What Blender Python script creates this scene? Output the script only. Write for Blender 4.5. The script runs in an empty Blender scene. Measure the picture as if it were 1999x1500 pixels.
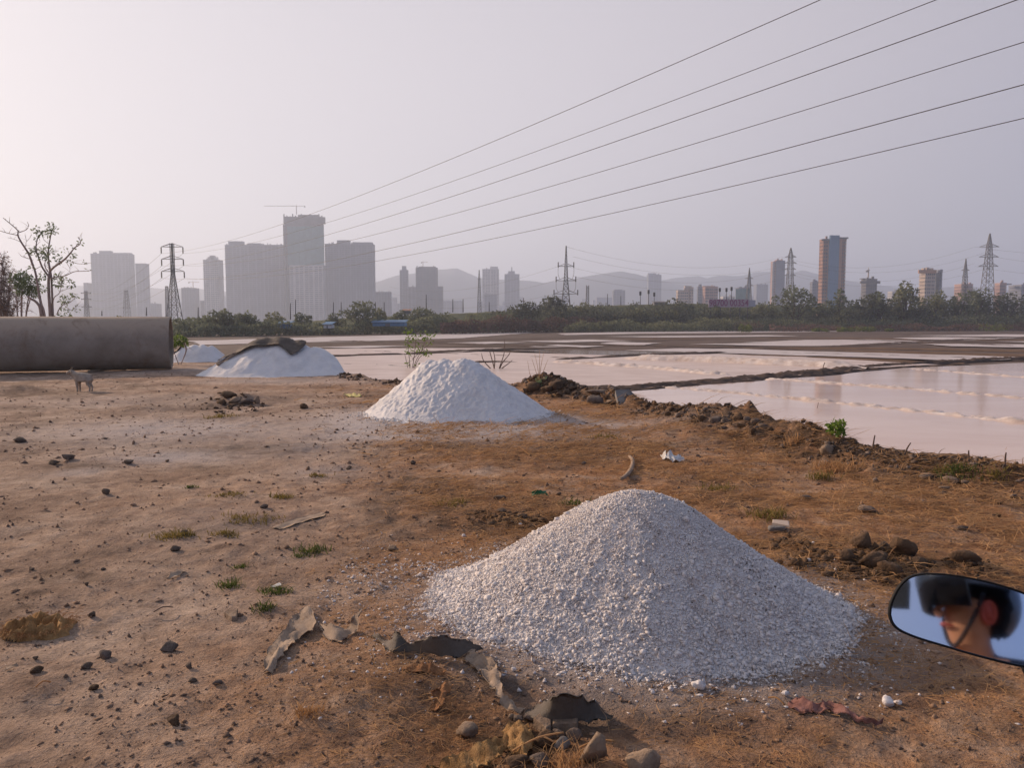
import bpy, bmesh, math, random
import numpy as np
from mathutils import Vector, Matrix

# ------------------------------------------------------------------ camera, sky, sun, exposure
sc = bpy.context.scene
COL = sc.collection
R = math.radians
F, CX, CY, HORIZON = 1480.0, 999.5, 750.0, 632.0
H = 1.5
PITCH = math.atan((CY - HORIZON) / F)
cam_d = bpy.data.cameras.new("camera")
cam = bpy.data.objects.new("camera", cam_d)
COL.objects.link(cam)
cam.location = (0, 0, H)
cam.rotation_euler = (math.pi / 2 - PITCH, 0, 0)
cam_d.sensor_width = 36
cam_d.lens = 36 * F / 1999
cam_d.clip_start = 0.02
cam_d.clip_end = 20000
sc.camera = cam

SUN_AZ, SUN_EL = R(-55), R(21)       # azimuth from +Y, positive to the right
SUN_DIR = Vector((math.sin(SUN_AZ) * math.cos(SUN_EL), math.cos(SUN_AZ) * math.cos(SUN_EL), math.sin(SUN_EL)))
world = bpy.data.worlds.new("World")
sc.world = world
world.use_nodes = True
wn, wl = world.node_tree.nodes, world.node_tree.links
wn.clear()
w_out = wn.new("ShaderNodeOutputWorld")
w_bg = wn.new("ShaderNodeBackground")
w_bg.inputs["Strength"].default_value = 0.1
sky = wn.new("ShaderNodeTexSky")
sky.sky_type = 'NISHITA'
sky.sun_disc = False
sky.sun_elevation = SUN_EL
sky.sun_rotation = SUN_AZ % (2 * math.pi)
sky.air_density, sky.dust_density, sky.ozone_density = 1.0, 1.3, 1.5
tc = wn.new("ShaderNodeTexCoord")
dotn = wn.new("ShaderNodeVectorMath"); dotn.operation = 'DOT_PRODUCT'
dotn.inputs[1].default_value = SUN_DIR
wl.new(tc.outputs["Generated"], dotn.inputs[0])
glow = wn.new("ShaderNodeMapRange")
glow.inputs["From Min"].default_value = -1.0
glow.inputs["From Max"].default_value = 1.0
wl.new(dotn.outputs["Value"], glow.inputs["Value"])
veil = wn.new("ShaderNodeValToRGB")                              # dust veil: blue away from the sun, lavender grey across it, pinkish white near it
veil.color_ramp.interpolation = 'B_SPLINE'
_el = veil.color_ramp.elements
while len(_el) < 5: _el.new(0.5)
for _e1, (_p, _c) in zip(_el, [(0.0, (.13, .27, .58)), (.30, (.22, .33, .60)), (.50, (.50, .453, .503)), (.72, (.765, .692, .722)), (1.0, (.89, .80, .79))]):
    _e1.position = _p; _e1.color = _c + (1,)
wl.new(glow.outputs["Result"], veil.inputs["Fac"])
veil10 = wn.new("ShaderNodeVectorMath"); veil10.operation = 'SCALE'; veil10.inputs["Scale"].default_value = 10.5
wl.new(veil.outputs["Color"], veil10.inputs[0])
both = wn.new("ShaderNodeMix"); both.data_type = 'RGBA'
sepz = wn.new("ShaderNodeSeparateXYZ"); wl.new(tc.outputs["Generated"], sepz.inputs[0])
thin = wn.new("ShaderNodeMapRange"); thin.interpolation_type = 'SMOOTHSTEP'      # the dust thins towards the zenith
thin.inputs["From Min"].default_value = .25; thin.inputs["From Max"].default_value = 1.0
thin.inputs["To Min"].default_value = .80; thin.inputs["To Max"].default_value = .25
wl.new(sepz.outputs["Z"], thin.inputs["Value"]); wl.new(thin.outputs["Result"], both.inputs["Factor"])
wl.new(sky.outputs["Color"], both.inputs[6])
wl.new(veil10.outputs["Vector"], both.inputs[7])
wl.new(both.outputs[2], w_bg.inputs["Color"])
wl.new(w_bg.outputs["Background"], w_out.inputs["Surface"])

sun_d = bpy.data.lights.new("sun", 'SUN')
sun_d.energy = 5.0
sun_d.angle = R(1.5)
sun_d.color = (1.0, 0.73, 0.52)
sun = bpy.data.objects.new("sun", sun_d)
COL.objects.link(sun)
sun.rotation_euler = (-SUN_DIR).to_track_quat('-Z', 'Y').to_euler()

sc.view_settings.view_transform = 'Standard'
sc.view_settings.look = 'None'
sc.view_settings.gamma = 1
sc.view_settings.exposure = 0.0
sc.view_settings.use_curve_mapping = False
sc.render.engine = 'CYCLES'
cy = sc.cycles
cy.max_bounces, cy.diffuse_bounces, cy.glossy_bounces = 8, 4, 3
cy.volume_bounces, cy.transparent_max_bounces = 1, 4
cy.use_denoising = True
cy.sample_clamp_indirect = 6.0

# ------------------------------------------------------------------ helpers
def ray(px, py):
    cx, cyy = (px - CX) / F, (CY - py) / F
    s, c = math.sin(PITCH), math.cos(PITCH)
    return Vector((cx, c + cyy * s, -s + cyy * c))

def gp(px, py, z=0.0):
    """the point of the level z that is seen at a place of the photograph"""
    d = ray(px, py)
    t = (z - H) / d.z
    return Vector((d.x * t, d.y * t, z))

def at(px, py, dist):
    d = ray(px, py)
    t = dist / d.y
    return Vector((d.x * t, dist, H + d.z * t))

def wz(py, dist):
    return at(CX, py, dist).z

def lattice(ix, iy, iz, seed):
    n = (ix * 374761393 + iy * 668265263 + iz * 2147483647 + seed * 974711) & 0x7fffffff
    n = ((n ^ (n >> 13)) * 1274126177) & 0x7fffffff
    n = ((n ^ (n >> 15)) * 461845907) & 0x7fffffff
    return (n ^ (n >> 14)) / float(0x7fffffff) * 2 - 1

def vnoise(x, y, z=0.0, seed=0):
    x = np.asarray(x, dtype=np.float64); y = np.asarray(y, dtype=np.float64)
    if np.ndim(z) == 0:
        fx, fy = np.floor(x), np.floor(y)
        ix, iy = fx.astype(np.int64), fy.astype(np.int64)
        u, v = x - fx, y - fy
        u, v = u * u * (3 - 2 * u), v * v * (3 - 2 * v)
        k = int(z * 16)
        a, b = lattice(ix, iy, k, seed), lattice(ix + 1, iy, k, seed)
        c, d = lattice(ix, iy + 1, k, seed), lattice(ix + 1, iy + 1, k, seed)
        return (a + (b - a) * u) * (1 - v) + (c + (d - c) * u) * v
    z = np.asarray(z, dtype=np.float64) + 0 * x
    fx, fy, fz = np.floor(x), np.floor(y), np.floor(z)
    ix, iy, iz = fx.astype(np.int64), fy.astype(np.int64), fz.astype(np.int64)
    u, v, w = x - fx, y - fy, z - fz
    u, v, w = u * u * (3 - 2 * u), v * v * (3 - 2 * v), w * w * (3 - 2 * w)
    out = 0
    for dz in (0, 1):
        wzz = w if dz else 1 - w
        for dy in (0, 1):
            wy = v if dy else 1 - v
            for dx in (0, 1):
                wx = u if dx else 1 - u
                out = out + wx * wy * wzz * lattice(ix + dx, iy + dy, iz + dz, seed)
    return out

def fbm(x, y, z=0.0, seed=0, octaves=4, gain=0.5):
    a, t, s = 1.0, 0.0, 0.0
    for k in range(octaves):
        t = t + a * vnoise(np.asarray(x) * 2 ** k, np.asarray(y) * 2 ** k, np.asarray(z) * 2 ** k, seed + k)
        s += a; a *= gain
    return t / s

def sstep(a, b, x):
    t = np.clip((np.asarray(x) - a) / (b - a), 0, 1)
    return t * t * (3 - 2 * t)

def tag(o, label=None, cat=None, group=None, kind=None):
    if label: o['label'] = label
    if cat: o['category'] = cat
    if group: o['group'] = group
    if kind: o['kind'] = kind
    return o

def thing(name, label, cat, loc=(0, 0, 0), group=None):
    o = bpy.data.objects.new(name, None)
    o.empty_display_size = 0.1
    COL.objects.link(o)
    o.location = loc
    return tag(o, label, cat, group)

def world_loc(o):
    v = Vector((0, 0, 0))
    while o is not None:
        v += o.location; o = o.parent
    return v

def mesh_obj(name, verts, faces, mat, parent=None, smooth=False, loc=None):
    """verts in world coordinates; the object's origin is at loc (or the parent's place)"""
    me = bpy.data.meshes.new(name)
    base = Vector(loc) if loc is not None else (world_loc(parent) if parent else Vector((0, 0, 0)))
    v = np.asarray(verts, dtype=np.float64).reshape(-1, 3) - np.array(base)
    if isinstance(faces, np.ndarray):
        nf, k = faces.shape
        me.vertices.add(len(v)); me.vertices.foreach_set("co", v.astype(np.float32).ravel())
        me.loops.add(nf * k); me.loops.foreach_set("vertex_index", faces.astype(np.int32).ravel())
        me.polygons.add(nf)
        me.polygons.foreach_set("loop_start", np.arange(0, nf * k, k, dtype=np.int32))
        me.polygons.foreach_set("loop_total", np.full(nf, k, dtype=np.int32))
        me.update(calc_edges=True)
        me.validate()
    else:
        me.from_pydata([tuple(p) for p in v], [], faces)
    if smooth:
        me.polygons.foreach_set("use_smooth", [True] * len(me.polygons))
    me.update()
    o = bpy.data.objects.new(name, me)
    COL.objects.link(o)
    if mat: me.materials.append(mat)
    if parent:
        o.parent = parent
        if loc is not None: o.location = base - world_loc(parent)
    elif loc is not None:
        o.location = base
    return o

class MB:
    def __init__(s): s.v, s.f = [], []
    def quad(s, a, b, c, d):
        n = len(s.v); s.v += [a, b, c, d]; s.f.append((n, n + 1, n + 2, n + 3))
    def box(s, x0, x1, y0, y1, z0, z1, skip=()):
        n = len(s.v)
        s.v += [(x, y, z) for z in (z0, z1) for y in (y0, y1) for x in (x0, x1)]
        s.f += [(n, n + 2, n + 3, n + 1), (n + 4, n + 5, n + 7, n + 6), (n, n + 1, n + 5, n + 4),
                (n + 2, n + 6, n + 7, n + 3), (n, n + 4, n + 6, n + 2), (n + 1, n + 3, n + 7, n + 5)]
        return s
    def tube(s, pts, rad, n=6, cap=True, tilt=None):
        pts = [Vector(p) for p in pts]
        if not hasattr(rad, '__len__'): rad = [rad] * len(pts)
        b = len(s.v)
        up = Vector((0.13, 0.21, 0.97))
        for i, p in enumerate(pts):
            d = (pts[min(i + 1, len(pts) - 1)] - pts[max(i - 1, 0)])
            if d.length < 1e-9: d = Vector((0, 0, 1))
            d.normalize()
            if abs(d.dot(up)) > 0.95: up = Vector((0.97, 0.13, 0.21))
            a = d.cross(up).normalized(); c = d.cross(a)
            for k in range(n):
                t = 2 * math.pi * (k + 0.5) / n
                s.v.append(tuple(p + (a * math.cos(t) + c * math.sin(t)) * rad[i]))
        for i in range(len(pts) - 1):
            for k in range(n):
                k2 = (k + 1) % n
                s.f.append((b + i * n + k, b + i * n + k2, b + (i + 1) * n + k2, b + (i + 1) * n + k))
        if cap:
            s.f.append(tuple(b + k for k in range(n - 1, -1, -1)))
            e = b + (len(pts) - 1) * n
            s.f.append(tuple(e + k for k in range(n)))
        return s
    def build(s, name, mat, parent=None, smooth=False, loc=None):
        return mesh_obj(name, s.v, s.f, mat, parent, smooth, loc)

def smooth_path(pts, n=8):
    pts = [Vector(p) for p in pts]
    out = []
    for i in range(len(pts) - 1):
        p0, p1, p2, p3 = pts[max(i - 1, 0)], pts[i], pts[i + 1], pts[min(i + 2, len(pts) - 1)]
        for k in range(n):
            t = k / n
            out.append(0.5 * ((2 * p1) + (p2 - p0) * t + (2 * p0 - 5 * p1 + 4 * p2 - p3) * t * t + (3 * p1 - p0 - 3 * p2 + p3) * t ** 3))
    out.append(pts[-1])
    return out

def ico(sub):
    bm = bmesh.new(); bmesh.ops.create_icosphere(bm, subdivisions=sub, radius=1)
    v = np.array([p.co[:] for p in bm.verts]); f = np.array([[q.index for q in p.verts] for p in bm.faces])
    bm.free()
    return v, f
ICO1, ICO2, ICO3, ICO4 = ico(1), ico(2), ico(3), ico(4)

# ------------------------------------------------------------------ materials
def mat_new(name):
    m = bpy.data.materials.new(name); m.use_nodes = True
    nt = m.node_tree
    b = nt.nodes["Principled BSDF"]
    return m, nt, b

def sock(nt, kind, **kw):
    n = nt.nodes.new(kind)
    for k, v in kw.items():
        if k in n.inputs: n.inputs[k].default_value = v
        else: setattr(n, k, v)
    return n

def noise_node(nt, scale, detail=4, rough=0.55, coord=None, dist=0.0):
    n = sock(nt, "ShaderNodeTexNoise", Scale=scale, Detail=detail, Roughness=rough, Distortion=dist)
    if coord is not None: nt.links.new(coord, n.inputs["Vector"])
    return n

def ramp(nt, src, stops):
    r = nt.nodes.new("ShaderNodeValToRGB")
    e = r.color_ramp.elements
    while len(e) < len(stops): e.new(0.5)
    for el, (p, c) in zip(e, stops):
        el.position = p
        el.color = tuple(c) + (1,) if len(c) == 3 else c
    nt.links.new(src, r.inputs["Fac"])
    return r

def mixc(nt, fac, a, b, blend='MIX'):
    n = nt.nodes.new("ShaderNodeMix"); n.data_type = 'RGBA'; n.blend_type = blend
    for s, v in ((n.inputs["Factor"], fac), (n.inputs[6], a), (n.inputs[7], b)):
        if hasattr(v, 'is_linked') or hasattr(v, 'links'): nt.links.new(v, s)
        elif isinstance(v, (int, float)): s.default_value = v
        else: s.default_value = tuple(v) + (1,) if len(v) == 3 else v
    return n.outputs[2]

def simple(name, stops, scale=6.0, rough=0.9, bump=0.0, bscale=None, detail=5, metal=0.0, spec=0.3, coord="Object", dist=0.0):
    """noise-varied colour between stops [(pos, rgb)], with bump"""
    m, nt, b = mat_new(name)
    t = nt.nodes.new("ShaderNodeTexCoord").outputs[coord] if coord != "World" else nt.nodes.new("ShaderNodeNewGeometry").outputs["Position"]
    n = noise_node(nt, scale, detail, 0.6, t, dist)
    r = ramp(nt, n.outputs["Fac"], stops)
    nt.links.new(r.outputs["Color"], b.inputs["Base Color"])
    b.inputs["Roughness"].default_value = rough
    b.inputs["Metallic"].default_value = metal
    b.inputs["Specular IOR Level"].default_value = spec
    if bump:
        n2 = noise_node(nt, bscale or scale * 5, 5, 0.6, t)
        bp = sock(nt, "ShaderNodeBump", Strength=1.0, Distance=bump)
        nt.links.new(n2.outputs["Fac"], bp.inputs["Height"])
        nt.links.new(bp.outputs["Normal"], b.inputs["Normal"])
    return m

def two(a, b): return [(0.35, a), (0.68, b)]
M = {}
M['rock'] = simple("rock_grey", two((.10, .075, .06), (.24, .185, .15)), 9, .92, .012, 40)
M['pale_rock'] = simple("rock_pale", two((.18, .125, .085), (.36, .26, .18)), 10, .92, .01, 50)
M['clod'] = simple("earth_clod", two((.065, .040, .025), (.18, .11, .062)), 9, .97, .015, 45)
M['dark_clod'] = simple("dark_clod", two((.09, .066, .05), (.19, .14, .105)), 9, .97, .012, 45)
M['concrete'] = simple("old_concrete", two((.14, .13, .125), (.24, .225, .21)), 5, .9, .006, 60)
M['pipe'] = simple("brown_steel", two((.24, .195, .155), (.34, .285, .235)), 1.6, .8, .004, 20, dist=.4)
def tan_topped_pipe():
    """upward faces turn paler tan, broken by noise, with rust-brown blotches over all"""
    m = M['pipe']; nt = m.node_tree; b = nt.nodes["Principled BSDF"]
    src = b.inputs["Base Color"].links[0].from_socket
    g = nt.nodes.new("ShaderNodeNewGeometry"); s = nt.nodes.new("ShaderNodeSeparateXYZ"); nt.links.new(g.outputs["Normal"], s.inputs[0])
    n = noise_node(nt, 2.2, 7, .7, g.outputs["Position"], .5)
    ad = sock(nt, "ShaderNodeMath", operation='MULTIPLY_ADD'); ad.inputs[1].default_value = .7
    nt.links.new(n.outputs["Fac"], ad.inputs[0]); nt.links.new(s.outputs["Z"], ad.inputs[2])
    du = ramp(nt, ad.outputs[0], [(.55, (0, 0, 0)), (1.0, (1, 1, 1))])  # more tan the more a face turns up
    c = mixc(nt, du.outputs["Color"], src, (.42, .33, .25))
    r = ramp(nt, noise_node(nt, .9, 8, .75, g.outputs["Position"], .8).outputs["Fac"], [(.52, (0, 0, 0)), (.66, (.75, .75, .75))])
    c = mixc(nt, r.outputs["Color"], c, (.20, .125, .08))
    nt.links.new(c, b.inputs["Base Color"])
tan_topped_pipe()
M['tarp'] = simple("dark_tarp", two((.075, .062, .05), (.145, .118, .095)), 4, .75, .006, 40)
M['tarp_pale'] = simple("pale_tarp", two((.26, .19, .135), (.42, .32, .235)), 9, .9, .004, 70)
M['burlap'] = simple("burlap", two((.24, .125, .045), (.50, .30, .125)), 14, .95, .008, 140)
M['orange_cloth'] = simple("orange_cloth", two((.22, .10, .045), (.38, .19, .085)), 12, .95, .008, 90)
M['red_cloth'] = simple("red_cloth", two((.13, .055, .045), (.34, .17, .14)), 18, .9, .004, 90)
M['straw'] = simple("straw", two((.36, .20, .09), (.62, .385, .19)), 3, .85, coord="World")
M['grass'] = simple("green_grass", two((.05, .08, .015), (.15, .17, .045)), 12, .8, coord="World")
M['grass_dry'] = simple("yellow_grass", two((.15, .12, .035), (.28, .21, .065)), 12, .85, coord="World")
M['bark'] = simple("bark", two((.27, .205, .18), (.40, .32, .285)), 5, .95, .02, 14)
M['bark_far'] = simple("bark_far", two((.06, .045, .04), (.11, .085, .07)), 1, .95)
M['leaf_far'] = simple("tree_leaves", two((.10, .115, .068), (.215, .235, .135)), .45, .85, coord="World", detail=3)
M['leaf_dark'] = simple("dark_tree_leaves", two((.075, .084, .055), (.17, .182, .112)), .45, .85, coord="World", detail=3)
M['leaf_olive'] = simple("olive_tree_leaves", two((.135, .142, .072), (.275, .28, .145)), .5, .85, coord="World", detail=3)
M['leaf_red'] = simple("dry_bush_leaves", two((.11, .068, .052), (.21, .13, .10)), .5, .9, coord="World", detail=3)
M['leaf_lime'] = simple("lime_bush_leaves", two((.09, .12, .02), (.20, .23, .04)), .8, .85, coord="World", detail=3)
M['leaf_near'] = simple("near_leaves", two((.11, .15, .08), (.24, .29, .15)), 4, .7, coord="World", detail=3)
M['leaf_bright'] = simple("bright_leaves", two((.09, .16, .02), (.24, .33, .05)), 20, .6, coord="World", detail=3)
M['twig'] = simple("dry_twig", two((.10, .065, .05), (.19, .13, .10)), 12, .9)
M['steel'] = simple("galvanised_lattice", two((.12, .115, .115), (.20, .19, .19)), .6, .7, metal=.2)
M['wire'] = simple("dark_wire", two((.05, .045, .05), (.08, .075, .08)), .2, .6)
M['white_paint'] = simple("pale_wall", two((.40, .38, .36), (.56, .54, .52)), .06, .85)
M['grey_wall'] = simple("grey_wall", two((.18, .19, .225), (.265, .275, .315)), .05, .85)
M['dark_wall'] = simple("raw_concrete_wall", two((.13, .125, .125), (.21, .20, .20)), .08, .9)
M['cream_wall'] = simple("cream_wall", two((.42, .34, .28), (.55, .45, .37)), .08, .85)
M['pink_wall'] = simple("pink_wall", two((.36, .22, .19), (.48, .32, .27)), .08, .85)
M['brown_wall'] = simple("brown_wall", two((.28, .15, .10), (.38, .22, .15)), .08, .85)
M['orange_wall'] = simple("orange_wall", two((.42, .22, .13), (.52, .29, .18)), .08, .85)
M['blue_wall'] = simple("blue_wall", two((.10, .20, .31), (.15, .27, .40)), .08, .7)
M['teal_net'] = simple("teal_netting", two((.05, .16, .16), (.10, .24, .24)), .12, .9)
M['glazing'] = simple("far_glazing", two((.085, .095, .115), (.13, .14, .16)), .2, .4)
M['blue_sheet'] = simple("blue_sheet", two((.06, .16, .30), (.12, .25, .40)), .3, .6)
M['white_sheet'] = simple("white_sheet", two((.5, .5, .52), (.65, .65, .66)), 2, .6)
M['black'] = simple("black_plastic", two((.010, .010, .011), (.016, .016, .017)), 30, .6, spec=.15)
M['goat'] = simple("goat_hair", two((.30, .245, .195), (.44, .37, .30)), 12, .95, .006, 60)
M['horn'] = simple("horn", two((.10, .08, .06), (.16, .13, .10)), 20, .7)
M['plastic_white'] = simple("white_plastic", two((.5, .5, .5), (.7, .7, .69)), 20, .4)
M['plastic_green'] = simple("green_plastic", two((.01, .10, .045), (.02, .17, .075)), 20, .5)
M['plastic_yellow'] = simple("yellow_plastic", two((.50, .42, .10), (.65, .56, .18)), 20, .5)
M['wood'] = simple("weathered_wood", two((.24, .165, .11), (.40, .29, .20)), 10, .85, .004, 60)

def let_light_through(m, share):
    nt = m.node_tree; b = nt.nodes["Principled BSDF"]; out = nt.nodes["Material Output"]
    t = nt.nodes.new("ShaderNodeBsdfTranslucent"); mx = nt.nodes.new("ShaderNodeMixShader")
    mx.inputs[0].default_value = share
    nt.links.new(b.inputs["Base Color"].links[0].from_socket, t.inputs["Color"])
    nt.links.new(b.outputs[0], mx.inputs[1]); nt.links.new(t.outputs[0], mx.inputs[2]); nt.links.new(mx.outputs[0], out.inputs["Surface"])
for _k in ('leaf_far', 'leaf_dark', 'leaf_olive', 'leaf_red', 'leaf_lime', 'leaf_near', 'leaf_bright', 'grass', 'grass_dry', 'straw'): let_light_through(M[_k], .4)

def salt_material(name, scale, bump, dirt=0.12):
    m, nt, b = mat_new(name)
    t = nt.nodes.new("ShaderNodeNewGeometry").outputs["Position"]
    n = noise_node(nt, scale, 6, .65, t)
    r = ramp(nt, n.outputs["Fac"], [(.30, (.58, .51, .475)), (.45, (.77, .715, .685)), (.7, (.82, .785, .76))])
    d = noise_node(nt, scale * 2.3, 3, .5, t)
    dr = ramp(nt, d.outputs["Fac"], [(.66 - dirt * .2, (0, 0, 0)), (.74, (1, 1, 1))])
    c = mixc(nt, dr.outputs["Color"], r.outputs["Color"], (.40, .33, .29))
    nt.links.new(c, b.inputs["Base Color"])
    b.inputs["Roughness"].default_value = .75
    b.inputs["Specular IOR Level"].default_value = .35
    n2 = noise_node(nt, scale * 5, 4, .7, t)
    bp = sock(nt, "ShaderNodeBump", Strength=1.0, Distance=bump)
    nt.links.new(n2.outputs["Fac"], bp.inputs["Height"])
    nt.links.new(bp.outputs["Normal"], b.inputs["Normal"])
    return m
M['salt'] = salt_material("coarse_salt", 14, .008)
M['salt_far'] = simple('heaped_salt', [(.3, (.66, .635, .62)), (.5, (.755, .735, .72)), (.7, (.80, .78, .77))], 2.5, .8, .016, 30, coord='World', detail=7)
def salt_ridge_material():
    m, nt, b = mat_new("pink_salt")
    t = nt.nodes.new("ShaderNodeNewGeometry").outputs["Position"]
    n = noise_node(nt, 2.2, 5, .65, t)
    r = ramp(nt, n.outputs["Fac"], [(.3, (.50, .385, .32)), (.5, (.66, .55, .48)), (.7, (.76, .68, .63))])
    nt.links.new(r.outputs["Color"], b.inputs["Base Color"])
    b.inputs["Roughness"].default_value = .8
    n2 = noise_node(nt, 5, 5, .7, t)
    bp = sock(nt, "ShaderNodeBump", Strength=.8, Distance=.05)
    nt.links.new(n2.outputs["Fac"], bp.inputs["Height"]); nt.links.new(bp.outputs["Normal"], b.inputs["Normal"])
    return m
M['salt_ridge'] = salt_ridge_material()

def water_material(name, c0, c1, rough=.09, scale=.12, spec=.22):
    """a few centimetres of brine over a coloured bed"""
    m, nt, b = mat_new(name)
    t = nt.nodes.new("ShaderNodeNewGeometry").outputs["Position"]
    mp = sock(nt, "ShaderNodeMapping"); mp.inputs["Scale"].default_value = (1, 2.2, 1)
    nt.links.new(t, mp.inputs["Vector"])
    n = noise_node(nt, scale, 6, .62, mp.outputs["Vector"], .6)
    r = ramp(nt, n.outputs["Fac"], two(c0, c1))
    nt.links.new(r.outputs["Color"], b.inputs["Base Color"])
    b.inputs["Roughness"].default_value = rough
    b.inputs["IOR"].default_value = 1.33
    b.inputs["Specular IOR Level"].default_value = spec
    n2 = noise_node(nt, 3.0, 3, .5, mp.outputs["Vector"])
    bp = sock(nt, "ShaderNodeBump", Strength=.25, Distance=.004)
    nt.links.new(n2.outputs["Fac"], bp.inputs["Height"]); nt.links.new(bp.outputs["Normal"], b.inputs["Normal"])
    return m
M['brine'] = water_material("pink_brine", (.66, .475, .385), (.80, .63, .53), spec=.17)
M['brine_salt'] = water_material("salt_crusted_brine", (.56, .42, .345), (.74, .60, .525), rough=.3, scale=.5, spec=.12)
M['brine_pale'] = water_material("pale_brine", (.50, .42, .385), (.67, .59, .55), spec=.10, rough=.35)
M['brine_brown'] = water_material("brown_brine", (.20, .11, .06), (.32, .18, .10), spec=.5)
M['mud'] = simple("pan_mud", [(.3, (.060, .040, .030)), (.5, (.105, .068, .048)), (.72, (.16, .11, .080))], .35, .85, .03, 2.5, coord="World", detail=7)
M['bund'] = simple("bund_earth", two((.055, .038, .03), (.13, .085, .062)), 1.2, .95, .05, 5, coord="World", detail=6)
M['bund_brown'] = simple("brown_bund_earth", two((.10, .055, .03), (.20, .12, .065)), .8, .95, .05, 4, coord="World", detail=6)
M['hill'] = simple("hill_scrub", two((.05, .06, .05), (.09, .10, .085)), .01, 1)
M['green_bank'] = simple("bank_grass", [(.3, (.055, .055, .025)), (.5, (.09, .10, .035)), (.7, (.13, .12, .05))], .12, .95, .3, .8, coord="World", detail=6)

def ground_material():
    m, nt, b = mat_new("dirt_field")
    t = nt.nodes.new("ShaderNodeNewGeometry").outputs["Position"]
    a = sock(nt, "ShaderNodeVertexColor", layer_name="mask")
    sep = nt.nodes.new("ShaderNodeSeparateColor"); nt.links.new(a.outputs["Color"], sep.inputs["Color"])
    n1 = noise_node(nt, .9, 8, .62, t, .3)
    n2 = noise_node(nt, 7.0, 8, .7, t)
    n3 = noise_node(nt, 60.0, 4, .65, t)
    base = ramp(nt, n1.outputs["Fac"], [(.30, (.27, .18, .13)), (.47, (.46, .325, .24)), (.66, (.60, .46, .36))])
    fine = ramp(nt, n2.outputs["Fac"], [(.28, (.44, .42, .41)), (.42, (.83, .81, .80)), (.52, (.98, .98, .97)), (.68, (1.22, 1.22, 1.22))])
    c = mixc(nt, 1.0, base.outputs["Color"], fine.outputs["Color"], 'MULTIPLY')
    grit = ramp(nt, n3.outputs["Fac"], [(.28, (.62, .60, .58)), (.5, (1, 1, 1)), (.72, (1.22, 1.2, 1.18))])
    c = mixc(nt, .8, c, grit.outputs["Color"], 'MULTIPLY')
    # dry straw and rust-brown soil
    st = ramp(nt, n2.outputs["Fac"], [(.3, (.20, .092, .042)), (.5, (.44, .225, .105)), (.7, (.63, .36, .18))])
    st_f = sock(nt, "ShaderNodeMath", operation='MULTIPLY'); nt.links.new(sep.outputs["Green"], st_f.inputs[0])
    sm = ramp(nt, noise_node(nt, 2.5, 6, .7, t).outputs["Fac"], [(.36, (.15, .15, .15)), (.56, (1, 1, 1))])
    nt.links.new(sm.outputs["Color"], st_f.inputs[1])
    c = mixc(nt, st_f.outputs[0], c, mixc(nt, .7, st.outputs["Color"], grit.outputs["Color"], 'MULTIPLY'))
    # dark broken soil, and the painted shadow of the near heap
    dk = ramp(nt, n2.outputs["Fac"], [(.3, (.075, .048, .032)), (.7, (.20, .13, .083))])
    dk_f = sock(nt, "ShaderNodeMath", operation='MULTIPLY'); nt.links.new(sep.outputs["Blue"], dk_f.inputs[0])
    dm = ramp(nt, noise_node(nt, 4.0, 6, .7, t).outputs["Fac"], [(.36, (.2, .2, .2)), (.52, (1, 1, 1))])
    nt.links.new(dm.outputs["Color"], dk_f.inputs[1])
    c = mixc(nt, dk_f.outputs[0], c, dk.outputs["Color"])
    # salt dust
    sa_f = sock(nt, "ShaderNodeMath", operation='MULTIPLY'); nt.links.new(sep.outputs["Red"], sa_f.inputs[0])
    mp = sock(nt, "ShaderNodeMapping"); mp.inputs["Scale"].default_value = (.8, 2.2, 1); nt.links.new(t, mp.inputs["Vector"])
    sd = ramp(nt, noise_node(nt, 2.4, 8, .72, mp.outputs["Vector"]).outputs["Fac"], [(.27, (0, 0, 0)), (.50, (1, 1, 1))])
    nt.links.new(sd.outputs["Color"], sa_f.inputs[1])
    c = mixc(nt, sa_f.outputs[0], c, (.60, .53, .50))
    nt.links.new(c, b.inputs["Base Color"])
    b.inputs["Roughness"].default_value = .97
    b.inputs["Specular IOR Level"].default_value = .15
    ad = sock(nt, "ShaderNodeMath", operation='MULTIPLY_ADD'); ad.inputs[1].default_value = .35
    nt.links.new(n3.outputs["Fac"], ad.inputs[0]); nt.links.new(n2.outputs["Fac"], ad.inputs[2])
    bp = sock(nt, "ShaderNodeBump", Strength=1.0, Distance=.085)
    nt.links.new(ad.outputs[0], bp.inputs["Height"]); nt.links.new(bp.outputs["Normal"], b.inputs["Normal"])
    return m
M['ground'] = ground_material()
M['crumb'] = simple('dirt_crumb', [(.3, (.13, .08, .05)), (.5, (.27, .17, .11)), (.7, (.38, .26, .18))], 9, .97, coord='World')
M['crumb_dark'] = simple('dark_crumb', [(.3, (.095, .066, .05)), (.6, (.19, .13, .095))], 9, .97, coord='World')
HAZE = .00043
# ------------------------------------------------------------------ the ground
PAN = -0.80                                   # brine level of the salt pans
EDGE_PX = [(440, 700), (560, 716), (690, 735), (780, 742), (860, 744), (960, 750), (1050, 760), (1130, 765), (1240, 786), (1330, 806),
           (1440, 828), (1560, 850), (1700, 886), (1850, 905), (1999, 922)]
_e = [gp(*p) for p in EDGE_PX]
_th = [math.degrees(math.atan2(p.x, p.y)) for p in _e]
_rr = [math.hypot(p.x, p.y) for p in _e]
_th = [-181, -120, -60, -40, -25] + _th + [42, 60, 90, 130, 150, 181]
_rr = [70, 60, 60, 58, 46] + _rr + [8.6, 7.8, 8.5, 16, 60, 70]

def edge_r(th): return np.interp(th, _th, _rr)

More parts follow.
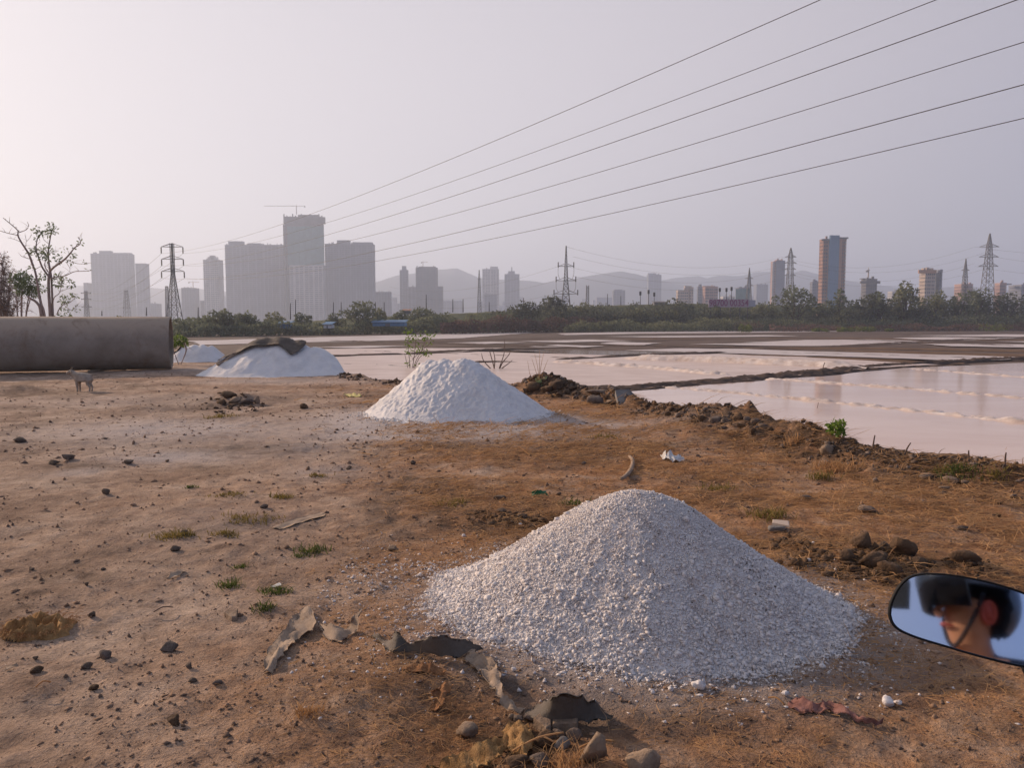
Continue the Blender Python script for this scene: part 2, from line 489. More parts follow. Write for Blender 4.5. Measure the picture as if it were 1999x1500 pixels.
def ground_z(x, y, fine=True):
    x = np.asarray(x, dtype=np.float64); y = np.asarray(y, dtype=np.float64)
    th = np.degrees(np.arctan2(x, y)); r = np.hypot(x, y)
    jag = fbm(x * 1.3, y * 1.3, 3, 11, 3)
    d = (edge_r(th) - r) * .75 + .32 + jag * .26
    near = np.where(r < 40, 1, .6)
    z = .05 * fbm(x * .35, y * .35, 0, 1, 3) + .022 * fbm(x * 2.2, y * 2.2, 0, 5, 3) * near
    if fine: z = z + .016 * fbm(x * 9, y * 9, 0, 8, 3)
    th_w = sstep(-12, 6, th)
    berm = np.exp(-((d - .55) / .42) ** 2) * (.10 + .13 * np.clip(fbm(x * 1.7, y * 1.7, 0, 21, 3) + .35, 0, 1)) * th_w
    rough = np.exp(-((d - .6) / .8) ** 2) * .07 * fbm(x * 6, y * 6, 0, 31, 3) * th_w
    z = z + berm + rough - .035
    # the bare mound of earth beside the pan, and the low mounds at the left
    lump = 1 + .5 * fbm(x * 5, y * 5, 0, 41, 3)
    for (mx, my, mr, mh) in MOUNDS:
        z = z + mh * np.exp(-(((x - mx) ** 2 + (y - my) ** 2) / mr ** 2)) * lump
    fall = sstep(0.25, -1.0, d)
    return z * (1 - fall) + (-1.15) * fall

MOUNDS = []
def mound(px, py, w_px, h_px):
    p = gp(px, py); k = p.y / F
    MOUNDS.append((p.x, p.y, w_px * k * .5, h_px * k))
mound(1082, 762, 110, 22); mound(735, 733, 120, 10); mound(450, 782, 150, 20); mound(287, 797, 110, 9)
mound(1700, 1090, 190, 20); mound(1890, 1105, 110, 12); mound(570, 870, 130, 6); mound(30, 760, 90, 14); mound(1000, 1000, 180, 9)
mound(1440, 834, 260, 30); mound(1560, 858, 150, 16); mound(1340, 818, 120, 10); mound(1190, 1480, 300, 22); mound(720, 1330, 420, 16)

GRID = {}
def gz(x, y):
    """height of the built ground mesh, read from its own grid"""
    t, r = math.degrees(math.atan2(x, y)), math.hypot(x, y)
    i = min(max(int(np.searchsorted(GRID['r'], r)) - 1, 0), len(GRID['r']) - 2)
    j = min(max(int(np.searchsorted(GRID['t'], t)) - 1, 0), len(GRID['t']) - 2)
    u = (r - GRID['r'][i]) / (GRID['r'][i + 1] - GRID['r'][i]); v = (t - GRID['t'][j]) / (GRID['t'][j + 1] - GRID['t'][j])
    Z = GRID['z']
    return float((Z[i, j] * (1 - u) + Z[i + 1, j] * u) * (1 - v) + (Z[i, j + 1] * (1 - u) + Z[i + 1, j + 1] * u) * v)

def on_ground(px, py):
    """the ground point seen at a place of the photograph: the first crossing of the sight line with the built ground"""
    d = ray(px, py)
    q = math.hypot(d.x, d.y)
    t = math.degrees(math.atan2(d.x, d.y))
    j = min(max(int(np.searchsorted(GRID['t'], t)) - 1, 0), len(GRID['t']) - 2)
    v = (t - GRID['t'][j]) / (GRID['t'][j + 1] - GRID['t'][j])
    prof = GRID['z'][:, j] * (1 - v) + GRID['z'][:, j + 1] * v
    r = GRID['r']
    g = H + d.z / q * r - prof
    i = np.argmax(g <= 0) if (g <= 0).any() else len(r) - 1
    u = g[i - 1] / (g[i - 1] - g[i]) if i > 0 and g[i] < 0 else 0
    rr = r[i - 1] + (r[i] - r[i - 1]) * u
    return Vector((d.x / q * rr, d.y / q * rr, H + d.z / q * rr))

# mud flat out to the hills
mud = MB()
ring = [(5200 * math.cos(t), 5200 * math.sin(t), PAN - .05) for t in [2 * math.pi * k / 64 for k in range(64)]]
mud.v += ring; mud.f.append(tuple(range(64)))
tag(mud.build('mud_flat', M['mud']), kind='structure')

def build_field():
    th = np.concatenate([np.arange(-180, -46, 2.0), np.arange(-46, 46, .16), np.arange(46, 180.1, 2.0)])
    r = [0.0, .25]
    while r[-1] < 72: r.append(r[-1] * 1.0085 if r[-1] > 2.2 else r[-1] + .08)
    r = np.array(r[1:])
    T, RR = np.meshgrid(np.radians(th), r)
    X, Y = RR * np.sin(T), RR * np.cos(T)
    Z = ground_z(X, Y)
    nr, nt_ = X.shape
    GRID.update(r=r, t=th, z=Z)
    # the mask of the soil's colours: r salt dust, g straw and rust-brown soil, b dark broken soil and the near heap's painted shadow
    d = (edge_r(np.degrees(T)) - RR) * .75
    def spot(px, py, wx, wy, p=1.0):
        c = gp(px, py); k = c.y / F
        ry = wy * c.y / max(py - HORIZON, 1)
        q = ((X - c.x) / (wx * k)) ** 2 + ((Y - c.y) / ry) ** 2
        return np.exp(-q ** p)
    salt = 1.25 * spot(905, 822, 255, 27, 2) + .5 * spot(1130, 828, 190, 14) + .55 * spot(690, 806, 90, 16) + .6 * spot(800, 845, 190, 8)
    salt += 1.0 * spot(1270, 1165, 475, 150, 3) * .85
    salt += .85 * spot(330, 835, 260, 24) + .8 * spot(330, 885, 130, 12) + .45 * spot(640, 912, 90, 14) + .4 * spot(600, 868, 90, 16) + .3 * spot(240, 780, 280, 14)
    salt += .55 * spot(545, 742, 190, 6) + .5 * spot(150, 915, 60, 10) + .22 * spot(430, 1010, 160, 40) + .3 * spot(390, 720, 90, 10)
    pxx = CX + F * X / np.maximum(Y, .2)
    straw = .95 * sstep(560, 1050, pxx + 160 * fbm(X * .6, Y * .6, 0, 51, 3)) * sstep(1.0, 3.2, RR) * sstep(22, 15, RR)
    straw = straw + .55 * spot(560, 1290, 240, 140) + .35 * spot(480, 960, 260, 70) + .5 * spot(700, 745, 300, 16) + .35 * spot(330, 735, 120, 9) + .4 * spot(800, 1450, 420, 120)
    straw = straw * (1 - .75 * np.clip(salt, 0, 1))
    dark = .95 * np.exp(-((d - .1) / .9) ** 2) * sstep(-14, -8, np.degrees(T)) + .75 * spot(1250, 1330, 620, 90, 2) * sstep(3.9, 3.4, RR) + .9 * spot(1010, 1010, 130, 26)
    dark += .75 * spot(1640, 1100, 260, 60) + .8 * spot(1690, 1255, 80, 34, 2) + .7 * spot(450, 780, 75, 14) + .6 * spot(287, 792, 60, 10) + .75 * spot(570, 870, 60, 9) + .65 * spot(400, 905, 70, 8) + .5 * spot(130, 900, 60, 9)  # the spot right of the near heap's foot paints its cast shadow
    dark += .55 * sstep(.12, .5, fbm(X * 1.1, Y * 1.1, 0, 57, 5)) + .4 * sstep(.2, .55, fbm(X * 4, Y * 4, 0, 58, 4))
    dark += .6 * spot(1620, 850, 240, 24) + .55 * spot(1050, 862, 420, 12) + .35 * spot(260, 860, 200, 10)
    m = np.stack([np.clip(salt, 0, 1), np.clip(straw, 0, 1), np.clip(dark, 0, 1), np.ones_like(salt)], -1)
    idx = np.arange(nr * nt_).reshape(nr, nt_)
    f = np.stack([idx[:-1, :-1], idx[1:, :-1], idx[1:, 1:], idx[:-1, 1:]], -1).reshape(-1, 4)
    keep = (d[:-1, :-1] > -2.6).reshape(-1)
    f = f[keep][:, ::-1]
    V = np.stack([X, Y, Z], -1).reshape(-1, 3)
    used = np.unique(f); remap = np.full(len(V), -1); remap[used] = np.arange(len(used))
    V, f, m = V[used], remap[f], m.reshape(-1, 4)[used]
    cap = len(V)
    o = mesh_obj('dirt_ground', V, np.ascontiguousarray(f), M['ground'], smooth=True)
    ca = o.data.color_attributes.new("mask", 'FLOAT_COLOR', 'POINT')
    ca.data.foreach_set("color", m.astype(np.float32).ravel())
    return tag(o, kind='structure')
build_field()

# ------------------------------------------------------------------ salt pans: brine sheets, bunds, raked salt
def subdivide(poly, step):
    out = []
    for a, b in zip(poly, poly[1:] + poly[:1]):
        a, b = Vector(a), Vector(b); n = max(1, min(60, int((b - a).length / step)))
        out += [a.lerp(b, k / n) for k in range(n)]
    return out

_level = [0]
def brine(name, px_poly, mat, jit=.25):
    z = PAN + .004 * _level[0]; _level[0] += 1
    if mat == 'brine_pale' and max(y for x, y in px_poly) < 684:
        yc = sum(y for x, y in px_poly) / len(px_poly)
        px_poly = [(x, yc + (y - yc) * 1.35) for x, y in px_poly]; jit *= .5
    pts = subdivide([gp(x, y, z) for x, y in px_poly], 1.2)
    out = []
    for i, p in enumerate(pts):
        a = (p - Vector((0, 0, H))).length
        s = jit * (1 + a * .004)
        out.append((p.x + s * float(vnoise(p.x * .5, p.y * .5, 1, 3)), p.y + s * 1.6 * float(vnoise(p.x * .5, p.y * .5, 7, 4)), z))
    o = mesh_obj(name, out, [tuple(range(len(out)))], M[mat])
    return tag(o, kind='structure')

def strip(name, px_line, width, height, mat, seed=0, step=.5, lump=.3, kind='structure', freq=1.4, label=None, cat=None, group=None, z0=PAN - .03):
    """a bank along a line: rounded cross section with a broken crest"""
    P = smooth_path([gp(x, y, PAN) for x, y in px_line], 12)
    L = [0]
    for a, b in zip(P, P[1:]): L.append(L[-1] + (b - a).length)
    n = int(max(12, min(420, L[-1] / step)))
    s = np.linspace(0, L[-1], n)
    X = np.interp(s, L, [p.x for p in P]); Y = np.interp(s, L, [p.y for p in P])
    dx, dy = np.gradient(X), np.gradient(Y); q = np.hypot(dx, dy); nx, ny = -dy / q, dx / q
    U = np.linspace(-1, 1, 11)
    wv = width * (1 + .18 * fbm(s * .7, 0 * s, 0, seed + 5, 4))
    taper = np.clip(np.minimum(s, L[-1] - s) / max(width, .3), .12, 1) ** .5
    xx = X[:, None] + nx[:, None] * U * wv[:, None] * .5 * taper[:, None]
    yy = Y[:, None] + ny[:, None] * U * wv[:, None] * .5 * taper[:, None]
    prof = (1 - np.abs(U) ** 2.2) ** .8
    zz = prof * height * taper[:, None] * (1 + lump * 1.6 * fbm(xx * freq, yy * freq, 0, seed, 4))
    zz = zz + prof * height * lump * .5 * fbm(xx * freq * 4, yy * freq * 4, 0, seed + 9, 2) + z0
    idx = np.arange(n * 11).reshape(n, 11)
    f = np.stack([idx[:-1, :-1], idx[1:, :-1], idx[1:, 1:], idx[:-1, 1:]], -1).reshape(-1, 4)[:, ::-1]
    o = mesh_obj(name, np.stack([xx, yy, zz], -1).reshape(-1, 3), np.ascontiguousarray(f), M[mat], smooth=True)
    return tag(o, label, cat, group, None if label else kind)

# far sheets first (each higher sheet lies a few millimetres above)
brine('brine_pond', [(370, 664), (600, 659), (800, 655), (1078, 648.5), (1060, 651), (900, 660), (690, 665), (400, 669.5)], 'brine_pale', .8)
brine('brine_pond', [(1088, 650.5), (1250, 648), (1600, 645.8), (1745, 646.5), (1600, 648.5), (1250, 651), (1100, 653)], 'brine_pale', .6)
brine('brine_pond', [(620, 678), (720, 675.5), (800, 676), (700, 679)], 'brine_pale', .5)
brine('brine_pond', [(850, 670), (960, 668), (1030, 669), (930, 671.5)], 'brine_pale', .5)
brine('brine_pond', [(1010, 666.5), (1150, 664), (1230, 665.5), (1100, 668)], 'brine_pale', .5)
brine('brine_pond', [(1030, 677), (1090, 674), (1180, 676), (1120, 678.5)], 'brine_pale', .5)
brine('brine_pond', [(1165, 670.5), (1200, 668.5), (1290, 670), (1240, 674)], 'brine_pale', .5)
brine('brine_pond', [(1180, 657), (1500, 655), (1560, 656.5), (1300, 658.5)], 'brine_pale', .5)
brine('brine_pond', [(1450, 668.5), (1580, 664.5), (1690, 664), (1825, 666.5), (1740, 670), (1600, 669)], 'brine_pale', .5)
brine('brine_pond', [(1740, 660.5), (1830, 659), (1990, 660), (1900, 663), (1800, 662.5)], 'brine_pale', .5)
brine('brine_pond', [(1780, 655.5), (1960, 653.5), (2300, 656), (2000, 657.5)], 'brine_pale', .5)
brine('brine_pond', [(1350, 672), (1580, 669), (1710, 671.5), (1660, 674.5), (1500, 674.5)], 'brine_pale', .5)
brine('brine_pond', [(1800, 672.5), (1999, 673.5), (2500, 676), (2500, 683), (1999, 678), (1850, 676)], 'brine_pale', .5)
brine('brine_pond', [(1940, 667), (2050, 667), (2500, 669), (2100, 670.5)], 'brine_pale', .5)
brine('brine_pond', [(1220, 684), (1330, 680), (1450, 681.5), (1590, 686), (1750, 690), (1999, 697), (1960, 701.5), (1880, 704.5), (1700, 698), (1560, 694), (1400, 689)], 'brine_pale', .4)
brine('brine_pond', [(990, 684), (1130, 683), (1300, 687), (1390, 690), (1250, 694), (1100, 691)], 'brine_brown', .4)
brine('brine_pond', [(560, 690), (640, 681.5), (800, 680), (1000, 680), (985, 682.5), (830, 690), (640, 695)], 'brine_salt', .4)
brine('brine_pond', [(640, 697), (830, 691.5), (930, 687), (1080, 690.5), (1240, 694.5), (1400, 690.5), (1560, 697), (1830, 711.5), (1700, 719), (1500, 737), (1330, 752), (1200, 759),
                     (1050, 765), (900, 765), (760, 760), (680, 735), (610, 712)], 'brine_salt', .25)
brine('brine_pond', [(1215, 765), (1330, 756), (1480, 744), (1640, 732), (1760, 719), (1999, 709), (2600, 712), (3000, 740), (3000, 1100), (2300, 1100), (1700, 960), (1200, 810)], 'brine', .2)

strip('earth_bund', [(1060, 762), (1130, 762), (1200, 762), (1330, 752), (1430, 744), (1500, 737), (1600, 728), (1700, 718), (1850, 708), (1999, 700.5), (2400, 682)], 1.2, .17, 'bund', 3, .16, .45, freq=3.2)
strip('earth_bund', [(1470, 741), (1600, 732), (1700, 724), (1780, 719.5), (1900, 713.5)], .8, .11, 'bund', 4, .2, .6, freq=3)
strip('earth_bund', [(1215, 766), (1300, 760), (1400, 752), (1495, 745)], .7, .12, 'bund', 14, .2, .6, freq=3)
strip('earth_bund', [(915, 711), (960, 709), (1022, 709)], 1.4, .20, 'bund', 5)
strip('earth_bund', [(1080, 705), (1160, 701), (1230, 697), (1300, 694), (1420, 689)], 1.3, .19, 'bund', 6)
strip('earth_bund', [(560, 701), (650, 697), (730, 695), (800, 693)], 1.5, .19, 'bund', 7)
strip('earth_bund', [(790, 692.5), (880, 688), (960, 684.5), (1060, 682)], 1.8, .19, 'bund', 8)
strip('earth_bund', [(1380, 691.5), (1500, 696), (1650, 701.5), (1780, 706.5), (1880, 708.5)], 4.6, .10, 'bund_brown', 9, .4, .4)
strip('earth_bund', [(1250, 683), (1400, 678), (1580, 677), (1670, 674.5), (1790, 667.5), (1999, 658.5), (2300, 651)], 3.0, .09, 'bund', 10, .6, .4)
strip('earth_bund', [(1640, 684), (1750, 687), (1850, 690), (1999, 694), (2300, 702)], 6.5, .06, 'bund_brown', 11, .6, .4)
strip('earth_bund', [(1450, 680), (1650, 679.5), (1800, 681.5), (1999, 685), (2400, 694)], 5.5, .06, 'bund_brown', 12, .6, .4)
strip('earth_bund', [(1860, 666), (1999, 669.8), (2400, 673)], 3, .06, 'bund', 13, .8)
strip('earth_bund', [(600, 673), (800, 668), (1000, 662), (1200, 657), (1400, 655)], 5, .05, 'bund', 15, 1.0, .4)
strip('earth_bund', [(780, 680), (950, 675), (1100, 671), (1300, 664), (1480, 661)], 4, .05, 'bund', 16, 1.0, .4)
strip('earth_bund', [(1080, 655.2), (1300, 653.3), (1600, 651), (1800, 651.5), (2200, 648)], 5, .06, 'bund', 17, 1.5, .5)
strip('earth_bund', [(1200, 662), (1400, 661), (1650, 660.5), (1760, 662.5), (1900, 663.6), (2100, 664)], 5, .05, 'bund_brown', 18, 1.2, .5)
strip('earth_bund', [(470, 671), (600, 668.5), (700, 667)], 2.0, .05, 'bund', 19, .8)

strip('earth_bund', [(1500, 689.5), (1650, 692.5), (1800, 697), (1999, 704)], 1.1, .09, 'bund', 20, .4)
strip('earth_bund', [(700, 686), (900, 693), (1060, 699), (1180, 704)], .9, .10, 'bund', 21, .3)
strip('earth_bund', [(1100, 673.5), (1300, 676), (1450, 679), (1560, 682)], 1.8, .10, 'bund', 22, .5)
strip('earth_bund', [(640, 665.5), (850, 670), (1030, 675.5), (1150, 680)], 2.0, .10, 'bund', 23, .6)
strip('earth_bund', [(1500, 659), (1700, 665), (1850, 671), (1999, 677)], 2.2, .10, 'bund', 24, .6)
strip('earth_bund', [(640, 712), (760, 716), (900, 722)], .8, .09, 'bund', 25, .3)
RID = "white ridges of raked salt in the pans"
strip('salt_ridge', [(1275, 758), (1400, 768), (1600, 788), (1800, 809), (1999, 831), (2500, 890)], .80, .13, 'salt_ridge', 31, .10, .45, freq=5,
      label="nearest long low ridge of raked white salt, between the two pink pools", cat="salt ridge", group=RID)
strip('salt_ridge', [(1490, 741), (1600, 750), (1750, 761), (1999, 782), (2500, 822)], .85, .13, 'salt_ridge', 32, .11, .45, freq=5,
      label="second raked salt ridge from the dirt bank, starting at the dark bund", cat="salt ridge", group=RID)
strip('salt_ridge', [(1760, 722), (1860, 729), (1999, 740), (2500, 775)], .9, .12, 'salt_ridge', 33, .13, .45, freq=4.5,
      label="third, short-looking salt ridge at the right edge, nearest the pylon reflections", cat="salt ridge", group=RID)
strip('salt_ridge', [(1215, 703), (1350, 707), (1500, 713), (1600, 717), (1695, 722)], 1.9, .40, 'salt_ridge', 34, .16, .14, freq=2.6,
      label="tallest and broadest pale bank of salt, just behind the long dark bund", cat="salt ridge", group=RID)
strip('salt_ridge', [(1070, 708), (1180, 715), (1300, 724), (1430, 737)], 1.3, .19, 'salt_ridge', 35, .14, .45, freq=3.4,
      label="low lumpy salt ridge behind the earth mound, left of the broad pale bank", cat="salt ridge", group=RID)

# ------------------------------------------------------------------ hills and the road embankment
def hill(name, dist, prof, depth, seed):
    xs = np.arange(prof[0][0], prof[-1][0] + 1, 5.0)
    top = np.interp(xs, [p[0] for p in prof], [p[1] for p in prof]) + 2.2 * fbm(xs * .03, xs * 0, 0, seed, 4)
    rows = []
    for k, t in enumerate(np.linspace(-1, 1, 15)):
        w = math.cos(t * math.pi / 2) ** 1.3
        y = dist + t * depth
        x = (xs - CX) / F * dist
        zt = H + (HORIZON - top) / F * dist
        z = PAN - .5 + (zt - PAN) * w * (1 + .22 * fbm(x * .004, x * 0 + t * 2.5, 0, seed + 3, 4) * (1 - w))
        rows.append(np.stack([x, 0 * x + y, z], -1))
    V = np.array(rows); n, m_ = V.shape[:2]
    idx = np.arange(n * m_).reshape(n, m_)
    f = np.stack([idx[:-1, :-1], idx[:-1, 1:], idx[1:, 1:], idx[1:, :-1]], -1).reshape(-1, 4)
    return tag(mesh_obj(name, V.reshape(-1, 3), np.ascontiguousarray(f), M['hill'], smooth=True), kind='structure')
hill('hills', 3300, [(-500, 560), (-200, 552), (0, 560), (120, 556), (200, 560), (300, 562), (420, 566), (520, 580), (640, 570), (735, 552), (780, 538), (830, 534), (860, 526), (895, 525), (935, 543), (1000, 548),
              (1060, 552), (1120, 545), (1170, 535), (1210, 531), (1260, 541), (1300, 552), (1340, 560), (1420, 575)], 500, 61)
hill('hills', 3900, [(1180, 560), (1290, 549), (1320, 543), (1360, 540), (1375, 545), (1400, 539), (1440, 541), (1470, 533), (1490, 532), (1530, 538), (1560, 529), (1600, 541), (1680, 556), (1760, 562), (1860, 560), (1960, 566), (2200, 570), (2500, 580)], 500, 67)

def belt(px): return float(np.interp(px, [300, 400, 700, 900, 1060, 1300, 1600, 2100], [125, 132, 158, 172, 205, 225, 245, 265]))

def embankment():
    xs = np.arange(330, 1700, 10.0)
    top = np.interp(xs, [330, 560, 620, 760, 900, 1050, 1160, 1200, 1330, 1480, 1700], [636, 628, 624, 617, 611, 604, 598, 595, 592, 594, 604])
    V = []
    for t, w in ((0, 0), (.35, .45), (.8, .92), (1, 1), (1.8, 1), (2.6, 0)):
        D = np.array([belt(x) for x in xs]) + 34 + t * 22
        zt = H + (HORIZON - top) / F * (np.array([belt(x) for x in xs]) + 56)
        z = PAN - .2 + (zt - PAN) * w + .25 * fbm(xs * .11, xs * 0 + t, 0, 71, 3)
        V.append(np.stack([(xs - CX) / F * D, D, z], -1))
    V = np.array(V); n, m_ = V.shape[:2]
    idx = np.arange(n * m_).reshape(n, m_)
    f = np.stack([idx[:-1, :-1], idx[:-1, 1:], idx[1:, 1:], idx[1:, :-1]], -1).reshape(-1, 4)
    tag(mesh_obj('road_embankment', V.reshape(-1, 3), np.ascontiguousarray(f), M['green_bank'], smooth=True), kind='structure')
embankment()

# ------------------------------------------------------------------ towers of the far town
def tower(name, label, x0, x1, ytop, D, wall='grey_wall', depth=None, floors=None, piers=6, roof=(), net=None, steps=(), group="hazy tower blocks of the far town", ground=PAN - .3, yaw=0, cat="building", bands=True):
    """one block, its floors built as slabs and piers round a glazed core. roof: (x0, x1, ytop) boxes, steps: (x0, x1, ytop, wall) lower wings"""
    k = D / F
    X0, X1 = (x0 - CX) * k, (x1 - CX) * k
    w = X1 - X0
    depth = depth or min(w * .7, 22)
    def fit(a_, b_, dep):
        A_, B_ = (a_ - CX) * k, (b_ - CX) * k
        g = (D + dep) / D
        return (A_, B_ * g) if b_ < CX - 60 else ((A_ * g, B_) if a_ > CX + 60 else (A_, B_))
    X0, X1 = fit(x0, x1, depth)
    cx = (X0 + X1) / 2
    root = thing(name, label, cat, (cx, D, ground), group)
    def block(X0, X1, zt, mat, yo=0.0, dep=depth, np_=piers, fl=None, zb=ground):
        core = MB().box(X0 + .5, X1 - .5, D + yo + .5, D + yo + dep - .5, zb, zt - .4)
        core.build('glazed_core', M['glazing'], root)
        n = fl or max(3, int((zt - zb) / 3.3))
        sl = MB()
        for i in range(n + 1):
            z = zb + (zt - zb) * i / n
            sl.box(X0 + .12, X1 - .12, D + yo + .12, D + yo + dep - .12, z - 1.7, z)
        if bands: tag(sl.build('floor_band', M[mat], root), kind='stuff')
        pr = MB()
        for i in range(np_ + 1):
            x = X0 + (X1 - X0) * i / np_
            pw = (X1 - X0) / np_ * (.16, .34, .22, .52, .2, .4)[(i * 5 + int(x0)) % 6] * .5
            a, b = max(X0, x - pw), min(X1, x + pw)
            pr.box(a, b, D + yo, D + yo + .45, zb, zt + .02)
            pr.box(a, b, D + yo + dep - .45, D + yo + dep, zb, zt + .02)
        m_ = max(2, int(np_ * dep / (X1 - X0)))
        for i in range(1, m_):
            y = D + yo + dep * i / m_
            pw = dep / m_ * .22
            for xx in (X0, X1 - .45): pr.box(xx, xx + .45, y - pw, y + pw, zb, zt + .02)
        pr.build('wall_piers', M[mat], root)
        MB().box(X0 - .1, X1 + .1, D + yo - .1, D + yo + dep + .1, zt + .03, zt + .9).build('roof', M[mat], root)
    zt = wz(ytop, D)
    block(X0, X1, zt, wall)
    for (a, b, yt, *mt) in steps:
        block(*fit(a, b, depth * .8), wz(yt, D), mt[0] if mt else wall, mt[1] if len(mt) > 1 else 1.5, depth * .8, max(2, int(piers * (b - a) / (x1 - x0))))
    rc = random.Random(int(x0)); cl = MB()
    for i in range(max(3, int(w / 6))):
        cxx = rc.uniform(X0 + 1, X1 - 2.5); s_ = rc.uniform(.8, 2.2)
        cl.box(cxx, cxx + s_, D + depth * .1, D + depth * .1 + s_, zt + .91, zt + .95 + rc.uniform(.8, 3.2))
    tag(cl.build('roof_clutter', M[wall], root), kind='stuff')
    for (a, b, yt) in roof:
        MB().box((a - CX) * k, (b - CX) * k, D + depth * .32, D + depth * .75, zt + .92, wz(yt, D)).build('roof_house', M[wall], root)
    if net:
        a, b, y0, y1 = net
        n = 6
        s = MB()
        for i in range(n):
            xa, xb = (a + (b - a) * i / n - CX) * k, (a + (b - a) * (i + 1) / n - CX) * k
            s.box(xa + .12, xb - .12, D - 1.1 - .25 * (i % 2), D - .6, wz(y1, D), wz(y0, D))
        s.build('netting', M['teal_net'], root)
    return root

def crane(label, px, ybase, ytop, x_jib0, x_jib1, D):
    k = D / F
    x = (px - CX) * k
    z0, z1 = wz(ybase, D), wz(ytop, D)
    root = thing('tower_crane', label, 'crane', (x, D, z0), "tower cranes on the unfinished blocks")
    t = max(.5, .38 * k)
    MB().box(x - t, x + t, D + 3 - t, D + 3 + t, z0, z1).build('mast', M['cream_wall'], root)
    MB().box((x_jib0 - CX) * k, (x_jib1 - CX) * k, D + 3 - t * .6, D + 3 + t * .6, z1, z1 + t * 1.3).build('jib', M['cream_wall'], root)
    xe = (x_jib1 - CX) * k if abs(x_jib1 - px) < abs(x_jib0 - px) else (x_jib0 - CX) * k
    MB().box(xe - 2 * t, xe + 2 * t, D + 3 - t, D + 3 + t, z1 - 3.2 * t, z1 - .05).build('counterweight', M['dark_wall'], root)
    MB().tube([(x, D + 3, z1 + t), (x, D + 3, z1 + 6 * t)], t * .6, 4).build('cab_peak', M['cream_wall'], root)
    return root

tower('apartment_tower', "broad stepped grey tower block at far left beside the bare tree", 185, 270, 496, 1450, 'grey_wall', piers=10, roof=((198, 220, 489), (222, 258, 493)), steps=((270, 297, 515), (168, 185, 553)))
tower('apartment_block', "low hazy block at the foot of the broad stepped tower", 297, 319, 594, 1400, 'grey_wall', piers=4)
tower('unfinished_block', "short block with a crane above it behind the near lattice pylon", 358, 393, 563, 1350, 'grey_wall', piers=5, steps=((393, 404, 588),))
crane("thin crane over the short block behind the near pylon", 380, 562, 551, 372, 392, 1350)
tower('apartment_tower', "slim rounded tower standing alone just left of the widest slab", 402, 441, 508, 1330, 'white_paint', piers=7, roof=((408, 425, 501), (412, 420, 498)))
tower('apartment_slab', "widest slab of flats with three rooftop blocks left of the netted tower", 445, 565, 479, 1300, 'grey_wall', piers=15, roof=((449, 477, 470), (487, 511, 474), (529, 554, 478)))
E_ = tower('unfinished_tower', "tallest tower, unfinished, hung with teal netting and topped by a crane", 562, 637, 424, 1250, 'dark_wall', piers=8, net=(566, 637, 442, 519),
      roof=((585, 624, 418),), steps=((570, 640, 519, 'white_paint', -3.2), (563, 567, 440, 'white_paint', -6)))
k_ = 1250 / F
fr = MB()
for i in range(15):
    x = (560 + i * 5.6 - CX) * k_
    fr.box(x, x + 1.7, 1248.4, 1249.8, wz(438, 1250), wz(418 + 3 * (i % 3), 1250))
fr.box((560 - CX) * k_, (639 - CX) * k_, 1248.6, 1249.7, wz(437, 1250), wz(424, 1250))
fr.build('scaffold_crown', M['dark_wall'], E_)
crane("long-jibbed crane on top of the tallest netted tower", 584, 418, 402, 522, 600, 1250)
tower('apartment_slab', "ribbed slab of flats joined to the right of the netted tower", 638, 735, 477, 1280, 'grey_wall', piers=17, roof=((660, 684, 468), (690, 728, 472)))
tower('apartment_block', "low hazy block at the right foot of the ribbed slab", 735, 766, 571, 1330, 'grey_wall', piers=5)
tower('apartment_tower', "thin pencil-like tower with a narrow cap in front of the hills", 782, 799, 528, 1450, 'grey_wall', piers=3, roof=((786, 794, 519),))
tower('apartment_block', "squat hazy block between the pencil tower and the crowned tower", 798, 841, 561, 1420, 'grey_wall', piers=6)
tower('unfinished_tower', "unfinished tower with a flared dark crown before the hills", 813, 856, 523, 1400, 'dark_wall', piers=6, roof=((818, 850, 520),), steps=((846, 866, 560),))
crane("tiny crane on the tower with the flared crown", 827, 521, 512, 824, 836, 1400)
tower('apartment_block', "faint low block far back between the hill and the lattice mast", 866, 905, 588, 1900, 'grey_wall', piers=6)
tower('apartment_tower', "pale hazy twin-topped tower right of the slim lattice mast", 942, 974, 526, 1750, 'white_paint', piers=6, roof=((957, 972, 520),))
tower('unfinished_tower', "stepped hazy tower with a spike of steel on its roof", 985, 1014, 536, 1700, 'grey_wall', piers=5, roof=((992, 1005, 529), (998, 1000, 521)))
tower('apartment_block', "low faint block under the pale twin-topped tower", 946, 970, 576, 1500, 'grey_wall', piers=4)
tower('apartment_tower', "faintest blue-grey tower standing against the middle hill", 1261, 1289, 537, 2000, 'grey_wall', piers=5, roof=((1264, 1280, 533),))
tower('apartment_block', "small domed-looking hazy block right of the armed pylon", 1194, 1219, 568, 1500, 'grey_wall', piers=4, roof=((1199, 1214, 565),))
tower('apartment_block', "cream block of balconied flats left of the phone-number board", 1318, 1342, 568, 900, 'cream_wall', piers=5, roof=((1336, 1349, 558),), steps=((1342, 1352, 562),))
tower('apartment_block', "narrow grey block between the two cream blocks", 1358, 1370, 561, 950, 'grey_wall', piers=3)
tower('apartment_block', "cream and pink block of flats rising over the phone-number board", 1369, 1399, 561, 880, 'pink_wall', piers=6, roof=((1372, 1388, 558),))
tower('netted_block', "block wrapped in pale teal netting behind the small pylon", 1433, 1460, 563, 900, 'grey_wall', piers=4, net=(1433, 1460, 564, 588))
tower('apartment_block', "hazy row of low blocks left of the white-striped tower", 1468, 1496, 556, 1700, 'grey_wall', piers=5)
O_ = tower('apartment_tower', "tower with white vertical stripes left of the brown and blue tower", 1500, 1527, 511, 1000, 'pink_wall', piers=5, roof=((1512, 1524, 507),))
k_ = 1000 / F
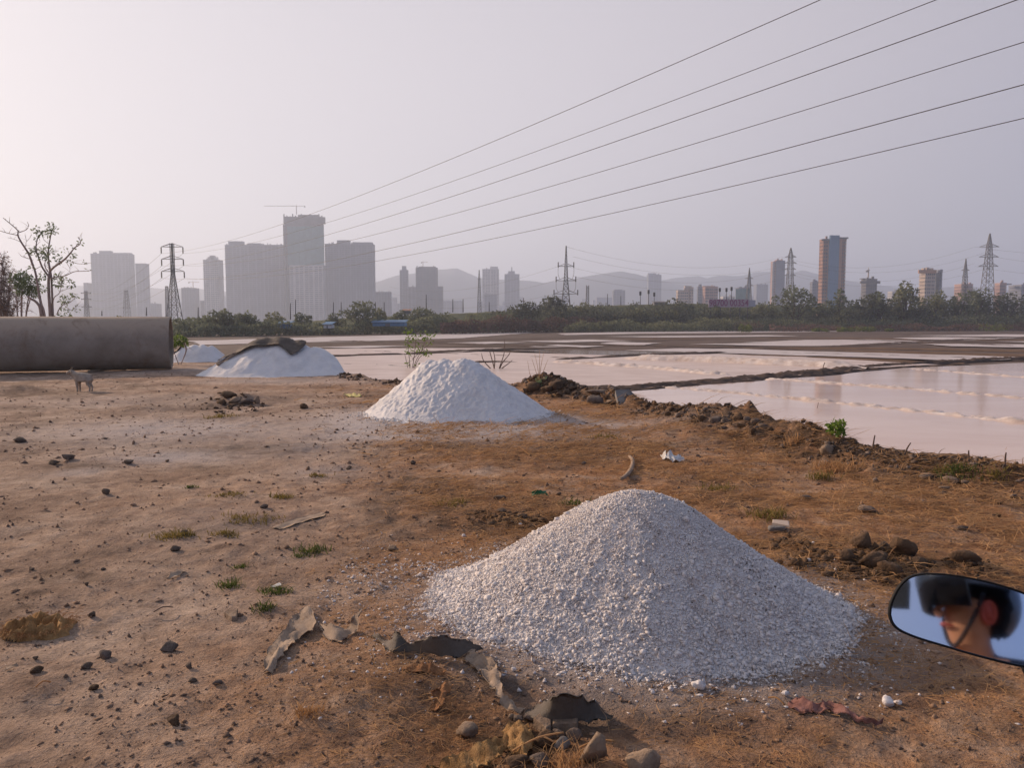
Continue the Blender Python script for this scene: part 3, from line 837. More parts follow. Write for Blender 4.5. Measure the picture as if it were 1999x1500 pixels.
MB().box((1503 - CX) * k_, (1506 - CX) * k_, 999, 999.9, PAN, wz(511, 1000)).build('white_stripe', M['white_paint'], O_)
MB().box((1510 - CX) * k_, (1527 - CX) * k_, 998.6, 999.7, PAN, wz(509, 1000)).build('grey_bay', M['grey_wall'], O_)
tower('apartment_block', "small grey block at the left foot of the brown and blue tower", 1577, 1594, 551, 900, 'grey_wall', piers=3)
P_ = tower('apartment_tower', "tall brown tower with a blue central shaft, the darkest on the right", 1593, 1645, 468, 720, 'brown_wall', piers=9, depth=9)
k_ = 720 / F
MB().box((1611 - CX) * k_, (1629 - CX) * k_, 717.2, 719.9, PAN, wz(460, 720)).build('blue_shaft', M['blue_wall'], P_)
MB().box((1630 - CX) * k_, (1636 - CX) * k_, 718.6, 719.6, PAN, wz(465, 720)).build('orange_bay', M['orange_wall'], P_)
MB().box((1596 - CX) * k_, (1610.6 - CX) * k_, 718.4, 719.7, wz(470.5, 720), wz(467, 720)).build('cornice', M['dark_wall'], P_)
MB().box((1629.6 - CX) * k_, (1647 - CX) * k_, 718.4, 719.7, wz(466.5, 720), wz(463.5, 720)).build('cornice', M['dark_wall'], P_)
Q_ = tower('unfinished_block', "dark unfinished frame block with a crane mast right of the brown tower", 1676, 1707, 546, 800, 'dark_wall', piers=5, roof=((1680, 1702, 543),))
k_ = 800 / F
MB().box((1673 - CX) * k_, (1711 - CX) * k_, 797.5, 799.4, wz(554, 800), wz(549, 800)).build('scaffold_deck', M['dark_wall'], Q_)
crane("crane mast on the dark frame block right of the brown tower", 1692, 543, 528, 1689, 1695, 800)
R_ = tower('unfinished_block', "half-built block with reddish open floors and a grey right half", 1788, 1820, 530, 700, 'cream_wall', piers=5, roof=((1800, 1819, 523),), steps=((1819.5, 1834, 528, 'grey_wall', .8),))
k_ = 700 / F
MB().box((1785 - CX) * k_, (1819 - CX) * k_, 698.2, 699.6, wz(534, 700), wz(527, 700)).build('scaffold_deck', M['orange_wall'], R_)
tower('apartment_block', "pinkish low block behind the small right-hand pylon", 1857, 1893, 556, 800, 'pink_wall', piers=6)
tower('apartment_block', "brownish low block just right of the tall right-hand pylon", 1935, 1958, 554, 800, 'pink_wall', piers=4)
tower('apartment_block', "long pale row of flats at the right edge of the skyline", 1962, 2020, 557, 850, 'grey_wall', piers=10, roof=((1966, 1976, 553),))
for i, (a, b, y, lab) in enumerate([(1020, 1050, 600, "faint low roofline left of the armed pylon, behind trees"), (1404, 1432, 580, "faint low pale block between pink flats and teal netted block"), (1728, 1755, 570, "low pale building right of the dark frame block")]):
    tower('apartment_block', lab, a, b, y, 1100, 'white_paint', piers=5)
# low hazy town along the horizon behind the embankment
def far_town():
    rng = random.Random(5)
    m = MB()
    for i in range(90):
        px = rng.uniform(130, 1480); D = rng.uniform(1700, 2400); k = D / F
        w = rng.uniform(8, 26) * k; y = rng.uniform(577, 604)
        x = (px - CX) * k
        m.box(x, x + w, D, D + w * .7, PAN, wz(y, D))
    tag(m.build('far_town', M['grey_wall']), kind='stuff')
far_town()
# ------------------------------------------------------------------ pylons and wires
def lattice_pylon(label, px, ytop, D, w_base, arms, w_top=None, thick=.09, insul=0.0, upright=0.0, waist=None, cat="pylon", group="lattice power pylons", peak=True, yaw=0.0, base_y=None, loops=False):
    """arms: (y, halfwidth px). square lattice tower tapering from w_base px to w_top px"""
    k = D / F
    x0 = (px - CX) * k
    zb = PAN - .3 if base_y is None else wz(base_y, D)
    zt = wz(ytop, D)
    root = thing('lattice_pylon', label, cat, (x0, D, zb), group)
    wb, wt = w_base * k / 2, (w_top or w_base * .22) * k / 2
    zw = wz(waist, D) if waist else zt
    def hw(z): return wb + (wt - wb) * min(1, (z - zb) / (zw - zb))
    cs, sn = math.cos(yaw), math.sin(yaw)
    def P(a, b, z): return (x0 + a * cs - b * sn, D + a * sn + b * cs, z)
    for sx, sy in ((-1, -1), (1, -1), (1, 1), (-1, 1)):
        pts = [P(sx * hw(zb), sy * hw(zb), zb), P(sx * hw(zw), sy * hw(zw), zw)]
        if zw < zt: pts.append(P(sx * wt * (.15 if peak else 1), sy * wt * (.15 if peak else 1), zt))
        MB().tube(pts, thick, 4).build('leg', M['steel'], root)
    br = MB()
    zs = [zb]
    while zs[-1] < zt - .6: zs.append(min(zt, zs[-1] + max(.9 * 2 * hw(zs[-1]), 1.0)))
    for za, zc in zip(zs, zs[1:]):
        a, c = hw(za), hw(zc)
        if za >= zw: a = wt * (1 - .85 * (za - zw) / max(zt - zw, .1))
        if zc > zw: c = wt * (1 - .85 * (zc - zw) / max(zt - zw, .1))
        for (s1, s2) in (((-1, -1), (1, -1)), ((1, -1), (1, 1)), ((1, 1), (-1, 1)), ((-1, 1), (-1, -1))):
            br.tube([P(s1[0] * a, s1[1] * a, za), P(s2[0] * c, s2[1] * c, zc)], thick * .55, 3, False)
            br.tube([P(s2[0] * a, s2[1] * a, za), P(s1[0] * c, s1[1] * c, zc)], thick * .55, 3, False)
            br.tube([P(s1[0] * c, s1[1] * c, zc), P(s2[0] * c, s2[1] * c, zc)], thick * .5, 3, False)
    tag(br.build('bracing', M['steel'], root), kind='stuff')
    tips = []
    for (y, hwp) in arms:
        z = wz(y, D); L = hwp * k; q = hw(z)
        ar = MB().tube([P(-L, 0, z), P(L, 0, z)], thick * .6, 4)
        for s in (-1, 1):
            tip = P(s * L, 0, z)
            for b in (-q, q):
                ar.tube([P(s * q, b, z), tip], thick * .7, 4)
                ar.tube([P(s * q, b, z + min(1.6, L * .28)), tip], thick * .6, 4)
            tips.append((s, tip))
        ar.build('cross_arm', M['steel'], root)
        for s in (-1, 1):
            tip = Vector(P(s * L, 0, z))
            if insul:
                m = MB(); n = 9
                pts, rr = [], []
                for i in range(n * 2):
                    pts.append(tip - Vector((0, 0, .15 + insul * i / (n * 2 - 1)))); rr.append(.11 if i % 2 else .19)
                m.tube(pts, rr, 8)
                m.tube([tip, tip - Vector((0, 0, .3))], .05, 4)
                m.build('insulator', M['wire'], root)
            if upright:
                MB().tube([tip - Vector((0, 0, upright * .3)), tip + Vector((0, 0, upright))], thick * 1.5, 6).build('insulator', M['wire'], root)
    if loops:
        for (ya, ha), (yb, hb) in zip(arms, arms[1:]):
            for s in (-1, 1):
                a, b = Vector(P(s * ha * k, 0, wz(ya, D))), Vector(P(s * hb * k * .62, 0, wz(yb, D) + .5))
                c = (a + b) / 2 + Vector((s * .2, 0, -1.2))
                MB().tube(smooth_path([a, a.lerp(c, .6) + Vector((s * .15, 0, -.4)), c, b], 5), .07, 4).build('jumper_wire', M['wire'], root)
    return root

D1 = 200.0
LEV = [(482, 21), (506, 21), (530, 22)]
YAW1 = R(33)
lattice_pylon("nearest lattice pylon, rising just past the end of the big pipe, six strings of insulators", 343, 475, D1, 30, LEV, w_top=5.2, thick=.11, insul=1.55, waist=536, peak=False, base_y=664)

def wire(label, pts, rad, group):
    m = MB().tube(pts, rad, 5)
    o = m.build('power_line', M['wire'], None, True, loc=pts[0])
    return tag(o, label, 'power line', group)

k1 = D1 / F
dvec = Vector((.542, -.84))
SPAN, SAG = 262.0, 4.35
names = [["top power line of the six that sweep to the upper right", "second power line from the top of the six"],
         ["third power line from the top of the six", "fourth power line from the top of the six"],
         ["fifth power line from the top of the six", "lowest power line of the six that sweep to the right"]]
for li, (y, hwp) in enumerate(LEV):
    for s in (1, -1):
        z = wz(y, D1) - 1.75
        a = Vector(((343 + s * hwp - CX) * k1, D1, z))
        # the strung wires keep the distance that the photograph shows at the right edge
        off = Vector((.84, .542)) * s * 2.3
        e = Vector(((343 - CX) * k1 + dvec.x * SPAN, D1 + dvec.y * SPAN, z)) + Vector((off.x, off.y, 0))
        pts = []
        for i in range(61):
            t = i / 60
            p = a.lerp(e, t); p.z -= 4 * SAG * t * (1 - t)
            pts.append(p)
        wire(names[li][0 if s == -1 else 1], pts, .020, "six power lines running from the near pylon")
        # the same wires run on to the next pylon behind the pipe
        q = at(172 + s * 8, (573, 585, 600)[li], 430)
        pts = []
        for i in range(31):
            t = i / 30
            p = a.lerp(q, t); p.z -= 4 * 4.0 * t * (1 - t)
            pts.append(p)
        wire("faint %s wire from the near pylon's %s arms to the small pylon beyond" % (("upper", "middle", "lower")[li], "left" if s == -1 else "right"), pts, .028, "faint wires behind the near pylon")

lattice_pylon("small hazy pylon with three arm pairs right of the bare tree", 173, 568, 430, 9, [(573, 9), (585, 9), (600, 9)], w_top=3.4, thick=.13, upright=.5)
lattice_pylon("faint thin pylon before the foot of the broad stepped tower", 251, 567, 520, 12, [(575, 4), (602, 8)], w_top=5, thick=.12)
lattice_pylon("narrow hazy mast just left of the near pylon", 330, 559, 420, 7, [(566, 3)], w_top=4, thick=.11)
lattice_pylon("slim lattice mast without arms before the pale twin-topped tower", 936, 527, 330, 10, [(545, 2.6)], w_top=3, thick=.11, waist=545)
lattice_pylon("large pylon with looped wires and upright insulators in the middle of the skyline", 1104, 480, 300, 25, [(520, 15), (548, 19), (574, 23)], w_top=7, thick=.14, upright=1.6, waist=548, loops=True)
lattice_pylon("narrow two-legged mast right of the looped pylon", 1146, 557, 330, 7, [(563, 3)], w_top=4.5, thick=.10, peak=False)
lattice_pylon("small pylon before the teal netted block", 1459, 523, 480, 15, [(544, 8), (558, 8)], w_top=3.5, thick=.15, waist=541)
lattice_pylon("pylon with four arm pairs between striped and brown towers", 1538, 484, 430, 17, [(502, 11), (514, 12), (526, 11), (538, 11)], w_top=6.5, thick=.15, waist=499)
lattice_pylon("small pylon left of the tallest right-hand pylon", 1877, 505, 470, 17, [(528, 8), (541, 6)], w_top=4, thick=.15, waist=526)
lattice_pylon("tall spired pylon near the right edge of the picture", 1921, 456, 380, 25, [(482, 19), (502, 19), (520, 19)], w_top=6.5, thick=.15, waist=479)

def far_wire(label, pa, Da, pb, Db, sag, group):
    a, b = at(*pa, Da), at(*pb, Db)
    pts = []
    for i in range(25):
        t = i / 24; p = a.lerp(b, t); p.z -= 4 * sag * t * (1 - t); pts.append(p)
    wire(label, pts, .030, group)
GW = "thin far wires across the right skyline"
ORD = ["first", "second", "third", "fourth", "fifth", "sixth", "seventh", "eighth", "ninth", "tenth", "eleventh", "twelfth", "thirteenth", "fourteenth", "fifteenth", "sixteenth"]
for i in range(4):
    far_wire("%s wire from the top, looped pylon to four-armed pylon" % ORD[i], (1106 + (i % 2) * 12, 482 + i * 19), 300, (1527 + (i % 2) * 22, 502 + i * 12), 430, 7, GW)
    far_wire("%s wire from the top, four-armed pylon to tall spired pylon" % ORD[i], (1527 + (i % 2) * 22, 502 + i * 12), 430, (1903 + (i % 2) * 36, 482 + (i // 2) * 20 + i * 6), 380, 8, GW)
for i in range(3):
    far_wire("%s wire from the top, leaving the tall spired pylon to the right" % ORD[i], (1903 + (i % 2) * 36, 482 + i * 19), 380, (2400, 470 + i * 25), 330, 5, GW)
    far_wire("%s wire from the top, running left from the looped pylon" % ORD[i], (1090, 520 + i * 26), 300, (760, 560 + i * 12), 500, 6, GW)

# thin poles along the embankment
def pole(px, y0, y1, D, head=False, nth=""):
    k = D / F
    a, b = at(px, y1, D), at(px, y0, D)
    m = MB().tube([a, b], [.16, .10], 5)
    o = m.build('roadside_pole', M['wire'], None, loc=a)
    tag(o, "%s thin plain pole from the left, standing up from the far tree belt" % nth, 'pole', "thin poles along the embankment")
    if head:
        o['label'] = "%s from the left of the box-headed poles on the grassy embankment" % nth; o['group'] = "headed poles along the embankment"
        MB().box(b.x - .35, b.x + .35, b.y - .3, b.y + .3, b.z + .01, b.z + 1.5).build('pole_head', M['wire'], o)
for nth, (px, y0, y1) in zip(ORD, sorted(((567, 592, 624), (577, 585, 624), (651, 590, 618), (666, 590, 618), (733, 590, 618), (750, 590, 617), (832, 575, 610), (884, 584, 610), (904, 584, 610), (955, 590, 610), (1022, 582, 605), (1186, 574, 597), (1212, 578, 597), (199, 607, 617), (286, 600, 617), (387, 600, 622)))):
    pole(px, y0, y1, belt(px) + 62, nth=nth)
for nth, (px, y0, y1) in zip(ORD, ((1250, 577, 596), (1266, 574, 595), (1277, 579, 595), (1405, 570, 590), (1418, 570, 590), (1428, 568, 590))):
    pole(px, y0, y1, belt(px) + 62, True, nth)

# ------------------------------------------------------------------ board with a phone number
def billboard():
    D = 238.0; k = D / F
    x0, x1, z0, z1 = (1381 - CX) * k, (1460 - CX) * k, wz(600, D), wz(584.5, D)
    root = thing('billboard', "long pale board with a purple phone number standing in the trees", 'billboard', ((x0 + x1) / 2, D, PAN))
    n = 5
    for i in range(n):
        a, b = x0 + (x1 - x0) * i / n, x0 + (x1 - x0) * (i + 1) / n
        MB().box(a + .03, b - .03, D, D + .25, z0, z1).build('sign_panel', M['sign_pink'], root)
    MB().box((1460.5 - CX) * k, (1473 - CX) * k, D + .3, D + .5, wz(599, D), wz(586, D)).build('side_panel', M['sign_grey'], root)
    for px in (1386, 1405, 1424, 1443, 1458):
        x = (px - CX) * k
        MB().box(x - .12, x + .12, D + .3, D + .6, PAN - .3, z1).build('post', M['wire'], root)
    cu = bpy.data.curves.new('phone_number', 'FONT')
    cu.body = "98700 00354"; cu.size = 2.75; cu.align_x = 'CENTER'; cu.align_y = 'CENTER'; cu.extrude = .02; cu.offset = .035
    t = bpy.data.objects.new('phone_number', cu)
    COL.objects.link(t)
    t.parent = root
    t.location = Vector(((x0 + x1) / 2, D - .03, (z0 + z1) / 2)) - world_loc(root)
    t.rotation_euler = (math.pi / 2, 0, 0)
    bpy.context.view_layer.update()
    w = t.dimensions.x
    t.scale = ((x1 - x0) * .96 / max(w, .1), 1, 1)
    bpy.context.view_layer.update()
    me = bpy.data.meshes.new_from_object(t.evaluated_get(bpy.context.evaluated_depsgraph_get()))
    me.name = 'phone_number'; me.materials.clear(); me.materials.append(M['sign_purple'])
    o = bpy.data.objects.new('digits', me); COL.objects.link(o)
    o.parent = root; o.location, o.rotation_euler, o.scale = t.location, t.rotation_euler, t.scale
    bpy.data.objects.remove(t)
M['sign_pink'] = simple("board_face", two((.36, .28, .33), (.42, .33, .38)), .3, .7)
M['sign_grey'] = simple("board_side", two((.36, .36, .42), (.42, .42, .48)), .3, .7)
M['sign_purple'] = simple("board_digits", two((.24, .07, .15), (.28, .09, .18)), .5, .7)
billboard()

def small_thing_box(name, label, cat, px0, px1, y0, y1, D, depth, mat, roof=None, group=None):
    k = D / F
    a, b = (px0 - CX) * k, (px1 - CX) * k
    root = thing(name, label, cat, ((a + b) / 2, D, wz(y1, D)), group)
    MB().box(a, b, D, D + depth, wz(y1, D), wz(y0, D)).build('wall', M[mat], root)
    m = MB(); z = wz(y0, D) + .02; o = .3
    m.v += [(a - o, D - o, z), (b + o, D - o, z), (b + o, D + depth + o, z + .5), (a - o, D + depth + o, z + .5), (a - o, D - o, z + .08), (b + o, D - o, z + .08), (b + o, D + depth + o, z + .58), (a - o, D + depth + o, z + .58)]
    m.f += [(0, 3, 2, 1), (4, 5, 6, 7), (0, 1, 5, 4), (1, 2, 6, 5), (2, 3, 7, 6), (3, 0, 4, 7)]
    m.build('roof', M[roof or mat], root)
    MB().box(a + (b - a) * .4, a + (b - a) * .55, D - .05, D - .003, wz(y1, D), wz(y1, D) + (wz(y0, D) - wz(y1, D)) * .7).build('door', M['glazing'], root)
small_thing_box('shed', "low white-roofed shed among bushes right of the near pylon", 'shed', 376, 392, 638, 646, 140, 3, 'grey_wall', 'white_sheet')
small_thing_box('tin_shed', "shed of blue sheets at the foot of the embankment, left of three", 'shed', 542, 562, 633, 641, 148, 4, 'blue_sheet')
small_thing_box('tin_shed', "small shed with blue top and white front in the scrub", 'shed', 633, 647, 634, 641, 152, 3, 'white_sheet', 'blue_sheet')
small_thing_box('tin_shed', "long blue sheet shed left of the reddish scrub", 'shed', 728, 790, 630, 637, 160, 4, 'blue_sheet')
small_thing_box('hut', "small hut with a brown roof on the embankment over the trees", 'hut', 786, 800, 607, 614, 220, 4, 'dark_wall', 'brown_wall')
small_thing_box('hut', "low dark flat-roofed hut on the grassy embankment", 'hut', 1276, 1298, 591, 596, 270, 4, 'dark_wall')
small_thing_box('hut', "orange-walled hut under the trees below the brown tower", 'hut', 1596, 1610, 611, 620, 262, 4, 'orange_wall', 'white_sheet')
small_thing_box('hut', "white low hut under the trees right of the orange hut", 'hut', 1618, 1632, 609, 614, 270, 4, 'white_sheet')

# ------------------------------------------------------------------ far trees and scrub
def leaf_cloud(blobs, n, size, seed, flat=.6):
    """n leaf-clump faces spread through ellipsoids (cx, cy, cz, rx, ry, rz)"""
    rng = np.random.default_rng(seed)
    vol = np.array([b[3] * b[4] * b[5] for b in blobs]) ** .75
    pick = rng.choice(len(blobs), n, p=vol / vol.sum())
    B = np.array(blobs)[pick]
    d = rng.normal(size=(n, 3)); d /= np.linalg.norm(d, axis=1)[:, None]
    r = rng.uniform(.25, 1, n) ** .42
    r = r * (1 + .30 * rng.normal(size=n) * .4)
    c = B[:, :3] + d * B[:, 3:] * r[:, None]
    a = rng.normal(size=(n, 3)); a[:, 2] *= flat; a /= np.linalg.norm(a, axis=1)[:, None]
    b = np.cross(a, rng.normal(size=(n, 3))); b /= np.linalg.norm(b, axis=1)[:, None]
    s = size * rng.uniform(.5, 1.3, n)[:, None]
    V = np.stack([c - a * s, c + b * s * .55, c + a * s, c - b * s * .55], 1).reshape(-1, 3)
    return V, np.arange(n * 4).reshape(n, 4)

def far_tree(name, label, px, ytop, w_px, D, mat, seed, base=PAN - .2, n=900, group="trees of the far tree belt", size=None, lift=.28, cat='tree'):
    rng = random.Random(seed)
    k = D / F
    x = (px - CX) * k; w = w_px * k; zt = wz(ytop, D); h = zt - base
    root = thing(name, label, cat, (x, D, base), group)
    m = MB()
    fork = base + h * lift
    m.tube([(x, D, base), (x + w * .02, D, fork)], [.035 * h, .028 * h], 6)
    blobs = []
    nb = rng.randint(7, 10)
    for i in range(nb):
        u = (i + .5) / nb * 2 - 1
        cxx = x + u * w * .38 + rng.uniform(-.05, .05) * w
        cyy = D + rng.uniform(-.3, .3) * w
        rad = rng.uniform(.16, .26)
        arch = 1 - .55 * u * u
        cz = base + h * (lift + .06) + (h * (1 - lift) - rad * h * .9) * arch * rng.uniform(.62, 1.0)
        rz = min(rad * h * .9, zt - cz)
        blobs.append((cxx, cyy, cz, rad * w * .75, rad * w * .75, max(rz, .12 * h)))
        m.tube(smooth_path([(x, D, fork), (x + (cxx - x) * .45, D + (cyy - D) * .4, fork + (cz - fork) * .6), (cxx, cyy, cz)], 3), [.022 * h, .018 * h, .015 * h, .012 * h, .01 * h, .008 * h, .005 * h], 4)
    blobs.append((x, D, base + h * (lift + .3), w * .26, w * .26, h * .24))
    m.build('trunk', M['bark_far'], root)
    V, f = leaf_cloud(blobs, n, size or max(.26, .028 * h + .13), seed)
    V[:, 2] = np.minimum(V[:, 2], zt + .3)
    mesh_obj('crown', V, f, M[mat], root)
    return root

TREES = [
 (592, 610, 44, 6, 'leaf_far', "small rounded tree in front of the netted tower's foot"),
 (782, 603, 44, 10, 'leaf_far', "rounded tree right of the long blue sheet shed"),
 (1252, 599, 46, 0, 'leaf_olive', "small olive tree on the slope below the headed poles"),
 (1440, 596, 40, 4, 'leaf_far', "low green tree just under the board's last digits"),
 (1712, 560, 40, -2, 'leaf_far', "narrow upright tree rising right of the wide dark tree"),
 (432, 604, 62, 0, 'leaf_far', "leftmost rounded tree of the belt, right of the near pylon"),
 (482, 606, 58, 4, 'leaf_far', "second rounded tree of the belt, under the wide slab's left half"),
 (538, 607, 50, 12, 'leaf_olive', "thin-leaved tree under the wide slab's right half"),
 (703, 587, 76, 0, 'leaf_far', "big dark dome-shaped tree in front of the ribbed slab"),
 (655, 611, 40, 8, 'leaf_far', "low tree leaning against the big dome-shaped tree's left"),
 (745, 601, 34, 8, 'leaf_olive', "sparse tree at the dome-shaped tree's right shoulder"),
 (826, 599, 66, 4, 'leaf_far', "spreading tree below the tower with the flared crown"),
 (868, 608, 50, 8, 'leaf_far', "low tree left of the slim lattice mast"),
 (925, 608, 50, 10, 'leaf_olive', "low tree at the foot of the slim lattice mast"),
 (1025, 584, 76, 0, 'leaf_dark', "bushy dark tree left of the looped pylon"),
 (1078, 576, 60, 6, 'leaf_dark', "thin-topped tree directly before the looped pylon's left leg"),
 (1140, 587, 56, 8, 'leaf_olive', "pale loose tree right of the looped pylon's feet"),
 (975, 606, 50, 14, 'leaf_far', "low tree between the lattice mast and the bushy dark tree"),
 (1330, 584, 52, 8, 'leaf_dark', "dark tree left of the phone-number board"),
 (1295, 598, 50, 4, 'leaf_olive', "low tree below the flat-roofed hut on the bank"),
 (1210, 606, 60, 4, 'leaf_dark', "low dark tree on the green embankment slope"),
 (1398, 596, 34, 2, 'leaf_olive', "small olive tree growing in front of the board's first digits"),
 (1490, 588, 60, 8, 'leaf_olive', "loose olive tree right of the phone-number board"),
 (1552, 554, 90, -4, 'leaf_far', "tallest leafy tree at the right, under the four-armed pylon"),
 (1598, 585, 50, 4, 'leaf_far', "tree at the left foot of the brown and blue tower"),
 (1636, 563, 50, 2, 'leaf_far', "upright tree in front of the brown tower's right edge"),
 (1690, 572, 74, 2, 'leaf_dark', "wide dark tree below the frame block with the crane mast"),
 (1765, 546, 66, -4, 'leaf_olive', "pale-leaved tall tree left of the half-built block"),
 (1742, 585, 50, 4, 'leaf_dark', "dark round tree at the pale-leaved tree's left foot"),
 (1822, 566, 62, 2, 'leaf_olive', "light olive tree below the half-built block"),
 (1868, 568, 50, 0, 'leaf_far', "mid-green tree in front of the small right pylon"),
 (1905, 562, 56, 4, 'leaf_far', "green tree in front of the tall spired pylon"),
 (1962, 568, 80, 0, 'leaf_dark', "broad dark tree second from the right edge"),
 (2030, 572, 80, 0, 'leaf_dark', "dark tree cut by the right edge of the picture"),
 (1655, 596, 60, -8, 'leaf_dark', "low dark tree behind the lime bushes"),
 (1790, 592, 60, -6, 'leaf_dark', "low dark tree in front of the light olive tree"),
]
for i, (px, yt, w, dd, mt, lab) in enumerate(TREES):
    far_tree('leafy_tree', lab, px, yt, w * 1.08, belt(px) + 6 + dd, mt, 100 + i, n=1100 if w > 55 else 750, lift=.18)

BUSHES = [(1690, 634, 44, 'leaf_lime'), (1650, 638, 40, 'leaf_lime'), (1945, 627, 60, 'leaf_lime'), (1995, 622, 44, 'leaf_red'), (1735, 641, 20, 'leaf_lime'), (1600, 640, 30, 'leaf_lime'), (1455, 630, 26, 'leaf_lime'),
          (1460, 622, 60, 'leaf_red'), (1535, 616, 56, 'leaf_dark'), (1830, 626, 60, 'leaf_dark'), (1880, 624, 50, 'leaf_red'), (1575, 625, 60, 'leaf_red'), (1760, 618, 56, 'leaf_dark')]
BLAB = ["lime bush, taller of two at the near edge of the right pans", "lime bush, lower of two at the near edge of the right pans", "wide lime bush near the right edge above the far bund", "rusty bush at the right edge beside the wide lime bush",
        "smallest lime bush on the far bund", "small lime bush left of the two lime bushes", "small lime bush below the phone-number board", "reddish bush below the right end of the board", "dark rounded bush under the tallest leafy tree",
        "dark rounded bush below the half-built block", "reddish bush left of the wide lime bush", "reddish bush below the brown and blue tower", "dark bush under the pale-leaved tall tree"]
for i, ((px, yt, w, mt), lab) in enumerate(zip(BUSHES, BLAB)):
    D = belt(px) - (30 if 'lime' in mt else 12)
    k = D / F; x = (px - CX) * k; zt = wz(yt, D); h = zt - PAN + .1
    root = thing('bush', lab, 'bush', (x, D, PAN - .1), "bushes at the edge of the far pans")
    rng = random.Random(i)
    blobs = [(x + u * w * k * .32, D + rng.uniform(-1, 1), PAN + h * .35, w * k * .22, w * k * .22, h * .5 * rng.uniform(.75, 1)) for u in (-1, -.4, .2, .8)]
    V, f = leaf_cloud(blobs, 420, .24, i)
    mesh_obj('foliage', V, f, M[mt], root)
    m = MB()
    for b in blobs: m.tube([(x, D, PAN - .1), b[:3]], [.07, .03], 4)
    m.build('stem', M['bark_far'], root)

def scrub(name, x0, x1, yfun, dd, mat, n, seed, size=.3, depth=12):
    rng = np.random.default_rng(seed)
    px = rng.uniform(x0, x1, n)
    D = np.array([belt(p) for p in px]) + dd + rng.uniform(0, depth, n)
    k = D / F
    X = (px - CX) * k
    bumps = fbm(X * .16, D * .16, 0, seed, 3)
    zt = H + (HORIZON - np.array([yfun(p) for p in px])) * k
    z = PAN + (np.maximum(zt - PAN, .4) * (1 + .85 * bumps)) * rng.uniform(0, 1, n) ** .7
    c = np.stack([X, D, z], -1)
    a = rng.normal(size=(n, 3)); a /= np.linalg.norm(a, axis=1)[:, None]
    b = np.cross(a, rng.normal(size=(n, 3))); b /= np.linalg.norm(b, axis=1)[:, None]
    s = size * rng.uniform(.5, 1.4, n)[:, None]
    V = np.stack([c - a * s, c + b * s * .6, c + a * s, c - b * s * .6], 1).reshape(-1, 3)
    tag(mesh_obj(name, V, np.arange(n * 4).reshape(n, 4), M[mat]), kind='stuff')
ip = lambda xs, ys: (lambda p: float(np.interp(p, xs, ys)))
scrub('scrub', 330, 1000, ip([330, 560, 700, 1000], [630, 634, 632, 622]), 1, 'leaf_far', 15000, 1, .34, 16)
scrub('scrub', 860, 1180, ip([860, 920, 1000, 1060, 1180], [634, 624, 618, 622, 630]), -3, 'leaf_red', 7000, 2, .26, 7)
scrub('scrub', 960, 1500, ip([960, 1100, 1300, 1500], [618, 606, 606, 608]), 4, 'leaf_dark', 20000, 3, .40, 22)
scrub('scrub', 1100, 1560, ip([1100, 1300, 1560], [632, 630, 628]), -10, 'leaf_olive', 8000, 4, .30, 10)
scrub('scrub', 1420, 2120, ip([1420, 1600, 1800, 2120], [613, 611, 607, 605]), 6, 'leaf_dark', 24000, 5, .42, 22)
scrub('scrub', 1420, 2120, ip([1420, 1700, 2120], [628, 626, 620]), -8, 'leaf_far', 10000, 6, .32, 10)
scrub('scrub', 1500, 2120, ip([1500, 1700, 2120], [636, 637, 634]), -24, 'leaf_red', 5000, 7, .24, 8)
scrub('scrub', -300, 345, ip([-300, 345], [620, 636]), -20, 'leaf_far', 5000, 8, .3, 16)
# ------------------------------------------------------------------ the big pipe
def big_pipe():
    r, D = .86, 25.2
    e = Vector(((335 - CX) / F * D, D, r + .0))
    ax = Vector((.945, .327, 0)).normalized()
    side = Vector((-ax.y, ax.x, 0)); up = Vector((0, 0, 1))
    L = 11.0
    root = thing('steel_pipe', "huge grey-brown pipe lying on the dirt at the left edge", 'pipe', (e.x - ax.x * L / 2, e.y - ax.y * L / 2, 0))
    n = 64
    ss = [L] + [L * (1 - i / 22) for i in range(1, 22)] + [.06, .03, .008, 0]
    V, Fc = [], []
    prof = [(s, r + .006 * math.sin(s * 2.1) + (.0 if s > .02 else -.012)) for s in ss] + [(0.0, r - .05), (.03, r - .055), (L, r - .055)]
    for (s, q) in prof:
        c = e - ax * s
        for k in range(n):
            t = 2 * math.pi * k / n
            V.append(c + side * (math.cos(t) * q) + up * (math.sin(t) * q))
    m = len(prof)
    for i in range(m - 1):
        for k in range(n):
            Fc.append((i * n + k, (i + 1) * n + k, (i + 1) * n + (k + 1) % n, i * n + (k + 1) % n))
    for k in range(n): Fc.append(((m - 1) * n + k, k, (k + 1) % n, (m - 1) * n + (k + 1) % n))
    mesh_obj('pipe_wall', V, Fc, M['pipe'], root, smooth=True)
big_pipe()
p0, p1 = on_ground(172, 727), on_ground(246, 723)
tag(MB().tube(smooth_path([p0 + Vector((0, 0, .03)), p0.lerp(p1, .5) + Vector((0, .05, .05)), p1 + Vector((0, 0, .03))], 4), [.03] * 9, 7).build('wooden_pole', M['wood'], None, True, loc=p0),
    "pale pole lying on the ground along the foot of the big pipe", 'pole')

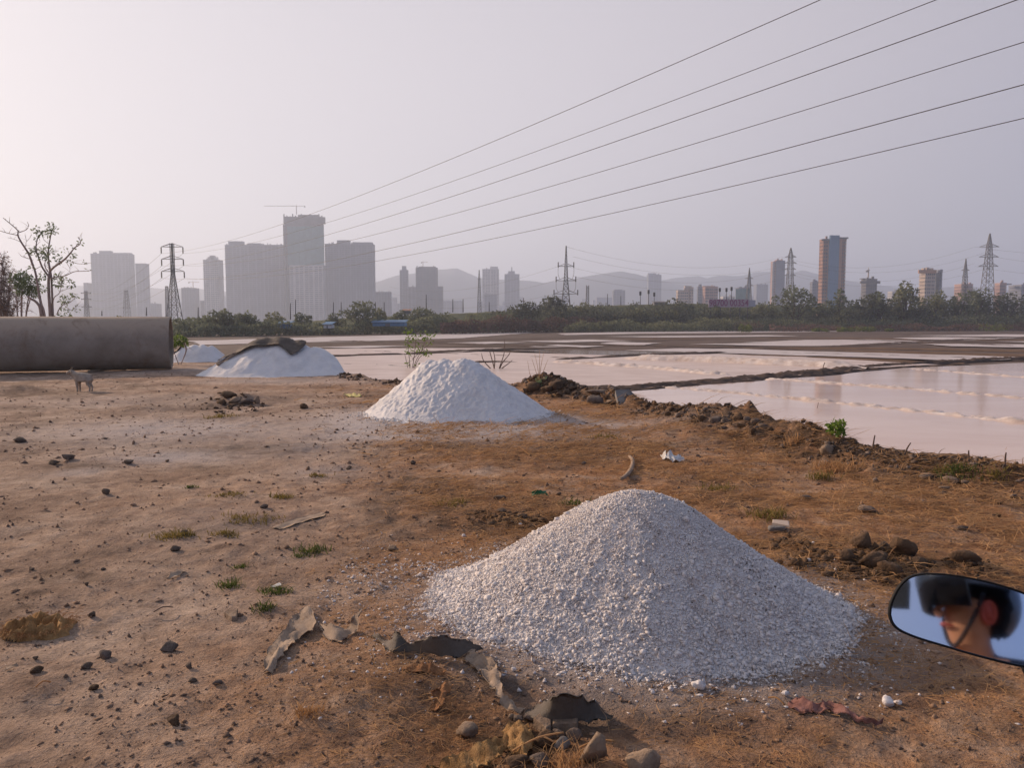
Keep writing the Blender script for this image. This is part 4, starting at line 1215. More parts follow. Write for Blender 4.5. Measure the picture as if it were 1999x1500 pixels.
# ------------------------------------------------------------------ trees and twigs at the left
def near_leaves(centres, n, size, seed, droop=.4):
    """pointed leaves, folded along the middle"""
    rng = np.random.default_rng(seed)
    C = np.array([c[:3] for c in centres]); Rr = np.array([c[3] for c in centres])
    w = Rr ** 2; pick = rng.choice(len(C), n, p=w / w.sum())
    d = rng.normal(size=(n, 3)); d /= np.linalg.norm(d, axis=1)[:, None]
    c = C[pick] + d * (Rr[pick] * rng.uniform(.15, 1, n) ** .6)[:, None]
    a = d + rng.normal(size=(n, 3)) * .8; a[:, 2] -= droop; a /= np.linalg.norm(a, axis=1)[:, None]
    b = np.cross(a, rng.normal(size=(n, 3))); b /= np.linalg.norm(b, axis=1)[:, None]
    up = np.cross(a, b)
    s = size * rng.uniform(.6, 1.3, n)[:, None]
    V = np.stack([c, c + a * s * .5 + b * s * .24 + up * s * .06, c + a * s, c + a * s * .5 - b * s * .24 + up * s * .06, c + a * s * .5], 1).reshape(-1, 3)
    i = np.arange(n)[:, None] * 5
    f = np.concatenate([np.hstack([i, i + 1, i + 4]), np.hstack([i + 1, i + 2, i + 4]), np.hstack([i + 2, i + 3, i + 4]), np.hstack([i + 3, i, i + 4])])
    return V, f

def bare_tree():
    D0 = 30.0
    def q(u, v, dy=0.0): return at(u / 7.5, 420 + v / 7.5, D0 + dy)
    base = Vector((q(690, 1480).x, D0, gz(q(690, 1480).x, D0)))
    root = thing('bare_tree', "tall half-bare tree with few leaf tufts behind the big pipe", 'tree', base)
    s = .0027
    trunk = MB()
    trunk.tube(smooth_path([base + Vector((.05, 0, -.1)), q(735, 1480), q(718, 1200), q(712, 950), q(735, 815)], 6), np.linspace(.062, .046, 25), 8)
    trunk.tube(smooth_path([base + Vector((.18, .1, -.1)), q(775, 1480, .1), q(765, 1200, .1), q(752, 930, .1), q(738, 815)], 6), np.linspace(.05, .035, 25), 6)
    trunk.build('trunk', M['bark'], root, True)
    t2 = MB()
    t2.tube(smooth_path([base + Vector((-.1, .2, -.1)), q(650, 1480, .3), q(600, 1300, .3), q(560, 1080, .4), q(520, 850, .5), q(480, 735, .5)], 5), np.linspace(.06, .036, 26), 7)
    t2.tube(smooth_path([base + Vector((-.3, .2, -.1)), q(600, 1450, .2), q(545, 1290, .2), q(440, 1220, .1), q(400, 1190, .1)], 5), np.linspace(.07, .035, 21), 6)
    t2.build('trunk', M['bark'], root, True)
    br = [([(738, 815, 0), (800, 755, -.2), (945, 650, -.4), (1040, 545, -.5), (1090, 480, -.5), (1180, 410, -.6), (1145, 320, -.6)], .06, .012),
          ([(735, 815, 0), (715, 700, .2), (708, 520, .3), (735, 340, .3), (755, 220, .3)], .06, .02),
          ([(705, 890, 0), (620, 765, -.2), (565, 620, -.3), (528, 510, -.3), (545, 350, -.2), (600, 270, -.1), (520, 210, -.1)], .06, .012),
          ([(700, 830, 0), (655, 730, .4), (690, 560, .5), (640, 470, .5)], .035, .01),
          ([(480, 735, .5), (420, 570, .5), (310, 395, .4), (262, 295, .4), (262, 230, .4), (185, 155, .3), (45, 40, .2)], .06, .014),
          ([(258, 295, .4), (130, 268, .5), (0, 230, .6)], .022, .012), ([(262, 262, .4), (385, 212, .3), (418, 150, .3), (398, 100, .3)], .022, .01),
          ([(745, 930, 0), (850, 905, -.3), (950, 890, -.5), (1085, 830, -.6), (1200, 822, -.7), (1350, 812, -.8)], .035, .01),
          ([(775, 1290, .1), (800, 1200, -.1), (875, 1130, -.2), (910, 930, -.3)], .025, .01), ([(875, 1130, -.2), (960, 1090, -.4), (1080, 1060, -.5)], .012, .007),
          ([(830, 1460, -.3), (870, 1370, -.3), (930, 1310, -.3), (1010, 1290, -.3), (1120, 1190, -.4)], .03, .008), ([(930, 1310, -.3), (1050, 1390, -.4), (1150, 1300, -.5)], .014, .007),
          ([(960, 650, -.4), (1060, 690, -.4), (1180, 715, -.4), (1340, 700, -.5)], .018, .007), ([(960, 680, -.4), (1020, 770, -.4), (1020, 820, -.4)], .012, .007),
          ([(430, 640, .5), (360, 620, .6), (295, 590, .6)], .02, .009), ([(295, 390, .4), (200, 350, .4), (110, 330, .5)], .012, .007), ([(370, 480, .5), (385, 380, .6), (365, 290, .6)], .012, .006), ([(385, 390, .6), (440, 330, .6), (465, 285, .6)], .01, .006),
          ([(505, 800, .5), (560, 770, .5), (620, 735, .5)], .018, .01), ([(710, 560, .3), (790, 550, .1), (860, 520, 0)], .012, .007), ([(715, 420, .3), (650, 370, .2), (610, 290, .2)], .014, .007)]
    rng = random.Random(4)
    for pts, r0, r1 in br:
        P = smooth_path([q(*p) for p in pts], 6)
        m = MB().tube(P, np.linspace(r0 * .72, r1 * .9, len(P)), 6)
        for i in range(2, len(P) - 1, 2):       # side twigs
            if rng.random() < .65:
                d = Vector((rng.uniform(-1, 1), rng.uniform(-1, 1), rng.uniform(-.2, 1))).normalized() * rng.uniform(.12, .38)
                m.tube([P[i], P[i] + d * .5 + Vector((0, 0, .02)), P[i] + d], [r1 * .7, r1 * .5, r1 * .3], 4)
        m.build('branch', M['bark'], root, True)
    tu = [(740, 170, 62), (700, 260, 40), (790, 230, 40), (530, 215, 38), (580, 260, 40), (500, 535, 55), (560, 520, 50), (690, 520, 70), (840, 640, 62), (640, 620, 60), (535, 350, 30), (1180, 408, 22), (1090, 470, 28), (930, 500, 30),
          (880, 900, 62), (850, 990, 72), (1030, 1010, 52), (950, 1240, 66), (1090, 1180, 44), (940, 1430, 64), (1120, 1370, 44), (470, 760, 40), (1250, 690, 26), (1300, 808, 22), (620, 900, 50), (640, 1090, 50), (430, 540, 28), (1080, 590, 40), (1040, 690, 40)]
    V, f = near_leaves([tuple(q(u, v, rng.uniform(-.5, .4))) + (r * .0030,) for u, v, r in tu], 1000, .11, 3)
    mesh_obj('leaf_tufts', V, f, M['leaf_near'], root)
bare_tree()

def bushy_tree(name, label, q, spots, twigs, mat, seed, base, n, size=.10, trunk_r=.07, cat='tree', group=None):
    root = thing(name, label, cat, base, group)
    rng = random.Random(seed)
    m = MB(); ends = []
    for (x, y, z, r) in spots:
        c = Vector((x, y, z))
        mid = base.lerp(c, .5) + Vector((rng.uniform(-.2, .2), rng.uniform(-.2, .2), .1))
        P = smooth_path([base - Vector((0, 0, .1)), mid, c], 5)
        m.tube(P, np.linspace(trunk_r * rng.uniform(.6, 1), .012, len(P)), 5)
        for _ in range(twigs):
            o_ = P[rng.randrange(len(P) // 2, len(P))]
            d = Vector((rng.gauss(0, 1), rng.gauss(0, .8), rng.gauss(.5, .9))).normalized() * r * rng.uniform(.5, 1.5)
            e1 = o_ + d * .5 + Vector((rng.uniform(-.05, .05), 0, .06)); e2 = o_ + d
            m.tube([o_, e1, e2], [.010, .007, .004], 3)
            for __ in range(2):
                q_ = Vector((rng.gauss(0, 1), rng.gauss(0, 1), rng.gauss(.4, 1))).normalized() * r * .35
                m.tube([e1, e1 + q_], [.005, .003], 3)
    m.build('trunk', M['bark'], root, True)
    V, f = near_leaves(spots, n, size, seed)
    mesh_obj('foliage', V, f, M[mat], root)
def qq(u, v, D): return tuple(at(u / 7.5, 420 + v / 7.5, D))
bx = at(40, 610, 33.0)
bushy_tree('leafy_tree', "low green-leaved tree at the half-bare tree's left foot, behind the pipe", None,
           [qq(450, 1000, 32.5) + (.36,), (qq(330, 1080, 32.7)) + (.34,), qq(250, 960, 33) + (.30,), qq(480, 1110, 32.5) + (.3,), qq(330, 900, 32.9) + (.28,)], 12, 'leaf_near', 21, Vector((at(45, 610, 33).x, 33, 0)), 1500, .11)
bushy_tree('dry_tree', "twiggy reddish dry tree cut by the left edge, behind the pipe", None,
           [qq(60, 800, 34) + (.45,), qq(-80, 760, 34) + (.5,), qq(150, 900, 34) + (.42,), qq(20, 1000, 34) + (.45,), qq(-120, 1050, 34.3) + (.5,), qq(140, 1150, 34) + (.42,), qq(40, 640, 34) + (.35,), qq(250, 1290, 34) + (.35,), qq(60, 1350, 33.8) + (.45,), qq(-120, 1340, 34) + (.5,)], 90, 'leaf_red', 22, Vector((at(-6, 610, 34).x, 34, 0)), 1500, .08)
bushy_tree('bush', "small lime green bush at the right end of the big pipe", None, [tuple(at(350, 664, 28)) + (.22,), tuple(at(340, 668, 28)) + (.2,), tuple(at(358, 668, 28)) + (.16,)], 4, 'leaf_bright', 23, Vector((at(350, 690, 28).x, 28, 0)), 420, .10, .02, 'bush')

def stems_plant(name, label, cat, lines, leaves, D, mat, n, size, seed, r0=.012, twig='twig'):
    b = on_ground(*lines[0][0])
    root = thing(name, label, cat, b)
    m = MB(); rng = random.Random(seed)
    for ln in lines:
        P = [at(px, py, b.y + rng.uniform(-.12, .12) * (i > 0)) for i, (px, py) in enumerate(ln)]
        P[0] = at(*ln[0], b.y)
        P = smooth_path(P, 4)
        m.tube([P[0] - Vector((0, 0, .08))] + P, np.linspace(r0, r0 * .35, len(P) + 1), 5)
    m.build('stem', M[twig], root, True)
    if leaves:
        V, f = near_leaves([tuple(at(px, py, b.y + rng.uniform(-.15, .15))) + (r * b.y / F,) for px, py, r in leaves], n, size, seed)
        mesh_obj('leaves', V, f, M[mat], root)
stems_plant('sapling', "thin leafy sapling standing at the pan edge behind the second heap", 'sapling',
            [[(801, 734), (799, 700), (796, 670), (800, 648)], [(803, 734), (808, 700), (812, 665), (811, 640)], [(802, 733), (812, 705), (825, 680), (832, 655)], [(800, 733), (793, 705), (790, 690)], [(804, 733), (818, 700), (838, 685)], [(806, 700), (818, 690), (842, 668)]],
            [(802, 655, 10), (795, 668, 9), (812, 660, 8), (830, 655, 10), (836, 668, 8), (818, 678, 8), (800, 684, 8), (826, 686, 8), (845, 654, 5), (792, 648, 4), (836, 690, 6), (815, 715, 5), (797, 708, 4)], 21, 'leaf_bright', 330, .15, 31, .022)
stems_plant('dry_shrub', "dark leafless forked stump shrub behind the second heap's right slope", 'shrub',
            [[(970, 736), (976, 715), (984, 690), (985, 662)], [(968, 735), (963, 712), (957, 690), (955, 682)], [(970, 735), (980, 710), (994, 692), (996, 683)], [(972, 725), (990, 712), (1000, 704)], [(964, 725), (966, 700), (961, 680)], [(966, 728), (945, 706), (940, 690)]], [], 20, None, 0, 0, 32, .035)
stems_plant('dry_weed', "pale wispy dry weed on the earth mound, a green sprig at its foot", 'weed',
            [[(1052, 748), (1050, 720), (1044, 692)], [(1053, 748), (1056, 715), (1062, 688)], [(1051, 748), (1046, 725), (1038, 700)], [(1054, 748), (1062, 722), (1070, 702)], [(1053, 748), (1053, 710), (1054, 684)], [(1050, 748), (1036, 735), (1030, 705)]],
            [(1055, 742, 7), (1062, 746, 7), (1050, 745, 5)], 18, 'leaf_near', 40, .12, 33, .008, 'straw')
stems_plant('green_shrub', "bright green leafy shrub on the bank in front of the pink pool", 'shrub',
            [[(1632, 856), (1630, 838), (1626, 826)], [(1633, 856), (1640, 838), (1645, 826)], [(1632, 856), (1634, 836), (1633, 824)]],
            [(1626, 828, 8), (1640, 828, 8), (1632, 838, 10), (1642, 838, 7), (1622, 836, 6), (1634, 832, 9)], 11, 'leaf_bright', 240, .06, 34, .008)
for i, (a, b, lab) in enumerate([((1588, 828), (1598, 786), "thin dry stalk leaning right on the bank, left of the bright green shrub"), ((1703, 876), (1708, 850), "short upright dark stalk on the bank crest right of the green shrub"),
                                 ((1762, 892), (1778, 865), "slanting thin stick over the bank toward the pool"), ((1892, 905), (1891, 880), "short stick standing in the weeds near the right edge"), ((1962, 914), (1964, 884), "thin twig upright beside the concrete block at right"),
                                 ((1605, 722), (1610, 708), "tiny stick standing in the broad salt bank")]):
    pa = on_ground(*a) if i < 5 else gp(*a, PAN)
    pb = at(*b, pa.y)
    tag(MB().tube(smooth_path([pa - Vector((0, 0, .06)), pa.lerp(pb, .5) + Vector((.01, .02, 0)), pb], 4), np.linspace(.012, .006, 9) if i < 5 else [.02] * 9, 5).build('stick', M['twig'], None, True, loc=pa), lab, 'stick')
pa = on_ground(1985, 905); L = [at(*p, pa.y) for p in ((1985, 905), (1975, 886), (1945, 874), (1905, 874), (1868, 882))]
tag(MB().tube(smooth_path(L, 5), np.linspace(.009, .004, 21), 5).build('bent_cane', M['straw'], None, True, loc=pa), "long thin dry cane arching over the pool at the right edge", 'cane')

# ------------------------------------------------------------------ goat
def skin_mesh(name, verts, edges, radii, mat, parent, sub=2, loc=None):
    me = bpy.data.meshes.new(name + "_cage")
    me.from_pydata([tuple(v) for v in verts], edges, [])
    o = bpy.data.objects.new(name + "_cage", me); COL.objects.link(o)
    sk = o.modifiers.new("skin", 'SKIN'); sk.use_smooth_shade = True
    for v, r in zip(me.skin_vertices[0].data, radii):
        v.radius = (r, r) if isinstance(r, (int, float)) else r
        v.use_root = False
    me.skin_vertices[0].data[0].use_root = True
    if sub:
        ss = o.modifiers.new("sub", 'SUBSURF'); ss.levels = sub; ss.render_levels = sub
    dg = bpy.context.evaluated_depsgraph_get()
    out = bpy.data.meshes.new_from_object(o.evaluated_get(dg), depsgraph=dg)
    bpy.data.objects.remove(o); bpy.data.meshes.remove(me)
    out.name = name
    ob = bpy.data.objects.new(name, out); COL.objects.link(ob)
    out.materials.clear(); out.materials.append(mat)
    if parent: ob.parent = parent; ob.location = -world_loc(parent)
    for p in out.polygons: p.use_smooth = True
    return ob

def goat():
    g = on_ground(162, 765)
    s = .46 / .62
    x, y, z = g.x, g.y, g.z
    def P(a, b, c): return (x + a * s, y + b * s, z + c * s)      # a: toward the tail (right)
    v = [P(.22, 0, .46), P(.05, 0, .44), P(-.12, 0, .46), P(-.22, 0, .52), P(-.30, 0, .60), P(-.35, 0, .64), P(-.43, 0, .585), P(-.48, 0, .545), P(.29, 0, .50), P(.33, 0, .56)]
    e = [(0, 1), (1, 2), (2, 3), (3, 4), (4, 5), (5, 6), (6, 7), (0, 8), (8, 9)]
    r = [.105, .13, .115, .08, .055, .058, .04, .026, .03, .018]
    def leg(root, pts, rr):
        i = root
        for p, q in zip(pts, rr):
            v.append(P(*p)); r.append(q); e.append((i, len(v) - 1)); i = len(v) - 1
    for sy in (-.07, .07):
        leg(2, [(-.13, sy, .36), (-.14, sy, .22), (-.125, sy, .10), (-.13, sy, .02), (-.145, sy, .0)], [.05, .03, .022, .02, .022])
        leg(0, [(.22, sy, .36), (.18, sy, .25), (.26, sy, .15), (.245, sy, .03), (.23, sy, .0)], [.065, .042, .022, .02, .022])
    ob = skin_mesh('goat', v, e, r, M['goat'], None)
    ob.data.transform(Matrix.Translation(-g)); ob.location = g
    tag(ob, "small white goat standing on the dirt in front of the big pipe", 'goat')
    for sy in (-1, 1):
        MB().tube(smooth_path([P(-.33, .025 * sy, .68), P(-.30, .035 * sy, .74), P(-.25, .05 * sy, .77)], 4), np.linspace(.014 * s, .004, 9), 6).build('horn', M['horn'], ob, True)
        m = MB(); m.v += [P(-.33, .05 * sy, .655), P(-.30, .075 * sy, .665), P(-.27, .13 * sy, .62), P(-.315, .10 * sy, .62)]; m.f.append((0, 1, 2, 3))
        m.v += [P(-.33, .05 * sy, .645), P(-.30, .075 * sy, .65), P(-.27, .13 * sy, .613), P(-.315, .10 * sy, .61)]; m.f += [(7, 6, 5, 4), (0, 4, 5, 1), (1, 5, 6, 2), (2, 6, 7, 3), (3, 7, 4, 0)]
        m.build('ear', M['goat'], ob)
goat()

# ------------------------------------------------------------------ salt heaps
def cone_fun(cones, soft=.03, seed=1, rough=.03, freq=3.0, grain=0.0, gfreq=12.0):
    def fn(x, y, raw=False):
        x = np.asarray(x, dtype=np.float64); y = np.asarray(y, dtype=np.float64)
        out = None
        for (cx_, cy_, h, rx, ry, eps) in cones:
            ang = np.arctan2(y - cy_, x - cx_)
            wob = 1 + .06 * vnoise(np.cos(ang) * 2, np.sin(ang) * 2, 0, seed)
            t = np.hypot((x - cx_) / rx, (y - cy_) / ry) / wob
            z = h * (1 + eps * .6 - np.sqrt(t * t + eps * eps) / np.sqrt(1 + eps * eps) * (1 + eps * .6))
            out = z if out is None else np.maximum(out, z) + .02 * np.exp(-np.abs(out - z) / .05)
        out = out + rough * fbm(x * freq, y * freq, 0, seed + 3, 4) * np.clip(out * 4, .2, 1)
        a0 = np.arctan2(y - cones[0][1], x - cones[0][0])           # runnels down the sides
        out = out + rough * .22 * vnoise(np.cos(a0) * 11, np.sin(a0) * 11, 0, seed + 8) * np.clip(out * 3, 0, 1) * np.clip(np.hypot(x - cones[0][0], y - cones[0][1]) * 2 - .3, 0, 1)
        if grain: out = out + grain * fbm(x * gfreq, y * gfreq, 0, seed + 12, 3) * np.clip(out * 6, 0, 1)
        if raw: return out
        return soft * np.logaddexp(0, out / soft) - soft * .3
    return fn

def heap(label, fn, x0, x1, y0, y1, res, mat, group="heaps of white salt", soft_edge=.0045):
    xs, ys = np.arange(x0, x1, res), np.arange(y0, y1, res)
    X, Y = np.meshgrid(xs, ys)
    h = fn(X, Y)
    Z = h + ground_z(X, Y, False) - .012
    n, m_ = X.shape
    idx = np.arange(n * m_).reshape(n, m_)
    f = np.stack([idx[:-1, :-1], idx[:-1, 1:], idx[1:, 1:], idx[1:, :-1]], -1).reshape(-1, 4)
    keep = (h[:-1, :-1] > -soft_edge).reshape(-1)
    f = f[keep]
    V = np.stack([X, Y, Z], -1).reshape(-1, 3)
    used = np.unique(f); rm = np.full(len(V), -1); rm[used] = np.arange(len(used))
    c = ((x0 + x1) / 2, (y0 + y1) / 2, 0)
    o = mesh_obj('salt_heap', V[used], np.ascontiguousarray(rm[f]), M[mat], smooth=True, loc=c)
    return tag(o, label, 'salt heap', group)

def lumps(name, P, S, mat, parent, seed, shape=ICO1, kind='stuff', flat=.75):
    rng = np.random.default_rng(seed)
    n = len(P); bv, bf = shape
    k = len(bv)
    V = bv[None] * (1 + .42 * rng.normal(size=(n, k)))[..., None].clip(.45, 1.6)
    sc_ = S[:, None] * rng.uniform(.5, 1.45, (n, 3)); sc_[:, 2] *= flat
    V = V * sc_[:, None, :]
    a = rng.uniform(0, 2 * math.pi, n); c, s = np.cos(a)[:, None], np.sin(a)[:, None]
    V = np.stack([V[..., 0] * c - V[..., 1] * s, V[..., 0] * s + V[..., 1] * c, V[..., 2]], -1) + P[:, None, :]
    f = (bf[None] + (np.arange(n) * k)[:, None, None]).reshape(-1, 3)
    o = mesh_obj(name, V.reshape(-1, 3), np.ascontiguousarray(f), M[mat], parent)
    return tag(o, kind=kind) if kind else o

OCT = (np.array([(1, 0, 0), (-1, 0, 0), (0, 1, 0), (0, -1, 0), (0, 0, 1), (0, 0, -1.)]), np.array([(0, 2, 4), (2, 1, 4), (1, 3, 4), (3, 0, 4), (2, 0, 5), (1, 2, 5), (3, 1, 5), (0, 3, 5)]))

# nearest heap, of coarse crystals
C1 = (.665, 4.12)
fn1 = cone_fun([(C1[0] + .03, C1[1], .72, 1.04, .92, .25), (C1[0] - .50, C1[1] + .06, .235, .68, .66, .3), (C1[0] + .30, C1[1] - .14, .36, .84, .72, .3)], .022, 3, .030, 3, .006, 16)
h1 = heap("nearest coarse salt heap, big pale crystals spilling round its foot", fn1, -1.0, 2.3, 2.7, 5.6, .02, 'salt')
rng = np.random.default_rng(7)
N = 260000
gx, gy = rng.uniform(-.75, 2.05, N), rng.uniform(2.95, 5.3, N)
hh = fn1(gx, gy)
ok = hh > .004
gx, gy, hh = gx[ok][:104000], gy[ok][:104000], hh[ok][:104000]
sz = .0034 + .0042 * rng.random(len(gx)) ** 2
P = np.stack([gx, gy, ground_z(gx, gy, False) + hh - .012 + sz * .35], -1)
lumps('salt_crystals', P, sz, 'salt', h1, 8, OCT)
big = (rng.random(len(gx)) < .13 * np.clip(1.25 - hh / .40, .06, 1))
bsz = sz[big] + .0085 * rng.random(int(big.sum())) ** 1.4
lumps('salt_knobs', P[big] + np.array([0, 0, .003]), bsz, 'salt', h1, 11)
# crystals scattered on the soil round the foot
sx, sy = rng.uniform(-1.1, 2.4, 120000), rng.uniform(2.7, 5.6, 120000)
rw = fn1(sx, sy, True)
patch = np.clip(.75 + 1.3 * fbm(sx * 4, sy * 4, 0, 63, 3), .15, 1.4)
keep = (rw < .02) & (rng.random(120000) < .62 * np.exp(np.minimum(rw - .01, 0) / (.058 + .03 * (sx < 0))) * patch)
sx, sy = sx[keep][:15000], sy[keep][:15000]
ss_ = .003 + .0085 * rng.random(len(sx)) ** 3
lumps('spilled_salt', np.stack([sx, sy, ground_z(sx, sy) + np.maximum(fn1(sx, sy), 0) + ss_ * .3], -1), ss_, 'salt', h1, 9, OCT)
dk = rng.random(len(gx)) < .006
stain = (fbm(gx * 3.2, gy * 3.2, 0, 66, 3) > .30) & (hh < .34) & (rng.random(len(gx)) < .05); dk = dk | stain
lumps('dirt_specks', P[dk] + np.array([0, 0, .006]), sz[dk] * .8, 'dark_clod', h1, 10, OCT)

# second heap, finer salt, two-topped
D2 = 12.75
X2 = lambda px: (px - CX) / F * D2
fn2 = cone_fun([(X2(908), D2, .99, 1.52, 1.32, .09), (X2(868), D2 + .12, .97, 1.32, 1.28, .09), (X2(838), D2 + .22, .93, 1.10, 1.25, .09)], .02, 13, .030, 2.2, .030, 24)
h2 = heap("second salt heap, smooth and white, two-topped, in the middle of the dirt", fn2, X2(690), X2(1125), D2 - 1.75, D2 + 2, .018, 'salt_far')
n = 2500
gx, gy = rng.uniform(X2(700), X2(1110), n), rng.uniform(D2 - 1.6, D2 + .4, n); hh = fn2(gx, gy); ok = hh > .01
gx, gy, hh = gx[ok], gy[ok], hh[ok]; sz = .006 + .012 * rng.random(len(gx)) ** 3


sx, sy = rng.uniform(X2(680), X2(1130), 26000), rng.uniform(D2 - 1.9, D2 + 1.2, 26000)
rw = fn2(sx, sy, True); keep = (rw < .05) & (rng.random(26000) < .6 * np.exp(np.minimum(rw - .02, 0) / .075))
sx, sy = sx[keep], sy[keep]; ss_ = .006 + .012 * rng.random(len(sx)) ** 2.5
lumps('spilled_salt', np.stack([sx, sy, ground_z(sx, sy) + np.maximum(fn2(sx, sy), 0) * .8 + ss_ * .2], -1), ss_, 'salt_far', h2, 19, OCT)
# third heap under a tarp, and the fourth behind
D3 = 23.2
X3 = lambda px: (px - CX) / F * D3
fn3 = cone_fun([(X3(548), D3, 1.09, 2.1, 1.62, .12), (X3(585), D3, .98, 1.7, 1.5, .10), (X3(616), D3, .90, 1.55, 1.4, .10), (X3(640), D3, .60, 1.15, 1.2, .12), (X3(515), D3, 1.06, 1.92, 1.55, .12), (X3(470), D3 - .1, .70, 1.2, 1.3, .14)], .02, 23, .045, 1.4, .03, 6)
heap("third salt heap, long and half covered with a dark tarp", fn3, X3(370), X3(720), D3 - 2.2, D3 + 2.4, .045, 'salt_far')
D4 = 30.4
X4 = lambda px: (px - CX) / F * D4
fn4 = cone_fun([(X4(366), D4, .72, .92, 1.0, .1), (X4(380), D4, .73, 1.0, 1.0, .1), (X4(396), D4, .72, 1.0, 1.0, .1), (X4(412), D4 + .1, .68, .76, .9, .1)], .02, 33, .02, 1.6, .025, 6)
heap("farthest low flat-topped salt heap at the end of the big pipe", fn4, X4(310), X4(470), D4 - 1.6, D4 + 1.8, .05, 'salt_far')
xs4 = at(340, 690, D4 - .2)

def heap_hit(px, py, fn):
    d = np.array(ray(px, py))
    t = 15 + np.arange(4000) * .004
    p = np.array([0, 0, H]) + t[:, None] * d
    below = p[:, 2] <= fn(p[:, 0], p[:, 1]) + ground_z(p[:, 0], p[:, 1], False)
    i = int(np.argmax(below))
    return Vector(p[i]) if below[i] else None

def tarp3():
    front = [(425, 714), (436, 707), (452, 699), (475, 691), (500, 683), (525, 680), (548, 681), (562, 692), (570, 697), (584, 690), (597, 681)]
    A = [heap_hit(px, py, fn3) for px, py in front]
    A = [p for p in A if p is not None]
    A = smooth_path(A, 5)
    back = []
    nx, ny = len(A), 20
    V = []
    for i, p in enumerate(A):
        u = i / (nx - 1)
        yb = D3 + .15 + 1.15 * math.sin(math.pi * min(1, .25 + u * .9)) 
        xb = p.x + (X3(545) - p.x) * .10
        for j in range(ny):
            t = j / (ny - 1)
            x, y = p.x + (xb - p.x) * t, p.y + (max(yb, p.y + .3) - p.y) * t
            z = float(fn3(np.array([x]), np.array([y]))[0]) + float(ground_z(np.array([x]), np.array([y]), False)[0])
            wr = .05 * abs(float(vnoise(x * 2.2 + y * .8, y * 1.1, 0, 6))) + .035 * float(vnoise(x * 5 + y * 2, y * 2, 0, 9)) + .012 * float(vnoise(x * 14, y * 10, 0, 7))
            V.append((x, y, z + .07 + wr + .03 * (1 - t)))
    idx = np.arange(nx * ny).reshape(nx, ny)
    f = np.stack([idx[:-1, :-1], idx[1:, :-1], idx[1:, 1:], idx[:-1, 1:]], -1).reshape(-1, 4)
    V = np.array(V); lo = V - np.array([0, .01, .02])
    rim = list(idx[0, :]) + list(idx[1:, -1]) + list(idx[-1, -2::-1]) + list(idx[-2:0:-1, 0])
    n = len(V)
    side = [(rim[i], rim[i] + n, rim[(i + 1) % len(rim)] + n, rim[(i + 1) % len(rim)]) for i in range(len(rim))]
    o = mesh_obj('tarp', np.concatenate([V, lo]), [tuple(q) for q in f] + [tuple(q + n)[::-1] for q in f] + side, M['tarp'], smooth=True, loc=V.mean(0))
    tag(o, "dark folded tarp thrown over the top of the third salt heap", 'tarp')
    # pale rolled fold running down the left end
    Pm = [heap_hit(px, py, fn3) for px, py in ((424, 715), (445, 702), (465, 688), (482, 680))]
    Pm = smooth_path([p + Vector((0, 0, .05)) for p in Pm if p], 4)
    MB().tube(Pm, [.05 + .015 * math.sin(i * 1.7) for i in range(len(Pm))], 8).build('rolled_edge', M['tarp_pale'], o, True)
    for px, py in ((424, 716), (437, 708)):
        p = heap_hit(px, py, fn3)
tarp3()
def scrap_tarp4():
    p = [heap_hit(337, 685, fn4), heap_hit(347, 678, fn4)]
    c = at(338, 680, D4 - .1); 
    V = []
    for i in range(8):
        for j in range(6):
            x = at(333 + i * 3.2, 680, D4).x; y = D4 - .35 + j * .14
            z = float(fn4(np.array([x]), np.array([y]))[0]) + .05 + .03 * math.sin(i * 1.9 + j)
            V.append((x, y, z))
    f = [(i * 6 + j, (i + 1) * 6 + j, (i + 1) * 6 + j + 1, i * 6 + j + 1) for i in range(7) for j in range(5)]
    n = len(V); V += [(a, b, c_ - .02) for a, b, c_ in V]
    f += [tuple(q + n for q in g)[::-1] for g in f[:]]
    tag(mesh_obj('tarp', V, f, M['tarp_pale'], smooth=True, loc=V[0]), "small pale tarp scrap on the farthest heap's left shoulder", 'tarp')
scrap_tarp4()

# ------------------------------------------------------------------ stones, clods, rubble
def rock_mesh(seed, angular=True, sub=2):
    rng = np.random.default_rng(seed)
    v, f = (ICO2, ICO3)[sub - 2] if sub < 4 else ICO4
    v = v.copy()
    if angular:
        n = rng.normal(size=(9, 3)); n /= np.linalg.norm(n, axis=1)[:, None]
        d = rng.uniform(.38, .85, 9)
        dots = v @ n.T
        lim = np.where(dots > 1e-3, d / np.maximum(dots, 1e-3), 9).min(1)
        v = v * np.minimum(lim, 1.15)[:, None]
    q = seed * 7.3
    k1, k2 = (.12, .07) if angular else (.40, .26)
    v = v * (1 + k1 * fbm(v[:, 0] * 2.2 + q, v[:, 1] * 2.2, v[:, 2] * 2.2, seed, 4) + k2 * vnoise(v[:, 0] * 8 + q, v[:, 1] * 8, v[:, 2] * 8, seed + 2))[:, None]
    return v, f
ROCKS = [rock_mesh(i, True, 3) for i in range(8)] + [rock_mesh(20 + i, False, 3) for i in range(5)]

